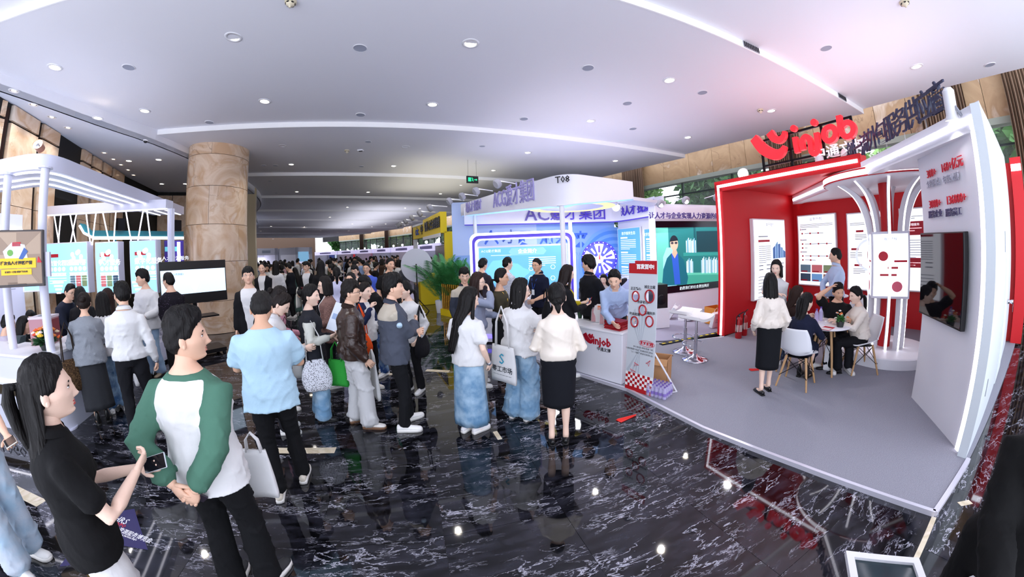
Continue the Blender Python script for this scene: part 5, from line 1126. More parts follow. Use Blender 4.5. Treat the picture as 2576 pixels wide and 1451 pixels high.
 # flowers, bottles, papers on the table
TZ=PZ+.72
def ontab(px,py):return at(px,py,TZ)
q=ontab(2113,822);flowers(q,'flower pot with orange and white blossoms on the meeting table',[(.045,0),(.06,.08),(.058,.085)],8,.11,.15,['e8813a','f4e9d8','e8813a','f2ede6'],9,mat('pot_dark','2a2f2c',.5),foliage=70)
for px,py,lab in((2053,812,'clear water bottle with violet cap on the meeting table, left one'),(2064,806,'clear water bottle with violet cap on the meeting table, right one')):o=MB().lathe([(.028,0),(.031,.03),(.031,.14),(.014,.18),(.014,.205),(.001,.206)],14).build('water_bottle',mat('bottle_lilac','cdc4f0',.1,alpha=.55),label=lab,loc=ontab(px,py));tag(o,cat='bottle');c=MB().lathe([(.016,.19),(.016,.21),(.001,.211)],10,cap=False).build('bottle_cap',mat('cap_violet','5a3a9a',.4),o)
for px,py,rz,c,lab,th in((2080,826,.3,BRR,'red and white leaflet lying open on the meeting table',.004),(2095,818,-.5,BRO,'white paper sheet beside the flower pot on the meeting table',.003),(2083,806,.9,BRO,'crumpled white napkin on the meeting table',.02)):
 o=MB().box(-.11,.11,-.075,.075,0,th).build('leaflet' if c is BRR else 'paper_sheet',c,label=lab,loc=ontab(px,py)+Vector((0,0,.0005)));o.rotation_euler=(0,0,rz);tag(o,cat='paper')
 if c is BRR:MB().box(-.10,.02,-.07,.07,th,th+.001).build('white_field',BRO,o)
p=at(2087,925,PZ);t=empty('paper_bag',p,.4,'white paper bag standing under the meeting table','bag');MB().box(-.16,.16,-.06,.06,0,.38).build('body',WB,t,bevel=.01);text('♪',.1,t,upright(.05,.2,-.062),mat('print_blue','3a62a8',.5),'emblem')
# paper planes and scraps on the ground
for px,py,z,c,rz,lab in((1576,1052,0,'e0342c',.3,'red paper plane lying on the black floor before the standee'),(1905,930,PZ,'d62a2a',-.4,'red paper plane lying on the carpet by the standing woman')):
 p=at(px,py,z+.004);m=MB();m.prism([(-.13,.03),(.14,0),(-.11,-.05)],0,.004);m.prism([(-.13,.0),(.14,0),(-.12,.02)],.004,.018);o=m.build('paper_plane',mat('paper_red_'+c,c,.6),label=lab,loc=p);o.rotation_euler=(0,0,rz);tag(o,cat='paper plane')
 # --- blue and white booth, big screen, yellow booth
AWHITE=mat('booth_white','f3f2fb',.45);BLUEW=mat('blue_wall','8fb4f0',.5);BLUEL=mat('pale_blue_wall','b9cdf6',.5);VIOL=mat('violet_print','5a45d0',.5);VIOD=mat('violet_letters','6456a8',.45);BLET=mat('blue_letters','3f6fe0',.5)
t=empty('booth_platform',(0,0,0),0,'lilac grey carpet platform of the blue and white booth','platform')
MB().prism([(.2,6.55),(1.5,6.75),(3.0,6.25),(4.2,6.22),(6.8,7.3),(5.6,11.2),(3.4,11.6),(-1.9,10.9)],0,PZ-.01).build('carpet',mat('lilac_carpet','a5a2b6',1,bump=.4,bs=300),t)
HC,HL,HR=Vector((1.12,6.70)),Vector((-1.62,10.75)),Vector((2.86,7.42))
zT,zB=hz(1410,434,HC),hz(1410,515,HC);zTl,zBl=hz(1157,514,HL),hz(1157,543,HL);zTr,zBr=hz(1590,457,HR),hz(1597,500,HR)
# header: a ribbon that turns the corner in a curve
path=[HL+(HC-HL)*u for u in np.linspace(0,.86,14)];c0,c1=HL+(HC-HL)*.86,HC+(HR-HC)*.24
path+=[c0*(1-u)**2+HC*2*u*(1-u)+c1*u*u for u in np.linspace(.12,.88,7)]+[HC+(HR-HC)*u for u in np.linspace(.24,1,6)]
def zz(p):
 dl,dr=(p-HL).length,(p-HR).length;L1,L2=(HC-HL).length,(HC-HR).length
 if(p-HL).dot(HC-HL)/L1<L1*.9:u=dl/L1;return zTl+(zT-zTl)*u,zBl+(zB-zBl)*u
 u=min(1,max(0,1-dr/L2));return zT+(zTr-zT)*u,zB+(zBr-zB)*u
m=MB();vs=[];
for i,p in enumerate(path):
 d=(path[min(i+1,len(path)-1)]-path[max(i-1,0)]).normalized();n_=Vector((-d.y,d.x));a,b=zz(p)
 for off in(0,.35):vs+=[(p.x+n_.x*off,p.y+n_.y*off,b),(p.x+n_.x*off,p.y+n_.y*off,a)]
fs=[]
for i in range(len(path)-1):k=i*4;fs+=[(k,k+4,k+5,k+1),(k+2,k+3,k+7,k+6),(k+1,k+5,k+7,k+3),(k,k+2,k+6,k+4)]
fs+=[(0,1,3,2),(len(vs)-4,len(vs)-2,len(vs)-1,len(vs)-3)]
hd=empty('booth_header',(0,0,0),0,'white curved booth header marked T08 above the blue booth','header');m.add(vs,fs);m.build('fascia',AWHITE,hd,smooth='auto')
BGLOW=mat('blue_glow','9fd0ff',.5,emit=.9,ec='8fc4ff');m=MB();vs=[]
for i,p in enumerate(path):
 d=(path[min(i+1,len(path)-1)]-path[max(i-1,0)]).normalized();n_=Vector((-d.y,d.x));a,b=zz(p);vs+=[(p.x+n_.x*.03,p.y+n_.y*.03,b-.004),(p.x+n_.x*.32,p.y+n_.y*.32,b-.004)]
m.add(vs,[(i*2,i*2+1,i*2+3,i*2+2)for i in range(len(path)-1)]);m.build('glow_soffit',BGLOW,hd)
THl=frame(HL,HC)
def hx(px):p=onplane(px,500,HL,HC);return(p.xy-HL).length
for s_,a_,b_,py,sz in(('缺人才 找爱才',1172,1213,520,.34),('ACG爱才集团',1240,1350,492,.58)):
 x=(hx(a_)+hx(b_))/2;v=THl.inverted()@onplane((a_+b_)/2,py,HL,HC);text(s_,sz,hd,THl@upright(x,v.z,-.02),mat('lilac_letters','a7a0d6',.45),'raised_lettering',.03,.002,xs=(hx(b_)-hx(a_))/(sz*(6.6 if sz<.4 else 6.4)))
pT=onplane(1396,454,HC-(HR-HC),HR);q=c0*.25+HC*.5+c1*.25;Tq=frame(c0,c1);text('T08',.20,hd,Matrix.Translation((q.x,q.y,hz(1396,454,q)))@Matrix.Rotation(math.atan2((c1-c0).y,(c1-c0).x),4,'Z')@Matrix.Rotation(PI/2,4,'X')@Matrix.Translation((0,0,.06)),BLACK,bold=.003)
th=empty('thin_canopy',(0,0,0),0,'thin pale canopy edge right of the T08 header','canopy');p2=far(1675,510,9.2);p1=HR;MB().prism([tuple(p1),tuple(p2.xy),(p2.x-.1,p2.y+.7),(p1.x-.2,p1.y+.6)],zBr-.03,zBr+.05).build('panel',AWHITE,th)
for px,py,d_,lab in((1406,515,None,'slim white post below the T08 corner'),(1183,545,None,'slim white post below the far end of the booth header'),(1434,556,10.2,'slim white post inside the blue booth')):
 if d_:p=far(px,py,d_);zt=hz(px,py,p)
 else:p=onplane(px,600,HL,HC).xy+(Vector((.1,.08))if px>1300 else Vector((.15,.1)));zt=zB+.02 if px>1300 else zBl+.02
 t=empty('booth_post',(p.x,p.y,PZ),0,lab,'post');MB().lathe([(.055,0),(.055,zt-PZ)],20).build('tube',WHITE,t,smooth='auto');MB().lathe([(.12,0),(.12,.012)],20).build('foot_plate',WHITE,t);MB().lathe([(.10,zt-PZ-.012),(.10,zt-PZ)],20).build('cap_plate',WHITE,t)
 # arm floodlights on the header and on the yellow booth
def armlight(p,d,lab,sc=1.0,grp=None,pw=40):
 d=d.to_3d()
 t=empty('arm_floodlight',p,math.atan2(d.y,d.x),lab,'floodlight',grp,scale=sc);MB().tube([(-.55,0,.06),(0,0,.10)],.016,8).build('arm',WHITE,t)
 Mq=Matrix.Translation((0.02,0,.02))@Matrix.Rotation(.5,4,'Y');MB().lathe([(.11,-.05),(.13,0),(.13,.06),(.10,.09)],18,Mq@Matrix.Rotation(PI/2,4,'Y')).build('lamp_housing',mat('lamp_grey','b9b9c2',.4),t,smooth='auto');MB().lathe([(.001,-.052),(.105,-.051)],18,Mq@Matrix.Rotation(PI/2,4,'Y'),cap=False).build('lens',mat('flood_lens','ffffff',.3,emit=5),t)
 if pw:
  ld=bpy.data.lights.new('flood','SPOT');ld.energy=pw;ld.spot_size=rad(120);ld.spot_blend=.8;ld.color=(.93,.92,1);lo=bpy.data.objects.new('flood_light',ld);COL.objects.link(lo);lo.location=Vector(p)+d*.10;lo.rotation_euler=(-d+Vector((0,0,-1.2))).to_track_quat('-Z','Y').to_euler()
nout=Vector((-(HC-HL).y,(HC-HL).x)).normalized()*-1
for i,(px,py)in enumerate(((1290,470),(1234,490),(1197,505),(1163,520))):
 p=onplane(px,py,HL,HC).xy;a,b=zz(p);armlight(Vector((p.x+nout.x*.42,p.y+nout.y*.42,a+.06)),nout,['nearest','second nearest','third','farthest'][i]+' arm floodlight along the white T08 header',.9,pw=150)
 # back walls
W0,W1=far(1138,600,11.3).xy,far(1547,600,12.3).xy;W2=far(1652,600,10.7).xy;W3=Vector((3.93,8.45));W4=Vector((6.35,8.95))
t=empty('blue_back_wall',(0,0,0),0,'pale blue printed wall of the blue and white booth','wall')
TW=frame(W0,W1);WL=(W1-W0).length;wz=lambda px,py:(lambda v:(v.x,v.z))(TW.inverted()@onplane(px,py,W0,W1))
ztop=wz(1150,524)[1]
MB().box(0,WL,0,.12,PZ,ztop+.2,TW).build('wall_panel',BLUEW,t);MB().box(0,WL*.5,-.004,0,ztop-1.6,ztop+.2,TW).build('pale_print',BLUEL,t)
for ch,px,py,s_ in(('人',1236,600,.55),('才',1281,598,.55),('是',1322,600,.55),('知',1375,600,.55),('未',1415,600,.55),('来',1461,605,.66)):x,z=wz(px,py);text(ch,s_*.92,t,TW@upright(x,z),BLET,'printed_character',0,.012)
x,z=wz(1452,640);text('THE FUTURE',.18,t,TW@upright(x-.2,z),mat('print_steel','6f97cf',.5),'printed_lettering')
for k in range(9):x,z=wz(1545,665);disc(TW,x,z,1.35-.12*k,mat('arc_blue_%d'%(k%2),('7fb0f0','5a97ea')[k%2],.5),'arc_print',t,-.003-.0015*k,40)
bd=empty('inner_header_band',(0,0,0),0,'white lettered band running along the inside of the blue booth','header')
Pb=[far(1168,560,10.6).xy,far(1340,560,11.0).xy,far(1500,560,11.6).xy,far(1560,560,11.6).xy,far(1650,560,10.0).xy];Pb=[Vector(v)for v in catmull([tuple(p)for p in Pb],6)]
zb0,zb1=hz(1420,560,far(1420,560,11.4)),hz(1420,520,far(1420,520,11.4));m=MB();m.prism([tuple(p)for p in Pb]+[(p.x+.05,p.y+.14)for p in Pb[::-1]],zb0,zb1);m.build('band',AWHITE,bd,smooth='auto');m=MB();m.prism([tuple(p)for p in Pb]+[(p.x+.05,p.y+.14)for p in Pb[::-1]],zb0-.03,zb0);m.build('band_edge',VIOL,bd)
for s_,px,sz,c in(('ACG',1370,.62,VIOD),('爱才集团',1452,.50,VIOL),('缺人才 找爱才',1598,.34,VIOL)):
 i=min(range(len(Pb)),key=lambda i:abs(math.atan2(*Pb[i])-math.atan2(*ray(px,540)[:2])));p=Pb[i];d=Pb[min(i+1,len(Pb)-1)]-Pb[max(i-1,0)];text(s_,sz,bd,Matrix.Translation((p.x,p.y,(zb0+zb1)/2))@Matrix.Rotation(math.atan2(d.y,d.x),4,'Z')@Matrix.Rotation(PI/2,4,'X')@Matrix.Translation((0,0,.05)),c,'raised_lettering',.03,.003)
rc=far(1440,560,9.4);rz_=hz(1440,522,rc);t=empty('round_canopy',(rc.x,rc.y,0),0,'round white canopy with yellow underside inside the blue booth','canopy');MB().lathe([(1.25,rz_),(1.28,rz_+.02),(1.28,rz_+.26),(1.25,rz_+.28)],40).build('drum',AWHITE,t,smooth='auto');MB().lathe([(.9,rz_-.006),(1.22,rz_-.004)],40,cap=False).build('glow_ring',mat('yellow_glow','f7e58a',.5,emit=.8),t)
ld=bpy.data.lights.new('canopy_light','AREA');ld.shape='DISK';ld.size=1.6;ld.energy=110;ld.color=(.92,.93,1);lo=bpy.data.objects.new('canopy_light',ld);COL.objects.link(lo);lo.location=(rc.x,rc.y,rz_-.02)
p=far(1550,520,10.5);spot('spotlight',(p.x,p.y,hz(1550,522,p)),(-.3,-1,-.5),'round glowing lamp inside the blue booth right of the round canopy',.15,.10,pw=60)
# side wall with blue light boxes
t=empty('blue_side_wall',(0,0,0),0,'white wall carrying blue light boxes behind the standee','wall');T=frame(W1+(W2-W1)*.1,W2);L_=(W2-W1).length*.9;MB().box(0,L_+.3,0,.1,PZ,ztop,T).build('wall_panel',AWHITE,t)
LBB=mat('lit_panel_deep','4f8fe8',.4,emit=.7,ec='5a9af0');TXW=mat('text_white','f2f6ff',.5,emit=.7)
for i,(x0,x1)in enumerate(((1557,1615),(1624,1660))):
 a,b=onplane(x0,570,W1,W2),onplane(x1,570,W1,W2);zt,zb=hz(x0,575,a),hz(x0,690,a);n_=Vector((-(W2-W1).y,(W2-W1).x)).normalized()*-.08
 t,T,L_=lightbox('blue_light_box',a.xy+n_,b.xy+n_,zb,zt,.06,LBB,['lit blue text poster between the wheel and the big screen','narrow strip of a lit blue poster beside the big screen'][i])
 text('数字服务生态',.12,t,T@upright(L_/2,zt-.2),TXW)
 for k in range(3):lines(T,t,L_*.15,L_*.8,zt-.42-.5*k,6,.06,TXW,.02);pan(T,[(L_*.3,zt-.34-.5*k,L_*.3,.05)],TXW,'heading_bar',t)
 # fortune wheel
p=far(1508,650,10.6);zc_=hz(1508,652,p);t=empty('fortune_wheel',(p.x,p.y,0),-.16,'blue and white fortune wheel on a stand before the blue wall','wheel');R_=.57
Tw=Matrix.Identity(4);disc(Matrix.Translation((0,0,zc_)),0,0,R_,mat('wheel_rim','3a2fc0',.4),'rim',t,0,40)
for k in range(10):
 a0,a1=2*PI*k/10,2*PI*(k+1)/10;pts=[(0,0)]+[(R_*.86*math.cos(a),R_*.86*math.sin(a))for a in np.linspace(a0,a1,6)]
 MB().prism(pts,0,.004,Matrix.Translation((0,-.005,zc_))@Matrix.Rotation(PI/2,4,'X')).build('segment',mat('wheel_blue','4a4fd8',.4)if k%2 else mat('wheel_pale','dfe4fa',.4),t)
 am=(a0+a1)/2;MB().box(R_*.38,R_*.74,-.03,.03,0,.003,Matrix.Translation((0,-.01,zc_))@Matrix.Rotation(PI/2,4,'X')@Matrix.Rotation(am,4,'Z')).build('prize_print',mat('wheel_pale','dfe4fa',.4)if k%2 else VIOL,t)
for k in range(24):a=k*PI/12;disc(Matrix.Translation((0,0,zc_)),R_*.93*math.cos(a),R_*.93*math.sin(a),.016,TXW,'rim_bulb',t,-.006,8)
disc(Matrix.Translation((0,0,zc_)),0,0,.13,mat('wheel_pale','dfe4fa',.4),'hub',t,-.02,20);MB().prism([(-.02,0),(0,.22),(.02,0)],0,.006,Matrix.Translation((0,-.03,zc_))@Matrix.Rotation(PI/2,4,'X')).build('pointer',PRED,t)
MB().tube([(0,.05,PZ),(0,.05,zc_)],.03,10).build('stand',WHITE,t);MB().box(-.35,.35,-.25,.25,PZ,PZ+.04).build('foot',WHITE,t)
# free-standing framed information screen
fA,fB=far(1190,600,9.3),far(1437,600,9.2);TF=frame(fA,fB);FW=(fB.xy-fA.xy).length;fz=lambda px,py:(lambda v:(v.x,v.z))(TF.inverted()@onplane(px,py,fA,fB))
t=empty('framed_info_screen',(0,0,0),0,'blue company profile screen inside a violet and white frame','screen');zt=fz(1240,588)[1]
def rrect(x0,x1,z0,z1,r,step=None):
 pts=[(x0,z0),(x1,z0)]
 for cx2,a0 in((x1-r,0),(x0+r,PI/2)):
  for a in np.linspace(a0,a0+PI/2,6):pts.append((cx2+r*math.cos(a),z1-r+r*math.sin(a)))
 return pts
def framering(o_,i_,y0,y1,m_,nm):
 mb=MB();n=len(o_);vs=[TF@Vector((x,y,z))for y in(y0,y1)for x,z in o_]+[TF@Vector((x,y,z))for y in(y0,y1)for x,z in i_]
 fs=[]
 for k in range(n):
  j=(k+1)%n;fs+=[(k,j,2*n+j,2*n+k),(n+k,3*n+k,3*n+j,n+j),(k,n+k,n+j,j),(2*n+k,2*n+j,3*n+j,3*n+k)]
 mb.add(vs,fs);mb.build(nm,m_,t)
A_=rrect(-.10,FW+.10,PZ,zt+.03,.22);B_=rrect(-.03,FW+.03,PZ,zt-.04,.19);C_=rrect(.05,FW-.05,PZ,zt-.13,.15);D_=rrect(.09,FW-.09,PZ,zt-.17,.13)
LEDV=mat('led_lilac','ffffff',.4,emit=1.3,ec='efe8ff');framering(A_,B_,-.05,.10,LEDV,'outer_light');framering(B_,C_,-.03,.10,VIOL,'violet_band');framering(C_,D_,-.05,.10,LEDV,'inner_light')
zp=fz(1200,620)[1];MB().box(.12,FW-.12,.0,.08,.55,zp,TF).build('screen_case',WHITE,t);MB().box(.15,FW-.15,-.004,0,.6,zp-.05,TF).build('panel',mat('lit_panel_sky','5fa8f0',.4,emit=.75,ec='66adf4'),t)
T=TF@Matrix.Translation((0,-.006,0));x,z=fz(1327,632);text('企业简介',.13,t,T@upright(x,z,-.004),TXW,bold=.003);polyp(T,[(x-.52,z),(x-.44,z+.1),(x+.44,z+.1),(x+.52,z),(x+.44,z-.1),(x-.44,z-.1)],mat('tag_blue','86c2f8',.5,emit=.6),'title_tag',t,-.001,.002);x,z=fz(1235,632);text('ACG爱才集团',.09,t,T@upright(x,z,-.004),TXW)
cxm,czm=fz(1275,690);rg=np.random.default_rng(4);polyp(T,[(cxm+.55*math.cos(a)*(1+.16*math.sin(3*a+.6)+.07*math.sin(7*a)),czm+.38*math.sin(a)*(1+.2*math.cos(2*a+2)+.08*math.sin(9*a)))for a in np.linspace(0,2*PI,40,endpoint=False)],mat('map_blue','7fd0f0',.5,emit=.55),'map_print',t,-.002)
x0,z0=fz(1330,648);x1,_=fz(1398,648);lines(T,t,x0,x1,z0,5,.055,TXW,.02)
for px,py in((1336,675),(1391,671),(1336,699),(1391,699)):x,z=fz(px,py);disc(T,x,z,.07,mat('icon_ring','e9f4ff',.5,emit=.7),'icon',t,-.004,6,.055)
x0,z0=fz(1235,643);x1,_=fz(1320,643);lines(T,t,x0,x1,z0,1,.05,TXW,.012)
# big video wall with white surround
t=empty('video_wall',(0,0,0),0,'white wall with a large screen showing a man before bookshelves','screen');TV=frame(W3,W4);VL=(W4-W3).length;vz=lambda px,py:(lambda v:(v.x,v.z))(TV.inverted()@onplane(px,py,W3,W4));ztv=vz(1640,512)[1]
MB().box(-.10,VL,0,.3,PZ,ztv,TV).build('surround',AWHITE,t)
hb=vz(1650,556)[1];MB().box(-.10,VL,-.03,0,hb+.06,ztv-.06,TV).build('header_board',mat('header_added_glow','f6f2ff',.5,emit=.15),t);x,z=vz(1737,544);text('让人才与企业实现人力资源的最佳配置',.185,t,TV@upright(x+.1,z,-.035),VIOD,'raised_lettering',.02,.003)  # faint glow put into the header board's material, on top of its floodlights
x0,_=vz(1652,650);x1=VL-.02;z1=vz(1655,556)[1];z0=vz(1655,741)[1];T=TV@Matrix.Translation((0,-.006,0));z2=z0+(z1-z0)*.10;z3=z1-(z1-z0)*.09
MB().box(x0,x1,-.006,0,z0,z1,TV).build('screen',mat('screen_black','0c0f1e',.2),t)
def V(u,v):return(x0+(x1-x0)*u,z2+(z3-z2)*v)
def scr(pts,c,nm='screen_image',y=-.002,e=.75):return polyp(T,[V(*p)for p in pts],mat('video_'+c,c,.5,emit=e),nm,t,y,.001)
scr([(0,0),(1,0),(1,1),(0,1)],'1f6f70');scr([(0,0),(.16,0),(.16,1),(0,1)],'5fb8a8',y=-.0035);scr([(.3,.0),(1,.0),(1,.13),(.3,.20)],'3a9a86',y=-.0035);scr([(.52,.55),(.55,.55),(.55,1),(.52,1)],'0f4f56',y=-.0035);scr([(.36,.50),(1,.47),(1,.53),(.36,.56)],'2c8c86',y=-.004);scr([(.36,.17),(1,.11),(1,.15),(.36,.21)],'58b8a0',y=-.004);scr([(.56,.56),(1,.54),(1,.93),(.56,.93)],'103a44',y=-.003)
bk=['bfe0e6','e6f4f4','9cc8d8','d8eef2','b2d0e6','6aa6c0'];bx2={}
for row,(u0,u1,v0,hh)in enumerate(((.40,.55,.56,.26),(.40,.50,.20,.26),(.62,.94,.17,.30))):
 n=int((u1-u0)/.016)
 for i in range(n):u=u0+(u1-u0)*i/n;bx2.setdefault(bk[(i*5+row)%6],[]).append((u+.008,v0-(u-u0)*.09,.0135,hh*(.8+.2*((i*7)%5)/4)))
for c,L2 in bx2.items():pan(T,[(x0+(x1-x0)*u,z2+(z3-z2)*(v+h/2),(x1-x0)*w_,(z3-z2)*h)for u,v,w_,h in L2],mat('video_'+c,c,.5,emit=.75),'screen_books',t,-.005,.001)
scr([(.93,.13),(.97,.12),(1,.40),(.96,.42)],'d02838',y=-.006)
scr([(.08,.0),(.08,.5),(.13,.66),(.24,.66),(.28,.4),(.26,0)],'8fd0dc',y=-.006);scr([(.06,.02),(.08,.30),(.13,.48),(.19,.56),(.28,.55),(.36,.44),(.42,.12),(.40,.0)],'0f5f70',y=-.008);scr([(.19,.56),(.23,.02),(.31,.02),(.28,.56)],'2a56b8',y=-.009);scr([(.20,.55),(.235,.47),(.275,.56),(.26,.62),(.21,.62)],'c8a48c',y=-.010)
cxh=.232;scr([(cxh+.055*math.cos(a),.72+.115*math.sin(a))for a in np.linspace(0,2*PI,20,endpoint=False)],'d0aa92',y=-.011);scr([(cxh+.058*math.cos(a),.745+.12*math.sin(a))for a in np.linspace(.25,PI-.1,14)],'16202a',y=-.012)
for dx in(-.026,.026):scr([(cxh+dx+.02*math.cos(a),.735+.022*math.sin(a))for a in np.linspace(0,2*PI,10,endpoint=False)],'3a3a44',y=-.013)
text('助愿我们的社会更加美好',(z2-z0)*.52,t,T@upright(x0+(x1-x0)*.52,(z0+z2)/2,-.003),mat('caption_white','e9fbff',.5,emit=.8),'caption')
for px,py in((1640,537),(1703,528),(1780,520)):
 p=onplane(px,py-8,W3,W4);d=Vector((W4.y-W3.y,-(W4-W3).x)).normalized();armlight(Vector((p.x+d.x*.35,p.y+d.y*.35,p.z+.12)),d,{1640:'left',1703:'middle',1780:'right'}[px]+' arm floodlight above the big video screen',.85,pw=60)
o=MB().box(-.16,.16,-.2,.2,0,.55).build('speaker_cabinet',BLACK,label='black loudspeaker cabinet at the left foot of the big video screen',loc=far(1655,720,8.15)+Vector((0,0,.5)),bevel=.01);tag(o,cat='loudspeaker');p=o.location;o2=MB().box(-.2,.2,-.22,.22,PZ,.5).build('white_plinth',WHITE,label='low white plinth carrying the black loudspeaker by the screen');o2.location=(p.x,p.y,0);tag(o2,cat='plinth');MB().lathe([(.12,0),(.10,.02),(.02,.03)],20,Matrix.Translation((0,-.2,.2))@Matrix.Rotation(PI/2,4,'X')).build('woofer',DARKM,o)
# white desk of the blue booth
t=empty('reception_desk',(0,0,0),0,'long white desk of the blue booth behind the queue','desk');a,b=far(1195,760,7.0),far(1430,760,6.7);T=frame(a,b);L_=(b-a).length;MB().box(0,L_,0,.6,PZ,.92,T).build('body',AWHITE,t);MB().box(-.03,L_+.03,-.04,.64,.92,.96,T).build('desk_top',WHITE,t);MB().box(0,L_,-.012,0,.12,.2,T).build('violet_glow',mat('violet_glow','7a6cff',.5,emit=1.6),t)
p=far(1338,730,6.75);o=MB().box(-.06,.06,-.01,.01,0,.3).build('desk_sign',WHITE,label='small upright white sign on the reception desk',loc=(p.x,p.y+.15,.96));tag(o,cat='sign');lines(Matrix.Translation((0,-.012,0)),o,-.04,.04,.25,5,.04)
t=empty('white_sample_table',far(1560,740,8.9),.3,'white table where masked people sit near the wheel','table');MB().box(-.9,.7,-.35,.35,.70,.74).build('table_top',WHITE,t);MB().box(-.8,-.7,-.3,.3,PZ,.70).build('leg',WHITE,t);MB().box(.55,.65,-.3,.3,PZ,.70).build('leg',WHITE,t)
# yellow booth
YEL=mat('yellow_board','f9d81e',.5);yA,yB,yC=Vector((-5.5,18.2)),Vector((-3.95,15.6)),Vector((-2.45,12.55))
t=empty('yellow_booth_shell',(0,0,0),0,'yellow booth header and pillars with black lettering','booth')
for(a,b,pt,pb,off)in((yA,yB,(1036,568),(1036,602),0),(yB,yC,(1130,532),(1130,585),.25)):
 n_=Vector((-(b-a).y,(b-a).x)).normalized()*-off;T=frame(a+n_,b+n_);L_=(b-a).length;q=a if off==0 else b;z1,z0=hz(*pt,q),hz(*pb,q);MB().box(0,L_,0,.25,z0,z1,T).build('header_board',YEL,t);MB().box(0,L_,-.03,.0,z1-.1 if off==0 else z0-.14,z1 if off==0 else z0,T).build('white_edge',WHITE,t)
 if off:text('智慧人力生态创领者',.44,t,T@upright(L_*.56,z0+(z1-z0)*.5,-.02),BLACK,'raised_lettering',.02,.012,xs=.75)
 else:text('cic',.62,t,T@upright(L_*.32,(z0+z1)/2,-.02),mat('logo_blue','2a52b8',.4),'logo_lettering',.02,.01);text('中智',.52,t,T@upright(L_*.72,(z0+z1)/2,-.02),BLACK,'raised_lettering',.02,.012)
T=frame(yB+(yC-yB)*.62,yC);L_=(yC-yB).length*.38;zc2=hz(1130,585,yC);MB().box(0,L_,.3,.42,0,zc2,T).build('rear_panel',mat('grey_panel','c9c9d2',.5),t);MB().box(L_-.12,L_,-.1,.45,0,zc2+.05,T).build('pillar',YEL,t);MB().box(L_-.24,L_-.12,-.05,.3,.1,zc2,T).build('white_field',WHITE,t)
T2=frame(yA,yB);MB().box(0,.2,0,.2,0,zc2,T2).build('post',WHITE,t)
for k in range(7):x=.1+k*.13;MB().box(x,x+.06,.24,.3,zc2-.7,zc2,T).build('fin',WHITE,t)
a=onplane(1094,640,yB,yC).xy;b=onplane(1125,640,yB,yC).xy;t=empty('booth_television',(0,0,0),0,'grey television on the yellow booth behind the palms','television');T=frame(a,b);L_=(b-a).length;z1,z0=hz(1110,618,a),hz(1110,676,a);MB().box(0,L_,.02,.08,z0,z1,T).build('case',BLACK,t);MB().box(.03,L_-.03,.014,.02,z0+.03,z1-.03,T).build('screen',mat('dim_screen','7d7c86',.15),t)
for i in range(6):
 u=-.35+i*.27;p=yA+(yC-yA)*u if u>0 else yA+(yA-yC)*(-u)*.6;zt_=hz(1036,568,yA)+(hz(1130,532,yC)-hz(1036,568,yA))*max(u,0);nn_=Vector((-(yC-yA).y,(yC-yA).x)).normalized()*-1;armlight(Vector((p.x+nn_.x*.6,p.y+nn_.y*.6,zt_+.12)),nn_,'grey arm floodlight on the yellow booth header',1.15,'floodlights on the yellow booth',pw=0 if i%2 else 220)
p=far(1076,740,13.0);o=MB().box(-.36,.36,-.36,.36,0,1.15).build('yellow_plinth',YEL,label='tall yellow plinth behind the round white board',loc=p,bevel=.01);o.rotation_euler=(0,0,.5);tag(o,cat='plinth')
p=far(1050,700,11.3);zc_=hz(1051,667,p);t=empty('round_board',(p.x,p.y,0),-.1,'round white blank board on a black tripod','board');R_=.56
MB().lathe([(R_,0),(R_,.02)],40,Matrix.Translation((0,-.03,zc_))@Matrix.Rotation(PI/2,4,'X')).build('disc',mat('board_grey','d5d7e2',.5),t,smooth='auto')
MB().tube([(0,-.06,.35),(0,-.06,zc_+.05)],.022,8).build('pole',BLACK,t)
for k in range(3):a=k*2*PI/3+.5;MB().tube([(0,-.06,.45),(.36*math.cos(a),-.06+.36*math.sin(a),0)],.016,6).build('leg',BLACK,t)
# palms, planter
PALM=mat('palm_leaf','3f8a4a',.5)
def palm(p,h_,n,seed,lab,pot=None):
 t=empty('potted_palm',p,0,lab,'plant');rg=np.random.default_rng(seed)
 MB().lathe([(.15,0),(.19,.38),(.18,.40),(.16,.36)],20).build('pot',mat('pot_white','e9e9ee',.4),t,smooth='auto')
 for k in range(n):
  a,e=k*2.4+rg.uniform(-.3,.3),rg.uniform(.75,1.4);L_=h_*rg.uniform(.5,.72);d=Vector((math.cos(a),math.sin(a),0));m=MB();P=[];z0=.36+h_*.25*(k/n)
  for i in range(8):u=i/7;P.append(Vector((0,0,z0))+d*(L_*u*math.cos(e)*(1+.2*u))+Vector((0,0,L_*(u*math.sin(e)*1.1-.26*u*u))))
  m.tube(P,[.009*(1-.8*i/7)for i in range(8)],4)
  s_=Vector((-d.y,d.x,0))
  for i in range(3,31):
   u=i/30;j=min(int(u*7),6);q=P[j].lerp(P[j+1],u*7-j)if u<1 else P[7];ln=L_*.34*(1-abs(u-.5));tg=(P[j+1]-P[j]).normalized()
   for sg in(-1,1):e_=q+(s_*sg*.8+tg*.75+Vector((0,0,-.25)))*ln;mid=q.lerp(e_,.5)+Vector((0,0,.02));m.quad(q,mid+tg*.016,e_,mid-tg*.016)
  m.build('frond',PALM,t)
palm(far(1108,740,10.9),2.0,20,1,'potted palm right of the round white board');palm(far(1143,720,10.4),1.9,18,2,'potted palm behind the gold slatted planter');palm(far(1183,700,10.3),1.8,15,3,'potted palm half hidden behind the man in the grey jacket')
a,b=at(1110,792),at(1172,800);b=far(1175,795,9.4);t=empty('gold_planter',(0,0,0),0,'yellow planter base with a row of gold upright tubes','planter');T=frame(a,b);L_=(b-a).length;MB().box(0,L_,-.02,.4,0,.2,T).build('base',YEL,t)
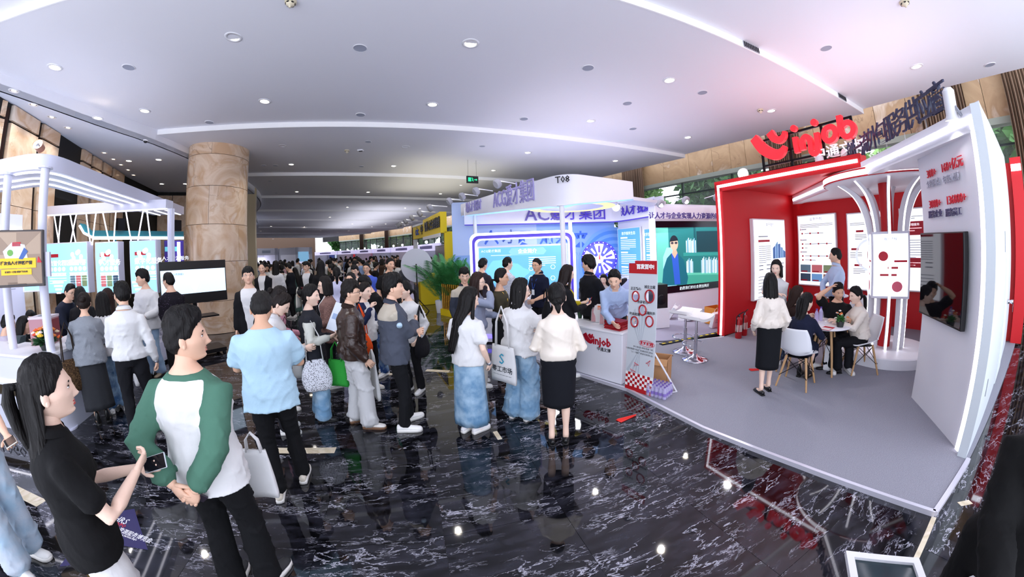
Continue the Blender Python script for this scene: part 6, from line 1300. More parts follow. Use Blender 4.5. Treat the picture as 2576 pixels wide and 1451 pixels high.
for k in range(13):x=.05+(L_-.1)*k/12;MB().tube([T@Vector((x,.06,.2)),T@Vector((x,.06,.98))],.032,10).build('gold_tube',mat('gold_tube','d9a441',.25,metal=.9),t)
# --- white canopy booth on the left
ZC=3.38
Pc,Pe,P0=at(118,378,ZC).xy,at(463,520,ZC).xy,at(-330,560,ZC).xy
P0=Pc+(at(0,401,ZC).xy-Pc).normalized()*4.5
def rounded(P,Q,R,r,n=8):
 a,b=Q+(P-Q).normalized()*r,Q+(R-Q).normalized()*r
 return[P]+[a*(1-u)**2+Q*2*u*(1-u)+b*u*u for u in np.linspace(0,1,n)]+[R]
dF,dR=(Pc-P0).normalized(),(Pe-Pc).normalized();nF,nR=Vector((-dF.y,dF.x)),Vector((-dR.y,dR.x))
def inset(k):
# corner of the two inset lines
 A_,B_=P0+nF*k,Pc+nR*k;d=dF.x*dR.y-dF.y*dR.x;w_=B_-A_;u=(w_.x*dR.y-w_.y*dR.x)/d
 return rounded(P0+nF*k,A_+dF*u,Pe+nR*k,max(.5-k*.2,.12))
t=empty('light_canopy',(0,0,0),0,'white overhead canopy with rounded corner and three light lines','canopy');CANO=mat('canopy_white','dadcee',.4)
def ribbon(o_,i_,z0,z1,m_,nm):
 m=MB();n=len(o_);vs=[(p.x,p.y,z)for L_ in(o_,i_)for z in(z0,z1)for p in L_];fs=[]
 for k in range(n-1):fs+=[(k,k+1,n+k+1,n+k),(2*n+k,3*n+k,3*n+k+1,2*n+k+1),(k,2*n+k,2*n+k+1,k+1),(n+k,n+k+1,3*n+k+1,3*n+k)]
 fs+=[(0,n,3*n,2*n),(n-1,3*n-1,4*n-1,2*n-1)]
 m.add(vs,fs);return m.build(nm,m_,t,smooth='auto')
ribbon(inset(0),inset(.85),ZC-.20,ZC,CANO,'ring_frame')
for k in(.08,.36,.64):ribbon(inset(k),inset(k+.035),ZC-.212,ZC-.2,LED,'led_line')
pz=ZC-.2
for i,(px,py)in enumerate(((21,437),(115,420))):
 p=at(px,py,pz);t2=empty('canopy_post',(p.x,p.y,0),0,['slim white canopy post behind the hanging screen, left one','slim white canopy post rising behind the counter flowers'][i],'post');MB().lathe([(.055,.0),(.055,pz)],18).build('tube',CANO,t2,smooth='auto');MB().lathe([(.13,0),(.13,.02)],18).build('foot_plate',CANO,t2);MB().lathe([(.09,pz-.02),(.09,pz)],14).build('cap_plate',CANO,t2)
Q0,Q1=at(28,548,3.06),at(420,524,3.06);TBk=frame(Q0,Q1);BL_=(Q1.xy-Q0.xy).length
t=empty('rear_beam',(0,0,0),0,'white rear beam of the canopy booth with slanting light rods below','beam');MB().box(0,BL_,-.05,.25,3.06,3.24,TBk).build('beam',CANO,t);MB().box(0,BL_,-.02,.05,3.045,3.06,TBk).build('led_line',LED,t)
bp_=lambda px,py:onplane(px,py,Q0,Q1);zb_=bp_(330,612).z
RODL=mat('light_rod','ffffff',.4,emit=1.7,ec='efe4ff')
for a,b in((64,70),(80,76),(98,90),(136,150),(153,146),(176,192),(192,176),(216,228),(241,232),(258,276),(291,286),(316,331),(360,346),(369,380)):
 p,q=bp_(a,548),bp_(b,613);p.z,q.z=3.05,zb_;m=MB().tube([p,q],.014,6);m.build('light_rod',RODL,t)
for px in(428,432):p=bp_(px,600);MB().box(p.x-.04,p.x+.04,p.y-.04,p.y+.04,0,3.05).build('post',CANO,t)
LB2=mat('lit_panel_cyan','8fd4f6',.4,emit=.95,ec='8ccff5');WPR=mat('print_pale','f5fbff',.5,emit=.8)
for i,(x0,x1,y0,y1,s_,lab)in enumerate(((125,231,613,738,'数智化园区运营','widest lit cyan poster box, under the left canopy'),(250,308,610,737,'人才服务','narrow lit cyan poster box between the two wider ones'),(336,402,606,738,'数字化服务','lit cyan poster box behind the man in the white sweatshirt'))):
 a,b=bp_(x0,650),bp_(x1,650);zt,zb=hz(x0,y0,a),hz(x0,y1,a);n_=TBk.to_3x3()@Vector((0,-.14,0))
 t,T,L_=lightbox('cyan_light_box',(a+n_).xy,(b+n_).xy,zb,zt,.20,LB2,lab,frm=CANO,fr=.02);H_=zt-zb
 text(s_,.13 if i else .12,t,T@upright(.12,zt-.42),WPR,align='LEFT',bold=.002);pan(T,[(.26,zt-.26,.26,.07)],PRED,'red_tag',t,-.005)
 if i==0:text('活动大赛',.12,t,T@upright(L_*.56,zt-.42),WPR,align='LEFT',bold=.002)
 for c in range(2 if i==0 else 1):
  x0_=.12+c*L_*.48;x1_=x0_+L_*(.4 if i==0 else .78);lines(T,t,x0_,x1_,zt-.62,5,.05,WPR,.014)
  for k in range(4):disc(T,x0_+(x1_-x0_)*(k+.5)/4,zt-H_*.52,.045,WPR,'icon',t,n=12)
  pan(T,[(x0_+(x1_-x0_)*(k+.5)/4,zt-H_*.62,(x1_-x0_)*.2,.05)for k in range(4)],WPR,'pill',t)
  for k in range(3):
   if c==1 or i==1:pan(T,[(x0_+(x1_-x0_)*(k+.5)/3,zt-H_*.76,(x1_-x0_)*.27,.22)],PHOTO[(k+i)%6],'photo_print',t)
 for k in range(7):disc(T,L_-.3+.14*math.cos(k),zt-.3+.1*math.sin(k*1.7),.05,WPR,'bubble_print',t,n=10)
 if i!=1:pan(T,[(L_*.3,zt-H_*.78-.07*k,.3-.06*k,.04)for k in range(4)],WPR,'funnel_print',t)
 # screen hanging from the posts
pa,pb_=at(-60,500,0),None
a=far(108,640,5.55);b=far(-75,660,5.9);t=empty('hanging_screen',(0,0,0),0,'tan advertising screen with yellow banner hung on the canopy posts','screen');T=frame(b.xy,a.xy);L_=(a-b).length;z1,z0=hz(108,577,a),hz(108,719,a)
MB().box(0,L_,0,.06,z0,z1,T).build('case',mat('screen_rim','3a3230',.4),t,bevel=.006);MB().box(.02,L_-.02,-.003,0,z0+.03,z1-.02,T).build('screen',mat('screen_tan','8f7a68',.35,emit=.12),t);MB().box(L_+.015,L_+.06,.04,.10,z0+.1,z1-.25,T).build('side_bracket',CANO,t)
sx=lambda px,py:(lambda v:(v.x,v.z))(T.inverted()@onplane(px,py,b.xy,a.xy));cx0,cz0=sx(42,640)
rz=MB()
for k in range(12):
 a0=k*PI/6;p1=(cx0+1.2*math.cos(a0),cz0+1.2*math.sin(a0));p2=(cx0+1.2*math.cos(a0+.2),cz0+1.2*math.sin(a0+.2));cl=lambda p:(min(max(p[0],.03),L_-.03),min(max(p[1],z0+.04),z1-.03));rz.prism([(cx0,cz0),cl(p1),cl(p2)],0,.001,T@Matrix.Translation((0,-.003,0))@Matrix.Rotation(PI/2,4,'X'))
rz.build('ray_print',mat('ray_tan','a8937f',.5,emit=.12),t,kind='stuff')
bx_,bz_=sx(42,662);YB=mat('banner_yellow','e8b81c',.5,emit=.25);polyp(T,[(cx0-0.124,cz0-0.074),(cx0-0.161,cz0+0.037),(cx0-0.050,cz0+0.136),(cx0+0.099,cz0+0.105),(cx0+0.136,cz0-0.062)],mat('pale_sheet','c9cede',.5,emit=.25),'sheet_print',t,-.005);pan(T,[(cx0+0.000,cz0+0.112,.10,.045)],PRED,'red_block',t,-.008);polyp(T,[(cx0+0.025,cz0-0.050),(cx0+0.093,cz0+0.074),(cx0+0.136,cz0+0.031),(cx0+0.074,cz0-0.056)],mat('print_blue','3a62a8',.5),'pencil_print',t,-.008);disc(T,cx0-0.074,cz0+0.019,.035,mat('print_green','6aa84a',.5),'bulb_print',t,-.008)
pan(T,[(bx_,bz_,.46,.11)],YB,'banner',t,-.009);text('楼友会人才园区运营',.042,t,T@upright(bx_,bz_,-.014),BLACK,bold=.002);bx2_,bz2_=sx(42,684);pan(T,[(bx2_,bz2_,.36,.065)],YB,'banner',t,-.009);text('赋能统一资源 成就城市未来',.022,t,T@upright(bx2_,bz2_,-.014),BLACK,bold=.001);pan(T,[(bx2_,bz2_-.13,.22,.035)],DNAVY,'text_lines',t)
for sg in(-1,1):polyp(T,[(bx_+sg*.30,bz_),(bx_+sg*.26,bz_+.07),(bx_+sg*.245,bz_)],PRED,'arrow_print',t,-.009)
# counter
CTZ=.98;cf0,cf1,cfr=Vector((-8.2,.95)),Vector((-5.28,1.80)),Vector((-6.75,4.0))
o1=rounded(cf0,cf1,cfr,.42);dd=(cf1-cf0).normalized();de=(cfr-cf1).normalized()
nf,ne=Vector((-dd.y,dd.x)),Vector((-de.y,de.x));A_,B_=cf0+nf*.6,cf1+ne*.6;d_=dd.x*de.y-dd.y*de.x;w_=B_-A_;u_=(w_.x*de.y-w_.y*de.x)/d_;i1=rounded(cf0+nf*.6,A_+dd*u_,cfr+ne*.6,.12)
t=empty('curved_counter',(0,0,0),0,'white round-cornered counter with a dark band under flowers','counter');CCW=mat('counter_pale','d5d8e6',.35)
sh=lambda L_,k:[p+(Vector((0,0))if k==0 else(p-Vector((-6.5,2.6))).normalized()*k)for p in L_]
ribbon(o1,i1,.0,.44,CCW,'lower_body');ribbon(sh(o1,-.03),i1,.44,.58,mat('band_bronze','3d3526',.3,metal=.4),'dark_band');ribbon(o1,i1,.58,CTZ-.03,CCW,'upper_body');ribbon(sh(o1,.03),i1,CTZ-.03,CTZ,WHITE,'counter_top');ribbon(sh(o1[:2],.012),sh(o1[:2],-.01),.62,.645,LED,'led_line')
q=cf0+(cf1-cf0)*.62;text('LOGO',.2,t,frame(cf0,cf1)@upright((cf1-cf0).length*.62,.30,-.008),DNAVY)
pB_=at(100,868,CTZ);t=empty('draw_box',(pB_.x-.05,pB_.y+.12,CTZ),.75,'pink lucky draw box with a round hole on the counter','box');MB().box(-.15,.15,-.15,.15,0,.34).build('body',mat('pink_box','b5828c',.5),t,bevel=.004);MB().box(-.155,.155,-.155,.155,.34,.37).build('lid',mat('pale_lid','d8ccd4',.5),t);MB().lathe([(.001,.371),(.08,.3715)],20,cap=False).build('hole',BLACK,t);text('抽奖箱',.07,t,upright(0,.15,-.152),mat('wine_print','5a1f2c',.5));MB().box(.1505,.152,-.14,.14,.02,.32).build('red_side',mat('dark_red_print','7a1424',.5),t)
flowers(at(118,880,CTZ),'big bouquet of orange, yellow and cream flowers on the counter',[(.06,0),(.08,.07),(.075,.08)],30,.21,.20,['e2622a','f2c12e','e8873a','f0d9b8','d8482a','efe6da'],12,mat('pot_dark','2a2f2c',.5),green='2f5a33',foliage=150)
for k in range(9):
 p=at(43,862,CTZ);o=MB().box(-.10,.10,-.07,.07,0,.007).build('leaflet',mat('leaflet_dark','3c4a50',.5),label='dark leaflet in the fanned stack at the counter left of the pink box',loc=(p.x-.012*k,p.y+.006*k,CTZ+.0085*k));o.rotation_euler=(0,0,.5+.02*k);tag(o,cat='leaflet',group='leaflets stacked on the left counter')
p=at(20,852,CTZ);o=MB().box(-.16,.16,-.11,.11,0,.006).build('paper_sheet',BRO,label='white papers lying left of the dark leaflet stack on the counter',loc=p);o.rotation_euler=(0,0,.3);tag(o,cat='paper')
t=empty('staff_table',far(85,800,7.7),.3,'small white staff table with a red slogan sign behind the counter','table');MB().box(-.5,.5,-.3,.3,.70,.74).build('table_top',WHITE,t);MB().box(-.04,.04,-.04,.04,0,.70).build('leg',WHITE,t)
p=far(92,790,7.45);t=empty('slogan_sign',(p.x,p.y,.74),rad(-75)+.9,'red and white slogan sign standing on the staff table','sign');MB().box(-.24,.24,-.02,.02,0,.14).build('board',mat('slogan_red','d8402e',.5),t);text('打造人才服务',.075,t,upright(0,.07,-.024),WPR,bold=.003)
# left inner walls
a,b=far(-40,620,8.75).xy,far(56,620,9.0).xy;t=empty('booth_side_wall',(0,0,0),0,'white booth panel at the far left behind the hanging screen','panel');T=frame(a,b);L_=(b-a).length;MB().box(0,L_,0,.1,0,hz(40,540,b),T).build('panel',mat('panel_lit','e4e6fb',.5),t);MB().box(0,L_,-.02,0,2.6,2.66,T).build('led_line',LED,t);pan(T,[(L_*.72,2.35,L_*.4,.14)],TXT,'heading_bar',t);lines(T,t,L_*.5,L_*.95,1.75,3,.06)
a,b=far(60,760,8.8).xy,far(112,760,8.7).xy;t,T,L_=lightbox('cyan_light_box',a,b,hz(80,734,a),hz(80,690,a),.1,LB2,'low lit cyan panel glimpsed between the posts below the screen');
# podium with letters
p,q=at(452,893),at(392,925);T=frame(q,p);L_=(p-q).length;t=empty('letter_podium',(0,0,0),0,'low white podium carrying raised white characters','podium');zt_=hz(400,868,q)
T3=T@Matrix.Rotation(PI,4,'Z')@Matrix.Translation((-L_,0,0));n_=T.to_3x3()@Vector((0,-1,0));Td=T if n_.dot(Vector((-q.x,-q.y,0)))>0 else T3
MB().box(0,L_,0,.7,.05,zt_,Td).build('body',CANO,t);MB().box(.02,L_-.02,.02,.68,0,.05,Td).build('plinth',DARKM,t)
for i,ch in enumerate('楼友会'):text(ch,.40,t,Td@upright(L_*(.2+.3*i),zt_+.19,.08),mat('letter_pale','cfd0dc',.5),'raised_character',.06,.004)
# wide television on a stand before the column
a,b=far(401,700,8.2).xy,far(569,700,8.5).xy;t=empty('wide_television',(0,0,0),0,'wide black television on a trolley stand before the marble column','television');T=frame(a,b);L_=(b-a).length;z1,z0=hz(485,656,far(485,700,8.3)),hz(485,763,far(485,700,8.3))
MB().box(0,L_,0,.06,z0,z1,T).build('case',BLACK,t,bevel=.005);MB().box(.02,L_-.02,-.003,0,z0+(z1-z0)*.24,z1-(z1-z0)*.20,T).build('screen',mat('screen_pale','cfe4f6',.3,emit=.8,ec='cfe6fa'),t)
zmid=(z0+z1)/2;polyp(T,[(L_*.32,z1-(z1-z0)*.21),(L_*.66,z1-(z1-z0)*.21),(L_*.50,z0+(z1-z0)*.27)],mat('screen_v','e6f1fb',.3,emit=.85),'screen_image',t,-.005,.001);text('LOGO 人力资源服务机构',.05,t,T@upright(L_*.24,z1-(z1-z0)*.30,-.006),mat('print_steel','6f97cf',.5))
MB().box(L_*.5-.04,L_*.5+.04,.08,.14,.25,z0+.3,T).build('stand_pole',DARKM,t);MB().box(L_*.5-.45,L_*.5+.45,-.1,.35,.82,.85,T).build('shelf',DARKM,t);MB().box(L_*.5-.5,L_*.5+.5,-.2,.42,.08,.16,T).build('base',BLACK,t)
for x in(-.45,.45):
 for y in(-.15,.37):MB().lathe([(.03,0),(.04,.02),(.04,.06),(.03,.08)],10,T@Matrix.Translation((L_*.5+x,y,0))).build('castor',BLACK,t)
 # teal booth farther back
a,b=far(205,600,10.6).xy,far(462,600,10.9).xy;T=frame(a,b);L_=(b-a).length;TEAL=mat('teal_board','12707e',.5);t=empty('teal_booth',(0,0,0),0,'teal booth frame edged with a white light line beside the column','booth')
zq=hz(330,597,(a+b)/2);MB().box(.25,L_,0,.2,zq+.02,zq+.16,T).build('top_beam',TEAL,t);MB().box(.25,L_,-.02,0,zq-.05,zq+.02,T).build('led_line',LED,t);MB().prism([(-.05,zq+.32),(.08,zq+.3),(.30,zq+.1),(.30,zq),(.1,zq+.06)],0,.2,T@Matrix.Translation((0,.2,0))@Matrix.Rotation(PI/2,4,'X')).build('curved_end',TEAL,t)
MB().tube([T@Vector((-.05,-.02,zq+.27)),T@Vector((.05,-.02,zq+.1)),T@Vector((.28,-.02,zq-.02))],.03,6).build('led_line',LED,t)
MB().box(L_*.80,L_,.02,.1,.2,zq-.08,T).build('purple_panel',mat('purple_poster','3a2a8a',.5,emit=.25),t);text('人才资源服务',.12,t,T@upright(L_*.91,zq-.55,.01),WPR);text('无到处',.24,t,T@upright(L_*.9,zq-.95,.01),WPR,bold=.004);pan(T,[(L_*.9,zq-.72,.5,.1),(L_*.88,zq-.3,.4,.12)],mat('print_cyan','6fd0e0',.5,emit=.4),'tag_print',t,.01);MB().box(L_*.93,L_*.96,-.02,.02,.05,zq-.12,T).build('led_line',LED,t);MB().box(L_*.3,L_*.32,.0,.06,0,zq,T).build('post',TEAL,t)
for u in(.36,.93):p=a+(b-a)*u;o=MB().box(-.06,.06,-.1,.1,0,.28).build('lamp_head',DARKM,label='dark lamp on top of the teal booth beam, %s one'%('left' if u<.5 else 'right'),loc=(p.x,p.y,zq+.17));tag(o,cat='lamp')
p=at(92,366,ZC);spot('spotlight',at(94,362,ZC+.16),(.4,-.5,.25),'warm round lamp standing on the canopy corner',.12,.06,body=mat('copper_body','b07a60',.4),pw=0,base=Vector((p.x,p.y,ZC)))
# --- row of stands at the far end of the hall
FR=offset(CE,-4.0);SHW=mat('stand_white','dadbe6',.5);FASC=mat('stand_fascia','e9e6fb',.5,emit=.55,ec='dcd4ff');PST=[mat('stand_poster_%d'%i,c,.5,emit=.5)for i,c in enumerate(('2a3a7a','cfe4f8','c02a30','20242e','5a4aa8','e8f0fa'))]
xs_=[(846,'stand with a violet lettered fascia left of the red stand'),(893,'stand with pale fascia and framed picture in the far row'),(936,'stand with a red inner wall in the far row'),(980,'stand with a dark blue notice wall in the far row'),(1040,'stand with pale fascia left of the yellow booth'),(1105,'stand half hidden behind the round board')]
prev=790
for i,(px,lab)in enumerate(xs_):
 a,b=Vector(along(FR,prev)[2]),Vector(along(FR,px-1)[2]);prev=px+1;t=empty('exhibition_stand',(0,0,0),0,'far white '+lab,'stand');T=frame(a,b);L_=(b-a).length;zt=2.62
 MB().box(0,L_,2.6,2.7,0,2.5,T).build('rear_wall',PST[2]if i==2 else SHW,t);MB().box(0,.1,0,2.7,0,2.5,T).build('side_wall',SHW,t);MB().box(L_-.1,L_,0,2.7,0,2.5,T).build('side_wall',SHW,t);MB().box(0,L_,0,.12,2.05,zt,T).build('fascia',FASC,t)
 pan(T,[(L_/2,2.34,L_*.5,.26)],mat('print_violet','8a80c0',.5),'heading_bar',t)
 for k in range(3):MB().box(L_*(.1+.28*k),L_*(.1+.28*k)+L_*.24,2.55,2.6,.7,2.0,T).build('poster',PST[(i*2+k)%6],t)
 for k in range(2):MB().ball(T@Vector((L_*(.3+.4*k),-.35,2.75)),.12,8).build('lamp',mat('flood_lens','ffffff',.3,emit=5),t)
for i,(x0,x1,d_,y0,lab,c)in enumerate(((640,700,30,625,'large far white stand with lit panels right of the column',1),(702,742,31.5,626,'far white stand with tall glowing panels in the middle',1),(744,786,28,622,'far white stand with a small blue screen on top',0))):
 a,b=far(x0,650,d_).xy,far(x1,650,d_+1).xy;t=empty('exhibition_stand',(0,0,0),0,lab,'stand');T=frame(a,b);L_=(b-a).length;zt=hz(x0,y0,a);MB().box(0,L_,.0,2.2,zt-.55,zt,T).build('fascia',SHW,t);MB().box(0,L_,2.0,2.2,0,zt,T).build('rear_wall',SHW,t)
 for x in(0,L_-.3):MB().box(x,x+.3,0,2.2,0,zt,T).build('side_wall',SHW,t)
 for k in range(4):MB().box(L_*(.14+.19*k),L_*(.14+.19*k)+L_*.14,1.9,2.0,.4,zt-.75,T).build('lit_panel',mat('lit_panel_bright','f2f0ff',.5,emit=2.0),t)
 if i==2:MB().box(L_*.15,L_*.75,-.05,0,zt-1.1,zt-.35,T).build('screen',mat('stand_screen','7fb4d8',.4,emit=.6),t)
 else:pan(T,[(L_/2,zt-.28,L_*.35,.22)],mat('print_grey','9aa3b2',.6),'heading_bar',t)
wf=structure('wall_far',MB().prism([(-90,38),(-39.5,61.2),(-40,62),(-91,39)],0,6.5),mat('far_wall_wood','5b4432',.6))
structure('wall_far',MB().prism([(-14.7,12.5),(-46,40),(-46.5,39.5),(-15.2,12)],0,5.6),mat('far_wall_side','6b5138',.6))
# --- who is there
BK='0f0d0d'
def PP(key,hp,feet=None,d=None,z0=0.0,hh=None,**k):
 """head top and feet (or distance) in the photograph -> a figure standing there"""
 pos=at(feet[0],feet[1],z0)if feet else far(hp[0],hp[1],d)
 h=hh or(hz(hp[0],hp[1],pos)-z0)*.982
 return person(key,(pos.x,pos.y),k.pop('az'),h,z0=z0,**k)
white_s=lambda c:(lambda q:1 if q[3]<.075 and abs(q[0])>.10 else 0)
# ---- left foreground
PP('black_polo',(85,905),d=1.86,hh=1.635,sex='f',az=16,fine=True,skin=2,label='woman in black polo top and white jeans with long black hair, nearest at left',hair=('halfup',BK),top=dict(c='0b0b0d',sl='short',hem=.86,fit=.014,fold=.002),bot=dict(c='e9e9ea',w=.075,hem=.10),rh=(.07,.29,1.16),lh=(-.07,.33,1.10),rpole=(.7,-.8,-.6),lpole=(-.6,-.6,-.5),rn=(-.8,.2,.5),ln=(.7,-.4,.5),rcurl=.8,lcurl=.9,head=(6,-4,0),shoes=('sneaker','e8e8e6'),collar='0b0b0d')
PP('raglan',(545,772),feet=(640,1472),az=-16,fine=True,sex='m',skin=0,bulk=1.14,label='man in white shirt with green raglan sleeves, hands clasped behind his back',hair=('swept',BK),glasses=None,top=dict(c='dfe5e4',cols=['4b7462'],sl='long',hem=.80,fit=.03,fold=.003,flare=.012,fn=lambda q:1 if q[3]<.076 or(q[3]<.088 and abs(q[0])>.150-max(0,q[2]-.28)*.55)or q[2]>.475 else 0),bot=dict(c='0c0d10',w=.085,hem=.05),rh=(.05,-.215,.90),lh=(-.07,-.225,.93),rpole=(.7,-.5,0),lpole=(-.7,-.5,0),rn=(-.2,1,.1),ln=(.2,1,.1),rcurl=.9,lcurl=.9,head=(58,-4,0),rf=(.11,.03,0,20),lf=(-.11,-.02,0,-4),shoes=('sneaker','26282c'))
PP('sky_tee',(665,787),feet=(735,1228),hh=1.72,az=-36,fine=True,sex='m',skin=1,bulk=1.16,label='man in light blue T-shirt seen from behind, head bowed over his phone',hair=('short','1c1a19'),top=dict(c='b2d3e5',sl='short',hem=.79,fit=.035,fold=.004,flare=.015),bot=dict(c='0d0e11',w=.072,hem=.07),rh=(.10,.33,1.10),lh=(-.08,.34,1.12),rpole=(.9,-.6,-.5),lpole=(-.9,-.6,-.5),head=(4,30,0),lean=5,rf=(.12,.10,0,12),lf=(-.10,-.10,0,4),shoes=('sneaker','d8d0c0'))
# ---- left counter group
PP('grey_knit',(205,735),feet=(262,1062),az=-64,sex='f',skin=0,label='woman in grey sweater and long dark skirt leaning over the left counter',hair=('bun','1d1411'),lean=8,top=dict(c='8d939b',kind='knit',hem=.80,fit=.05,fold=.006,neck=.495),bot=dict(t='skirt',c='2b2d31',hem=.20,w=.20,d=.17,folds=.02),rh=(.18,.36,1.0),lh=(-.16,.36,1.0),shoes=('boot','121212'),head=(6,14,0))
PP('white_knit',(238,735),feet=(302,1033),az=-58,sex='f',skin=0,label='woman in white long-sleeved top and blue jeans, back turned, right of the grey sweater',hair=('lob',BK),top=dict(c='e9e8ea',hem=.83,fit=.03,fold=.004),bot=dict(c='3f628c',kind='denim',w=.09,hem=.10),rh=(.20,.28,1.0),lh=(-.18,.3,1.0),head=(-8,10,0),lean=4)
PP('wine_cardigan',(268,730),d=6.3,hh=1.63,az=-50,sex='f',skin=0,label='woman in wine red cardigan with long brown hair behind the white top',hair=('long','2a1712'),top=dict(c='5a1620',hem=.78,fit=.03),bot=dict(c='17181c',w=.07),rh=(.2,.22,.95),head=(-10,8,0))
p=PP('white_shirt',(318,708),feet=(370,1093),az=-48,fine=True,sex='m',skin=0,label='man in white dress shirt and black trousers with a blue lanyard, looking left',hair=('short',BK),glasses='15151a',collar='dadfee',top=dict(c='d9deee',hem=.90,fit=.018,fold=.004),bot=dict(c='121318',w=.066,hem=.09),rh=(.27,.05,.83),lh=(-.14,.30,1.0),rcurl=1.0,rn=(-1,0,0),head=(-34,4,0),rf=(.13,.12,0,8),lf=(-.11,-.06,0,-18),shoes=('sneaker','eceae6'));lanyard(p,'2456b8')
PP('white_sweat',(360,678),feet=(395,945),az=168,sex='m',skin=0,label='man in white sweatshirt and light jeans holding a blue folder',hair=('messy',BK),top=dict(c='f0eff4',hem=.78,fit=.045,fold=.006,flare=.01),bot=dict(c='8fa8c4',kind='denim',w=.09,hem=.06),rh=(.06,.30,1.05),lh=(-.20,.26,1.02),rn=(-.6,0,.8),ln=(.5,-.2,.8),head=(38,4,0),shoes=('boot','9c8a70'))
PP('floral',(435,683),feet=(460,960),az=-74,sex='m',skin=0,label='man in dark floral shirt and black trousers before the wide television',hair=('crop',BK),glasses='15151a',top=dict(c='17131c',kind='floral',hem=.92,fit=.016),bot=dict(c='0e0e10',w=.06),rh=(.02,.24,.96),lh=(-.06,.26,.96),rpole=(.8,-.8,-.2),head=(-22,4,0),rf=(.10,.05,0,10),lf=(-.12,-.02,0,-10),shoes=('loafer','0c0c0d'))
PP('navy_jacket',(145,716),d=7.8,hh=1.74,az=66,sex='m',skin=0,label='man in navy jacket and glasses bending over the staff table',hair=('crop',BK),glasses='15151a',top=dict(c='1d2233',hem=.80,fit=.025),lean=22,rh=(.12,.48,.95),lh=(-.15,.46,.95),head=(8,12,0))
PP('black_bender',(205,716),d=7.2,hh=1.70,az=-72,sex='f',skin=0,label='person in black with long black hair bending to the table behind the grey sweater',hair=('long',BK),top=dict(c='101014',hem=.78,fit=.03),lean=26,rh=(.15,.5,.9),lh=(-.15,.5,.9),head=(0,20,0))
SEAT=dict(pel=(0,0,.53),rf=(.11,.42,0,6),lf=(-.11,.40,0,-6))
PP('black_dress',(45,752),d=7.35,hh=1.66,az=30,sex='f',skin=0,label='seated woman in black dress with long black hair at the far left table',hair=('long',BK),top=dict(c='0e0e12',sl='short',hem=.90,fit=.012),bot=dict(t='skirt',c='0e0e12',len=1.1),rh=(.12,.42,.82),lh=(-.12,.44,.82),head=(0,6,0),shoes=('loafer','0c0c0d'),**SEAT)
PP('vest_staff',(76,746),d=8.4,hh=1.66,az=128,sex='f',skin=2,label='seated staff woman in black vest over white sleeves behind the left counter',hair=('ponylow',BK),glasses='15151a',top=dict(c='121218',cols=['ececf0'],hem=.9,fn=lambda q:1 if q[3]<.07 and abs(q[0])>.1 else 0),rh=(.08,.32,.98),lh=(-.1,.36,.82),head=(0,18,0),**SEAT)
PP('lilac_shirt',(6,782),d=7.5,hh=1.72,az=12,sex='m',skin=0,label='seated man in pale lilac shirt cut by the left edge behind the counter',hair=('short',BK),top=dict(c='c4bccb',hem=.86),rh=(.15,.36,.85),lh=(-.15,.36,.85),head=(0,14,0),**SEAT)
PP('edge_jeans',(-150,1040),feet=(48,1408),hh=1.62,az=80,sex='f',skin=0,label='person in pale jeans with a phone, mostly cut off by the left edge',hair=('bob',BK),top=dict(c='d8dbe2',sl='short',hem=.84),bot=dict(c='bcc6d2',kind='denim',w=.10,hem=.10),rh=(.14,.40,1.0),lh=(-.06,.58,.99),lean=4,rn=(-.3,0,1),ln=(.3,0,1),rf=(.12,.30,0,10),lf=(-.10,.10,0,-5),rcurl=.8,lcurl=.5)
# ---- middle queue
PP('black_cardigan',(624,672),d=6.1,az=150,sex='m',skin=0,label='man in black cardigan over a white T-shirt with glasses beside the column',hair=('fringe',BK),glasses='8a8a90',top=dict(c='101014',hem=.70,fit=.03,open=('efeff2',.10)),bot=dict(c='131318',w=.075),rh=(.22,.10,.80),lh=(-.22,.10,.80),head=(-14,-12,0))
PP('bun_white',(672,724),d=4.1,hh=1.62,az=62,sex='f',skin=2,label='woman in white shirt with dark hair tied up, writing, head bowed',hair=('highbun','1a1210'),top=dict(c='f2f2f2',hem=.82,fit=.028,fold=.005),bot=dict(c='1a1a20',w=.08),rh=(.12,.40,1.06),lh=(-.04,.34,1.04),head=(4,34,0),lean=6,collar='f2f2f2')
PP('pink_top',(684,712),d=4.75,hh=1.62,az=58,sex='f',skin=0,label='woman in dusty pink top half hidden behind the white shirt',hair=('bun','171110'),top=dict(c='b98594',hem=.8,fit=.03),bot=dict(c='1a1a20',w=.08),rh=(.15,.32,1.0),lh=(-.1,.32,1.02),head=(0,24,0))
PP('dark_vest',(785,715),feet=(812,1053),az=58,fine=True,sex='f',skin=2,label='woman in dark vest with grey sleeves and blue jeans holding papers',hair=('bun',BK),top=dict(c='23252c',cols=['c9cbc2'],hem=.80,fit=.03,fold=.004,fn=lambda q:1 if q[3]<.08 and abs(q[0])>.10 and q[2]<.37 else 0),bot=dict(c='6f97b8',kind='denim',w=.105,hem=.06),rh=(.15,.22,1.10),lh=(.03,.27,1.08),rn=(-.7,-.1,.6),rcurl=.8,head=(14,2,0),shoes=('boot','15161a'))
PP('leather',(880,705),feet=(912,1068),az=52,fine=True,sex='m',skin=0,label='man in brown leather jacket and pale grey sweatpants with glasses',hair=('fringe','15100e'),glasses='222226',top=dict(c='33221b',kind='leather',hem=.86,fit=.045,fold=.006,neck=.51),bot=dict(c='c9cacb',w=.105,hem=.05,fold=.006),rh=(.24,.10,.87),lh=(-.2,.12,.86),head=(18,-2,0),rf=(.13,.06,0,30),lf=(-.12,-.04,0,-8),shoes=('sneaker','e4e0da'),shoe_sole='7a5a42',collar='2a1c17')
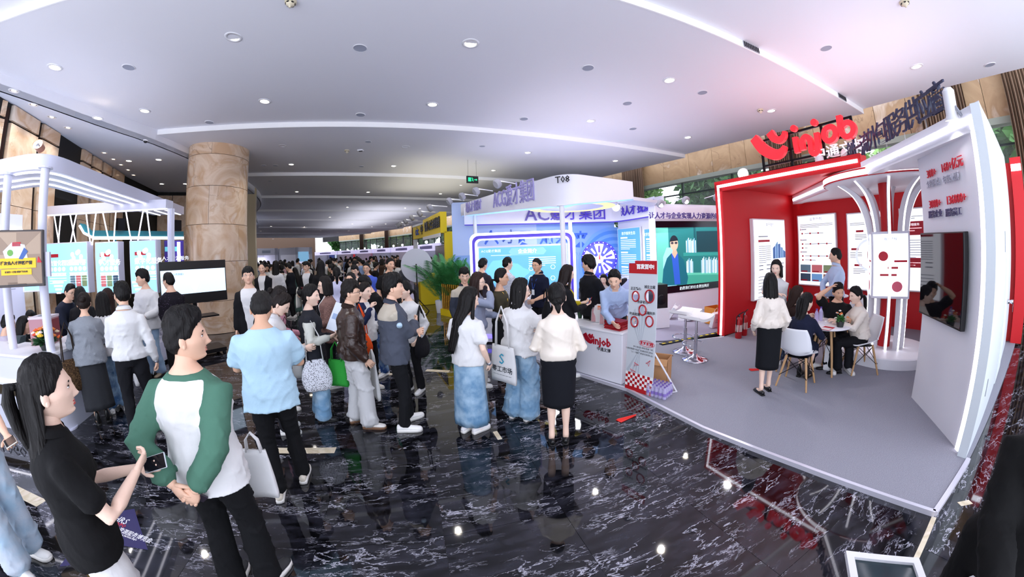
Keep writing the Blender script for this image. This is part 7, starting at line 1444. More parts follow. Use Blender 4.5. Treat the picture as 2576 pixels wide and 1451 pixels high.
PP('tweed',(822,690),d=5.3,hh=1.66,az=-120,sex='f',skin=2,label='woman in brown tweed blazer with short hair and glasses behind the dark vest',hair=('bob','14100f'),glasses='222226',top=dict(c='8a6a62',kind='plaid',hem=.74,fit=.035,open=('e8e6e6',.05),openz=.2),bot=dict(c='17171b',w=.08),rh=(.12,.28,1.0),lh=(-.16,.26,1.0),head=(-12,0,0))
PP('orange_bag_woman',(915,710),feet=(936,980),az=108,sex='f',skin=2,label='smiling woman in navy and white jacket with an orange bag, hand at her chin',hair=('ponylow','17110f'),top=dict(c='e9e6e0',cols=['1b2547'],hem=.82,fit=.03,fn=lambda q:1 if(q[3]<.075 and abs(q[0])>.12 and-.02<q[2]-.2<.22)or(q[2]>.40 and abs(q[0])>.05)else 0),bot=dict(c='121318',w=.065,hem=.09),rh=(.06,.20,1.36),rpole=(.8,.1,-1),lh=(-.10,.30,1.02),rcurl=1.2,head=(-8,2,0),shoes=('sneaker','e8e2d8'))
PP('black_jacket',(948,686),feet=(958,942),az=-152,sex='m',skin=0,label='man in black jacket and blue jeans with glasses, looking down at papers',hair=('short',BK),glasses='15151a',top=dict(c='0f0f12',hem=.74,fit=.03,open=('e6e6ea',.05),openz=.15),bot=dict(c='2a4a86',kind='denim',w=.075,hem=.08),rh=(.08,.36,1.06),lh=(-.12,.34,1.06),head=(10,24,0),lean=8,shoes=('sneaker','f0f0f0'))
PP('grey_workwear',(996,690),feet=(1014,1072),az=62,fine=True,sex='m',skin=0,label='man in slate grey work jacket with beige shoulders, arms crossed',hair=('messy',BK),top=dict(c='4a4f5c',cols=['b9b0a0'],hem=.80,fit=.045,fold=.005,fn=lambda q:1 if q[2]>.345 and q[1]<.03 and q[3]>.03 else 0),bot=dict(c='0f1014',w=.064,hem=.09),rh=(-.12,.27,1.17),lh=(.10,.25,1.12),rpole=(.6,.1,-1),lpole=(-.6,.1,-1),rn=(0,-1,0),ln=(0,-1,.2),head=(10,-2,0),rf=(.12,.0,0,16),lf=(-.10,.10,0,-20),shoes=('sneaker','f2f1ef'),collar='3a3f4c')
PP('white_puffer',(1028,724),feet=(1046,983),hh=1.58,az=-160,sex='f',skin=2,label='smiling woman in white jacket with a green carrier bag, facing left',hair=('ponylow',BK),top=dict(c='f3f3f5',hem=.82,fit=.045,fold=.006),bot=dict(c='121216',w=.07,hem=.08),rh=(.20,.18,.95),lh=(-.22,.12,.9),head=(26,6,0),shoes=('sneaker','f2f2f2'))
PP('bald_head',(886,684),d=5.9,hh=1.70,az=165,sex='m',skin=0,label='man with receding hair, only his forehead showing between the queue',hair=('thin','1a1716'),top=dict(c='1a1a20',open=('e8e8ec',.07)),head=(10,20,0))
# ---- farther standing people
PP('suit_man',(660,660),d=9.6,az=160,sex='m',skin=0,label='man in black suit and white shirt with hands folded right of the column',hair=('thin',BK),top=dict(c='101116',hem=.74,fit=.025,open=('f0f0f2',.07)),bot=dict(c='121318',w=.07),rh=(.03,.26,.98),lh=(-.05,.26,.98),head=(-10,4,0))
PP('mask_woman',(716,678),feet=(717,788),az=150,sex='f',skin=2,label='woman in pale blouse wearing a blue mask, reading her phone',hair=('ponylow',BK),mask='7aa8dc',top=dict(c='dcdce2',hem=.90,blouse=1),bot=dict(c='8c8794',w=.10,hem=.07),rh=(.06,.30,1.12),lh=(-.08,.30,1.12),head=(-6,24,0))
PP('green_suit',(752,672),feet=(752,788),az=-70,sex='f',skin=2,label='woman in grey green trouser suit with long black hair reading',hair=('longdown',BK),top=dict(c='4d6a66',hem=.74,fit=.025),bot=dict(c='4d6a66',w=.085,hem=.08),rh=(.10,.34,1.16),lh=(-.08,.34,1.2),head=(0,14,0))
PP('black_coat_bag',(772,658),d=10.4,az=172,sex='m',skin=0,label='man in open black coat over a white printed shirt holding a cloth bag',hair=('fringe',BK),glasses='222226',top=dict(c='101014',hem=.70,fit=.03,open=('ececee',.09)),bot=dict(c='121216',w=.075),rh=(.22,.14,.9),lh=(-.1,.28,1.0))
PP('lilac_ponytail',(846,672),d=7.9,az=-30,sex='f',skin=2,label='woman in pale lilac shirt and black trousers with a black ponytail, back turned',hair=('pony',BK),top=dict(c='c9cae6',hem=.92,blouse=1,fit=.02),bot=dict(c='121216',w=.07),rh=(.15,.25,1.0),lh=(-.15,.25,1.0))
PP('glasses_black',(893,667),d=8.4,az=172,sex='m',skin=0,label='smiling man in black jacket with round glasses behind the queue',hair=('fringe',BK),glasses='15151a',top=dict(c='121216',hem=.76,open=('e6e6e8',.06)))
PP('blue_sweater',(922,660),d=8.6,az=168,sex='m',skin=1,label='man in bright blue sweater with glasses behind the black jacket',hair=('crop',BK),glasses='8a8a90',bulk=1.12,top=dict(c='4a62c4',hem=.80,fit=.03),bot=dict(c='1c2a52',w=.08))
PP('big_black_tee',(978,648),d=7.6,az=128,sex='m',skin=1,bulk=1.22,label='broad man in black T-shirt looking right above the crowd',hair=('crop',BK),top=dict(c='0e0e10',sl='short',hem=.80,fit=.03),rh=(.26,.05,.82))
PP('blue_dark_person',(1016,655),d=12.4,az=-60,sex='m',skin=1,label='man in slate shirt partly hidden behind the round board',hair=('short',BK),top=dict(c='4a4c56',sl='short',hem=.8,fit=.03))
PP('white_back_girl',(693,656),d=11.2,az=-30,sex='f',skin=2,label='woman in white shirt with long black hair, back turned, behind the black suit',hair=('longdown',BK),top=dict(c='e9e9ee',hem=.82,fit=.03),bot=dict(c='6a4c3a',w=.1))
PP('black_hair_trio',(806,655),d=9.6,az=-20,sex='f',skin=2,label='woman in black coat with long black hair in the thick of the crowd',hair=('longdown',BK),top=dict(c='131317',hem=.66,fit=.035),bot=dict(c='131317',w=.08))
PP('phone_suit',(730,660),d=12.0,az=-100,sex='m',skin=0,label='man in dark suit and white collar studying his phone',hair=('short',BK),top=dict(c='16181f',hem=.74,open=('e8e8ec',.06)),rh=(.05,.32,1.1),lh=(-.05,.30,1.1),head=(0,20,0))
# ---- right of the middle
PP('grey_uniform_far',(1166,673),d=5.5,az=150,sex='m',skin=0,label='man in dark jacket with beige shoulders and glasses behind the brown-haired woman',hair=('fringe',BK),glasses='9a9aa0',top=dict(c='343946',cols=['b9b0a0'],hem=.80,fit=.035,fn=lambda q:1 if q[2]>.33 and q[3]>.03 else 0),rh=(.2,.15,.85),head=(16,2,0),collar='2c313d')
PP('hand_mouth',(1193,685),d=4.75,az=88,sex='f',skin=2,label='woman in grey blue blouse with glasses, hand before her mouth',hair=('long','2b1a16'),glasses='8a8a90',top=dict(c='8f97ad',hem=.9,fit=.035,fold=.005,blouse=1),bot=dict(c='cfccc4',w=.11,hem=.05),rh=(.10,.21,1.46),rpole=(.8,.2,-1),lh=(-.08,.34,1.06),rcurl=.5,rn=(-.2,-1,0),head=(10,4,0))
PP('white_tee_denim',(1177,722),feet=(1190,1083),az=24,fine=True,sex='f',skin=2,label='woman in white T-shirt and long denim skirt with long black hair, back turned',hair=('longdown',BK),top=dict(c='f0f0f3',sl='short',hem=.86,fit=.035,fold=.004,sfit=.03),bot=dict(t='skirt',c='5f87a8',kind='denim',hem=.14,w=.215,d=.17,folds=.035),rh=(.21,.10,.86),lh=(-.16,.2,.9),head=(44,10,0),rn=(-1,.2,0),shoes=('sneaker','f3f1f3'),rf=(.07,.0,0,22),lf=(-.07,-.03,0,10))
PP('olive_top',(1270,675),feet=(1266,950),az=118,sex='f',skin=1,label='woman in olive top and long black skirt with glasses and a gold pendant',hair=('ponylow',BK),glasses='9a8a70',top=dict(c='3e3a2c',hem=.95,fit=.014,neck=.47),bot=dict(t='skirt',c='131316',hem=.22,w=.165,d=.14),rh=(.02,.32,1.02),lh=(-.14,.28,1.0),head=(-26,0,0),shoes=('boot','4a2c20'))
PP('white_tote',(1311,700),feet=(1312,1050),az=40,fine=True,sex='f',skin=2,label='woman in white shirt and wide jeans carrying a cream tote bag',hair=('lob',BK),glasses='9a9aa0',top=dict(c='eef0f3',hem=.86,fit=.05,fold=.007,flare=.01),bot=dict(c='6d93b2',kind='denim',w=.135,hem=.03,fold=.006),rh=(.30,.40,1.10),lh=(-.12,.3,1.05),rpole=(.6,-.5,-1),head=(42,4,0),collar='eef0f3')
PP('black_skirt',(1396,712),feet=(1406,1112),az=4,fine=True,sex='f',skin=2,label='woman in cream satin blouse and black pencil skirt with a low ponytail',hair=('lowbun',BK),top=dict(c='e6dccf',kind='satin',hem=.97,fit=.022,fold=.0035,blouse=1,sfit=.016),bot=dict(t='skirt',c='0f1118',hem=.47,w=.165,d=.14,hip=.014),rh=(.17,.24,1.02),lh=(-.17,.26,1.02),rpole=(.55,-.9,-.4),lpole=(-.55,-.9,-.4),head=(2,12,0),shoes=('loafer','0d0d0f'),rf=(.075,.02,0,6),lf=(-.075,.0,0,-6))
PP('yellow_blouse',(1417,666),d=5.0,az=76,sex='f',skin=2,label='woman in black jacket over a mustard blouse with long dark hair and a red phone',hair=('longdown','1d1311'),glasses='8a8a90',top=dict(c='141418',hem=.74,fit=.03,open=('b8a81c',.12)),bot=dict(c='17171b',w=.08),rh=(.08,.32,1.10),lh=(-.04,.30,1.12),rn=(-.4,0,1),ln=(.4,0,1),head=(8,10,0))
p=PP('polo_desk',(1354,648),d=6.35,z0=PZ,az=-128,sex='m',skin=1,label='staff man in navy polo with glasses and blue lanyard behind the desk',hair=('crop',BK),glasses='15151a',top=dict(c='12162c',sl='short',hem=.80,fit=.02),rh=(.15,.26,.98),lh=(-.15,.26,.98),head=(-8,2,0),collar='12162c',bulk=1.08);lanyard(p)
PP('backpack_man',(1210,650),d=7.3,z0=PZ,az=35,sex='m',skin=0,label='young man in dark jacket before the blue screen, back turned, at the left',hair=('fringe',BK),glasses='9a9aa0',top=dict(c='2c2730',hem=.80,fit=.035),rh=(.16,.3,1.0),head=(10,8,0))
PP('striped_back',(1271,645),d=6.6,z0=PZ,az=48,sex='m',skin=2,label='man in pale striped shirt before the blue screen, back turned',hair=('crop',BK),top=dict(c='d9dbe6',kind='stripe',hem=.80,fit=.03),rh=(.16,.3,1.0),head=(12,4,0))
p=PP('black_polo_staff',(1482,643),d=5.5,z0=PZ,az=70,sex='m',skin=0,label='staff man in black polo with curly hair and glasses behind the counter',hair=('messy',BK),glasses='15151a',top=dict(c='0f1016',sl='short',hem=.80,fit=.03),rh=(.10,.32,.95),lh=(-.04,.36,.93),rpole=(.8,-.7,-.3),rcurl=.9,head=(-120,2,0),collar='0f1016',bulk=1.1);lanyard(p,'2f5fd0')
PP('blue_shirt_bent',(1546,708),d=5.15,z0=PZ,hh=1.72,az=196,sex='m',skin=0,label='man in pale blue shirt bending over the counter behind the standee',hair=('short',BK),top=dict(c='a9bbdc',hem=.92,fit=.025,fold=.005),lean=38,rh=(.04,.50,.88),lh=(-.24,.52,.90),head=(10,16,0),collar='a9bbdc')
PP('cap_mask',(1476,682),d=8.2,z0=PZ,hh=1.68,az=160,sex='m',skin=2,label='seated visitor in beige cap and blue mask near the fortune wheel',hair=('short','c9b9a2'),mask='8fb4dc',top=dict(c='3a3840',hem=.86,fit=.03),rh=(.14,.34,.8),lh=(-.14,.34,.8),**SEAT)
PP('mask_dark',(1541,672),d=8.6,z0=PZ,hh=1.68,az=-160,sex='f',skin=2,label='seated visitor in dark jacket with mask and tied hair beside the wheel',hair=('highbun',BK),mask='c4d4e8',top=dict(c='26242e',hem=.82,fit=.035),rh=(.08,.24,1.08),lh=(-.12,.26,1.05),rpole=(.6,.4,-1),head=(10,10,0),**SEAT)
PP('mask_pale',(1520,692),d=8.3,z0=PZ,hh=1.62,az=-150,sex='f',skin=2,label='seated visitor in pale jacket between the staff man and the tied hair',hair=('lob',BK),top=dict(c='b9b4b4',hem=.82,fit=.035),rh=(.14,.34,.8),lh=(-.14,.34,.8),head=(0,14,0),**SEAT)
# ---- red and white booth
PP('booth_standing',(1947,687),feet=(1922,984),z0=PZ,az=24,fine=True,sex='f',skin=2,label='standing woman in cream blouse and slit black skirt on the booth carpet',hair=('lob',BK),top=dict(c='e4dace',kind='satin',hem=.97,fit=.03,fold=.006,blouse=1),bot=dict(t='skirt',c='0f1116',hem=.38,w=.17,d=.15),rh=(.20,.10,.90),lh=(-.20,.12,.90),head=(10,6,0),shoes=('loafer','0d0d0f'),rf=(.07,.05,0,-10),lf=(-.08,-.10,0,-14))
PP('white_tee_bag',(1954,653),d=6.0,z0=PZ,az=-130,sex='f',skin=2,label='woman in white T-shirt with a bob, arm raised, before the tower poster',hair=('bob',BK),top=dict(c='f2f2f4',sl='short',hem=.82,fit=.03),bot=dict(c='2c3a5e',kind='denim',w=.09,hem=.06),rh=(-.06,.26,1.20),rpole=(1,.2,-.1),lh=(.05,.26,1.08),head=(6,2,0))
PP('blue_shirt_booth',(2104,622),d=7.0,z0=PZ,az=120,sex='m',skin=0,label='man in light blue shirt and black trousers with hands behind his back by the posters',hair=('crop',BK),top=dict(c='b4c6e2',hem=.93,fit=.02),bot=dict(c='141418',w=.07),rh=(.04,-.20,.93),lh=(-.06,-.21,.95),rpole=(1,-.2,0),lpole=(-1,-.2,0),head=(-150,2,0),collar='b4c6e2')
def seated(key,hp,chairpos,az,**k):
 hh=k.pop('hh',1.66);return person(key,(chairpos[0],chairpos[1]),az,hh,z0=PZ,pel=(0,0,.535),**k)
def chair_for(p,az,lab,back=.06):d=Vector((math.sin(rad(az)),math.cos(rad(az))));chair((p[0]-d.x*back,p[1]-d.y*back),-rad(az),lab)
s1=Vector((3.78,3.50));s2=Vector((4.15,4.10));s3=Vector((4.92,3.85));s4=Vector((4.95,3.40))
a1=62;seated('navy_suit',None,s1,a1,sex='f',skin=2,label='seated woman in navy suit and black boots, back turned, at the meeting table',hair=('halfup',BK),hh=1.58,top=dict(c='171c33',hem=.84,fit=.025),bot=dict(t='skirt',c='171c33',len=1.2),rh=(.14,.36,.78),lh=(-.08,.38,.80),head=(30,8,0),shoes=('boot','0e0e10'),rf=(.10,.22,.05,10),lf=(-.06,.34,0,0),rn=(-.3,0,-1),lean=8)
chair_for(s1,a1,'white shell chair under the woman in navy suit')
a2=110;seated('brown_hair',None,s2,a2,sex='f',skin=2,label='seated woman in dark brown jacket with long brown hair behind the navy suit',hair=('longdown','2c1a14'),hh=1.60,top=dict(c='2c1c18',hem=.84,fit=.025),rh=(.14,.36,.78),lh=(-.1,.38,.80),head=(20,10,0),lean=6,rf=(.11,.40,0,6),lf=(-.11,.38,0,-6));chair_for(s2,a2,'white shell chair under the brown-haired woman')
a3=-148;seated('black_tee_seated',None,s3,a3,sex='m',skin=1,bulk=1.15,label='seated man in black T-shirt touching his temple at the meeting table',hair=('swept',BK),hh=1.62,top=dict(c='0e0e10',sl='short',hem=.84,fit=.028),bot=dict(c='1a1b20',w=.075),rh=(.15,.14,1.27),rpole=(1,.1,-.3),lh=(-.10,.40,.80),head=(-4,6,6),rcurl=.9,rf=(.13,.40,0,6),lf=(-.13,.42,0,-6),lean=6);chair_for(s3,a3,'white shell chair behind the man in black T-shirt')
a4=-62;seated('cream_ponytail',None,s4,a4,sex='f',skin=2,fine=True,label='seated woman in cream blouse and black trousers with a ponytail at the table',hair=('ponylow',BK),hh=1.60,top=dict(c='e4dace',kind='satin',hem=.95,fit=.03,fold=.005,blouse=1),bot=dict(c='111217',w=.08,hem=.10),rh=(.10,.40,.80),lh=(-.08,.42,.80),head=(-4,8,0),shoes=('loafer','0d0d0f'),rf=(.10,.46,0,4),lf=(-.09,.36,0,-4),rn=(0,0,-1),ln=(0,0,-1),lean=6);chair_for(s4,a4,'white shell chair on the right under the cream blouse')
c_=MT2+Vector((-.35,-.62));chair(c_,.3,'empty white shell chair by the farther round table');c_=ib(2.0,2.05);chair(c_,-.9,'empty white shell chair behind the man in black T-shirt')
# ---- bottom right corner
person('gold_pattern',(1.74,.24),-110,1.62,sex='f',skin=0,fine=True,label='person in black coat cut off by the lower right corner',hair=('bob',BK),top=dict(c='0a0a0b',hem=.62,fit=.05,fold=.002),bot=dict(c='101014',w=.09),rh=(.10,.40,1.02),lh=(-.14,.36,.96),rn=(-.3,0,1),ln=(.3,0,1),lcurl=.8)
# ---- things in hands and on shoulders
def thing_at(name,p,rz,lab,cat):return empty(name,p,rz,lab,cat)
def phone(key,side,lab,c='1a1b22',tilt=.5,back=None):
 P=PEOPLE[key][side];d,n,a=P[1],P[2],P[3];o=P[0]+n*.008;Mq=Matrix((a,d,n)).transposed().to_4x4();Mq.translation=o;t=empty('phone',(0,0,0),0,lab,'phone');t.matrix_world=Mq@Matrix.Rotation(tilt,4,'X')
 MB().box(-.036,.036,-.045,.105,0,.008).build('case',mat('phone_'+c,c,.3),t,bevel=.004);MB().box(-.033,.033,-.042,.102,.008,.009).build('screen',mat('phone_glass','14161c',.08),t)
 return t
phone('black_polo','L','phone held by the woman in the black polo top','c8ccd2');phone('raglan','L','dark phone held behind the back of the man with green sleeves','2a2230');phone('white_shirt','R','pale phone in the hanging hand of the man in white dress shirt','b9c2cc');phone('edge_jeans','L','black phone with cream case held at the left edge','e2ddd0');phone('yellow_blouse','R','red phone held by the woman in mustard blouse','a81c24');phone('sky_tee','R','phone hidden in the hands of the man in light blue','1a1b22');phone('mask_woman','R','phone of the masked woman in the pale blouse','1a1b22');phone('floral','L','pale phone held by the man in floral shirt','b4c0d8');phone('phone_suit','R','phone of the man in dark suit in the crowd','1a1b22');phone('navy_suit','R','phone of the seated woman in navy suit','d8d2dc')
phone('gold_pattern','L','phone in glittery clear case at the lower right corner','b9c4cc')
def sheet(key,side,lab,c,wd=.21,hh=.29,tilt=.9,name='leaflet',roll=0.0,up=.08,thick=.003,dec=None,yaw=0.0):
 P=PEOPLE[key][side];o=P[0];az=-rad(PEOPLE[key]['az']);t=empty(name,o,0,lab,'paper');t.rotation_euler=(tilt,roll,az+yaw);MB().box(-wd/2,wd/2,-hh*.3+up,hh*.7+up,-thick,thick).build('cover',mat('sheet_'+c,c,.5),t)
 if dec:MB().box(-wd*.4,wd*.4,up+hh*.1,up+hh*.3,thick,thick+.001).build('print_field',mat('sheet_'+dec,dec,.5),t)
 return t
sheet('white_sweat','R','blue folder held open by the man in white sweatshirt','5f7ec0',.24,.30,.5,'folder',.4);sheet('dark_vest','R','white printed sheets in a blue clip held by the woman in dark vest','e3ebf5',.25,.34,1.15,'paper_sheets',.25,.13,.004,'9db4d8',.9);sheet('olive_top','R','white leaflet with a red and blue corner held by the olive top','e4e9f2',.26,.18,.9,'leaflet',.1,.02,.002,'c83a46');sheet('hand_mouth','L','open dark notebook held by the woman in grey blue blouse','3a2c2a',.26,.18,.3,'notebook',.1,.02,.006,'e8e2da');sheet('black_jacket','R','printed leaflet held by the man in black jacket','e6dcd6',.24,.17,.6,'leaflet',0,.02,.002,'c9a090');sheet('bun_white','L','small white notebook held by the woman in white shirt','f2f2f2',.16,.12,.4,'notebook',0,.02,.004);sheet('green_suit','L','dark red booklet held by the woman in the green suit','5a1c22',.2,.14,.8,'booklet',0,.02,.005);sheet('black_coat_bag','L','dark red booklet held by the man in the open black coat','6a1c26',.12,.16,.9,'booklet',0,.02,.006)
def bag(key,off,size,c,lab,kind='tote',strap=.45,name='tote_bag',cat='bag',fk='cloth',dec=None,rz=0.0,hc=None):
 """a bag hanging beside somebody: off = (x, y, z) of the middle of its upper edge in that person's frame (m at 1.70)"""
 if abs(off[0])>.15 and abs(off[1])<.22 and not rz:rz=PI/2
 P=PEOPLE[key];p=P['W'](off);t=empty(name,p,-rad(P['az'])+rz,lab,cat);wd,hh,th=size;m=fabric(c,fk);hm_=fabric(hc or c,'cloth')
 L=Loft();tt=np.arange(20)*2*PI/20;rs=[]
 for u in np.linspace(0,1,9):
  z=-hh*u;k=(.86+.14*math.sin(min(u*1.4,1)*PI/2))if kind=='tote' else(.55+.5*math.sin(u*PI*.78));tk=th*(.35+.65*min(u*1.6,1))*(1 if u<.95 else .8);e=.45 if kind=='tote' else .9
  rs.append(np.c_[np.sign(np.cos(tt))*abs(np.cos(tt))**e*wd/2*k,np.sign(np.sin(tt))*abs(np.sin(tt))**e*tk/2,np.full(20,z)+.006*np.sin(tt*3)])
 if kind!='tote':rs.append(rs[-1]*[.6,.6,1]+[0,0,-.02])
 L.rings(rs);a=Acc();a.loft(L);o=bpy.data.objects.new('bag_body',a.mesh('bag_body',[m]));COL.objects.link(o);o.parent=t
 for s_ in(-1,1):
  x=wd*.28;mb=MB();mb.tube([(-x,s_*th*.2,-.01),(-x*.8,s_*th*.12,strap*.6),(0,0,strap),(x*.8,s_*th*.12,strap*.6),(x,s_*th*.2,-.01)],.011,6,flat=.5);mb.build('strap',hm_,t,smooth=True)
 if dec:
  for(ch,sz,x,z,cc)in dec:
   for s_ in(-1,1):text(ch,sz,t,(Matrix.Identity(4)if s_<0 else Matrix.Rotation(PI,4,'Z'))@upright(x,z,-th*.5-.004),mat('bag_print_'+cc,cc,.6),'bag_print',0,.001)
 return t
bag('grey_knit',(-.26,-.06,.92),(.32,.38,.12),'2a1e14','brown leopard print shoulder bag on the woman in grey sweater','hobo',.45,'shoulder_bag',fk='leopard',rz=.5);bag('dark_vest',(.20,.02,.86),(.34,.36,.13),'dfe2ea','black and white spotted shoulder bag on the woman in dark vest','hobo',.45,'shoulder_bag',fk='bwleopard');bag('orange_bag_woman',(.21,.10,1.0),(.36,.28,.12),'e8541e','orange crossbody bag on the woman in navy and white jacket','hobo',.40,'crossbody_bag')
bag('dark_vest',(.12,.28,.80),(.26,.32,.10),'2f9a3a','green carrier bag hanging in front of the woman in dark vest','tote',.22,'carrier_bag',rz=1.0);bag('white_puffer',(.20,.18,.86),(.26,.32,.09),'2f9a78','teal green carrier bag held by the woman in white jacket','tote',.10,'carrier_bag',dec=[('零工',.09,0,-.16,'f2f6f2')])
bag('white_tote',(-.06,-.22,.98),(.36,.42,.05),'e9e6da','cream tote bag with a teal emblem on the back of the woman in white shirt','tote',.44,'tote_bag',rz=.0,dec=[('S',.17,0,-.15,'2f9ab8'),('零工市场',.075,0,-.27,'2a3036'),('— — — — — —',.035,0,-.33,'6a7076')])
bag('white_knit',(.34,-.06,.80),(.34,.40,.08),'f0eff0','white paper bag with rows of red dots held by the woman in white top','tote',.16,'paper_bag',dec=[('▪▪▪▪▪',.06,0,-.12-.05*k,'c8383a')for k in range(4)],hc='8a1c22');bag('wine_cardigan',(.24,.06,.80),(.34,.40,.08),'f2f2f4','white paper bag with small blue marks held by the woman in wine cardigan','tote',.16,'paper_bag',dec=[('⊙',.08,-.04,-.16,'3f6f9a'),('⊙',.06,.05,-.25,'4a9a7a')])
bag('mask_woman',(-.30,.02,.92),(.32,.40,.06),'e6e8f2','white cloth bag on the shoulder of the masked woman','tote',.40);bag('green_suit',(-.22,.10,.92),(.24,.40,.06),'4a7ac8','blue and white carrier bag of the woman in the green suit','tote',.16);bag('black_coat_bag',(.24,.14,.88),(.32,.38,.06),'e6e0d0','cream cloth bag held by the man in the open black coat','tote',.20);bag('white_tee_bag',(-.22,.04,.96),(.22,.18,.10),'5a4638','small brown handbag on the woman in white T-shirt','tote',.30,'handbag');bag('bun_white',(-.20,.14,.98),(.30,.36,.09),'e6e2d6','cream tote bag with dark print on the woman in white shirt','tote',.38,dec=[('▪',.2,0,-.2,'2a2a2e')],hc='17171a');bag('leather',(-.10,.24,.72),(.30,.44,.06),'d8e6ee','pale blue paper bag hanging beside the man in leather jacket','tote',.16,'paper_bag');bag('raglan',(.14,.27,.84),(.18,.34,.05),'eef0f2','long white carrier bag between the raglan shirt and the blue T-shirt','tote',.12,'carrier_bag');bag('white_tee_denim',(-.22,.18,.95),(.26,.34,.07),'58a83a','green carrier bag left of the woman in white T-shirt','tote',.14,'carrier_bag');bag('white_puffer',(-.24,.06,.95),(.28,.30,.14),'14141a','black quilted bag beside the green carrier bag','hobo',.4,'shoulder_bag');bag('yellow_blouse',(.0,-.28,1.2),(.26,.34,.14),'121216','black quilted backpack of the woman in mustard blouse','hobo',.2,'backpack')
# work badges and ornaments that move with their wearer
pm=mat('gold_metal','d8b24a',.25,metal=1.0);o_=PEOPLE['olive_top'];o_['strip']('necklace',[(-.06,.02,.49),(-.05,.09,.44),(0,.125,.34),(.05,.09,.44),(.06,.02,.49)],.003,pm,1.0);o_['strip']('pendant',[(0,.132,.345),(0,.136,.31)],.013,pm,.4)
def patch(key,sd,c,r=.03,k=.35):
 P=PEOPLE[key];S,El,Wr=P['arms'][sd];d=nrm(El-S);o=nrm(V3(sd*.8,-.35,.1)-d*(V3(sd*.8,-.35,.1)@d));U=Loft();t_=np.arange(16)*2*PI/16;b=np.cross(d,o);q=S+(El-S)*k+o*.083
 U.rings([q+np.outer(np.cos(t_),d)*r+np.outer(np.sin(t_),b)*r+o*z for z in(-.03,0,.004)]);a=Acc();a.loft(U);m=mat('patch_'+c,c,.6);P['part']('sleeve_emblem',a.mesh('sleeve_emblem',[m]),[m],'round pale blue sleeve emblem')
patch('grey_workwear',1,'bcd6ea')
def watch(key,sd):
 P=PEOPLE[key];S,El,Wr=P['arms'][sd];d=nrm(Wr-El);U=Loft();U.tube([Wr-d*.006,Wr+d*.016],[.031,.030],14);a=Acc();a.loft(U);P['part']('wrist_watch',a.mesh('wrist_watch',[SILV]),[SILV],'silver wrist watch')
watch('white_shirt',1);watch('white_tee_denim',1)
tp0,tp1=at(1662,872),at(1826,838);T=frame(tp0,tp1);L_=(tp1-tp0).length;t=empty('floor_tape',(0,0,0),0,'dark cable strip with yellow dashes between the two carpets','tape');MB().box(0,L_,-.05,.05,.0,.058,T).build('strip',BLACK,t)
for k in range(11):MB().box(L_*(k+.2)/11,L_*(k+.7)/11,-.02,.02,.058,.060,T).build('dash',YEL,t)
# floor decal
dp=[at(258,1292),at(338,1280),at(370,1383),at(345,1380),at(306,1372),at(268,1402),at(150,1425),at(185,1395)]
cdx=sum(dp,Vector())/8;t=empty('floor_decal',(0,0,0),0,'dark blue arrow sticker with expo lettering on the black floor','floor sticker')
MB().prism([tuple(at(*q).xy)for q in((258,1292),(338,1280),(372,1383),(306,1372),(262,1408),(150,1425),(200,1360))],.0005,.002).build('sticker',mat('decal_blue','27235e',.35),t)
wht=mat('decal_white','f0f0f4',.5)
def floor_text(s_,px,py,qx,qy,sz,m_):p=at(px,py);q=at(qx,qy);a_=math.atan2(q.y-p.y,q.x-p.x);text(s_,sz,t,Matrix.Translation((p.x,p.y,.0028))@Matrix.Rotation(a_,4,'Z'),m_,'printed_lettering',0,.001)
floor_text('HRS',305,1309,330,1318,.09,wht);floor_text('EXPO',302,1321,328,1329,.05,mat('decal_red','d02a3a',.5));floor_text('中国(浙江)人力资源服务博览会',300,1333,345,1350,.055,wht);floor_text('China Human Resource Services Expo',300,1343,345,1359,.026,wht);floor_text('北',281,1348,300,1358,.10,wht)
# white frame and boxes at the lower right edge
p=at(2290,1405,.0);t=empty('sign_frame',at(2235,1480,.35),.9,'white picture frame standing at the bottom edge, lower right','frame');
for a_ in((-.20,-.16,-.2,.2),(.16,.20,-.2,.2),(-.16,.16,.16,.2),(-.16,.16,-.2,-.16)):MB().box(*a_,0,.03).build('frame_bar',WHITE,t)
MB().box(-.16,.16,-.16,.16,.008,.012).build('glass',mat('frame_glass','2a3a40',.08),t);MB().tube([(0,0,-.35),(0,0,0)],.02,8).build('stem',SILV,t);MB().lathe([(.15,-.35),(.15,-.33)],20).build('foot',SILV,t)
p=at(2420,1452,.80);t=empty('white_table',(p.x+.02,p.y-.22,0),-.25,'pale table edge at the bottom right corner','table');MB().box(-.28,.5,-.3,.2,.77,.80).build('table_top',WHITE,t);
for x in(-.24,.46):MB().box(x-.02,x+.02,-.28,-.24,0,.77).build('leg',SILV,t);MB().box(x-.02,x+.02,.14,.18,0,.77).build('leg',SILV,t)
# --- the far crowd: ten figures, then copies of them with their parts in other colours
TPL=[]
cr_h=[('short',BK),('longdown',BK),('fringe',BK),('lob','17110f'),('pony',BK),('crop',BK),('bob',BK),('messy',BK),('long','1d1311'),('thin',BK)]
for i in range(10):
 f_=i in(1,3,4,6,8);rr=[(.2,.06,.82),(.08,.3,1.1),(.15,.25,1.0)][i%3];ll=[(-.2,.06,.82),(-.08,.3,1.12),(-.2,.06,.82)][(i//2)%3]
 TPL.append(person('crowd%d'%i,(-20+i,30),0,1.70,sex='f' if f_ else 'm',skin=i%3,vox=.02,hair=cr_h[i],glasses='222226' if i in(2,7)else None,top=dict(c='e4e4e8',hem=(.78,.84,.76)[i%3],fit=.03,open=('e8e8ec',.07)if i in(0,5,9)else None),bot=dict(c='17181c',w=.075),rh=rr,lh=ll,head=((i*37)%50-25,(i*13)%22,0)))
finish_remesh()
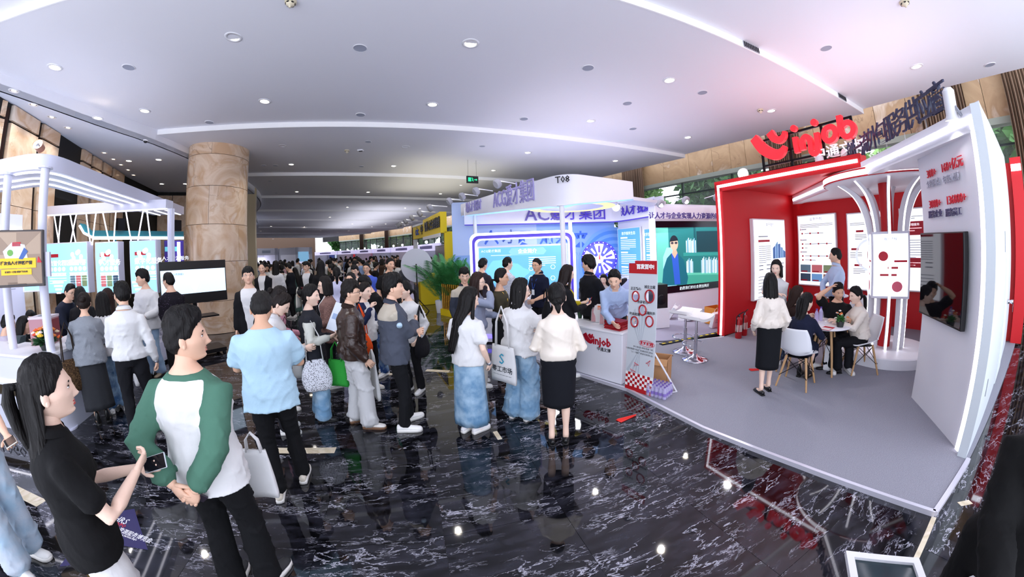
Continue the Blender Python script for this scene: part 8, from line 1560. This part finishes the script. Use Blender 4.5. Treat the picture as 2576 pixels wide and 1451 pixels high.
TOPC=[('white','e6e6ea'),('black','121216'),('black','1a1a20'),('white','dcdde6'),('grey','6d7078'),('navy','1c2440'),('beige','b9a892'),('blue','8ea4cc'),('brown','4a382e'),('black','0e0e12'),('olive','4a4c3a'),('pink','c49aa4')]
BOTC=[('black','141418'),('dark','22232a'),('jeans','4a6488'),('grey','7d7f88')]
HN={0:'short hair',1:'long black hair',2:'short hair and glasses',3:'shoulder-length hair',4:'a ponytail',5:'cropped hair',6:'a bob',7:'tousled hair and glasses',8:'long dark hair',9:'thin hair'}
taken=[(p['root'].location.x,p['root'].location.y)for k,p in PEOPLE.items()if not k.startswith('crowd')]
rg=np.random.default_rng(11);n=0;tries=0
def recolour(o,c):
 for s_ in o.material_slots[:1]:s_.link='OBJECT';s_.material=fabric(c)
firsts=[False]*10;SPOT=[]
while n<118 and tries<9000:
 tries+=1;px=rg.uniform(636,1085);d_=10.5+27*rg.uniform(0,1)**1.15
 if px<790 and d_<13.2:continue
 if px>1000 and d_>17:continue
 if px<668 and d_<19.5:continue
 p=far(px,650,d_)
 if any((p.x-a)**2+(p.y-b)**2<.62**2 for a,b in taken):continue
 taken.append((p.x,p.y));i=int(rg.integers(0,10));tc_=TOPC[int(rg.integers(0,len(TOPC)))];bc_=BOTC[int(rg.integers(0,4))];src=TPL[i]['root']
 if not firsts[i]:r=src;firsts[i]=True
 else:r=copy_tree(src)
 h=rg.uniform(.94,1.07);r.location=(p.x,p.y,0);r.rotation_euler=(0,0,rg.uniform(0,2*PI));r.scale=(h,h,h)
 where='front of far crowd' if d_<17 else('middle of far crowd' if d_<26 else 'back of far crowd')
 tag(r,'person in %s top with %s, %s'%(tc_[0],HN[i],where),'person','the far crowd')
 for c in r.children:
  if c.name.startswith('shirt')and 'mask1' not in c.data.attributes:recolour(c,tc_[1])
  if c.name.startswith('trousers'):recolour(c,bc_[1])
 n+=1
for i in range(10):
 if not firsts[i]:
  for c in list(TPL[i]['root'].children_recursive):bpy.data.objects.remove(c)
  bpy.data.objects.remove(TPL[i]['root'])
finish_text()
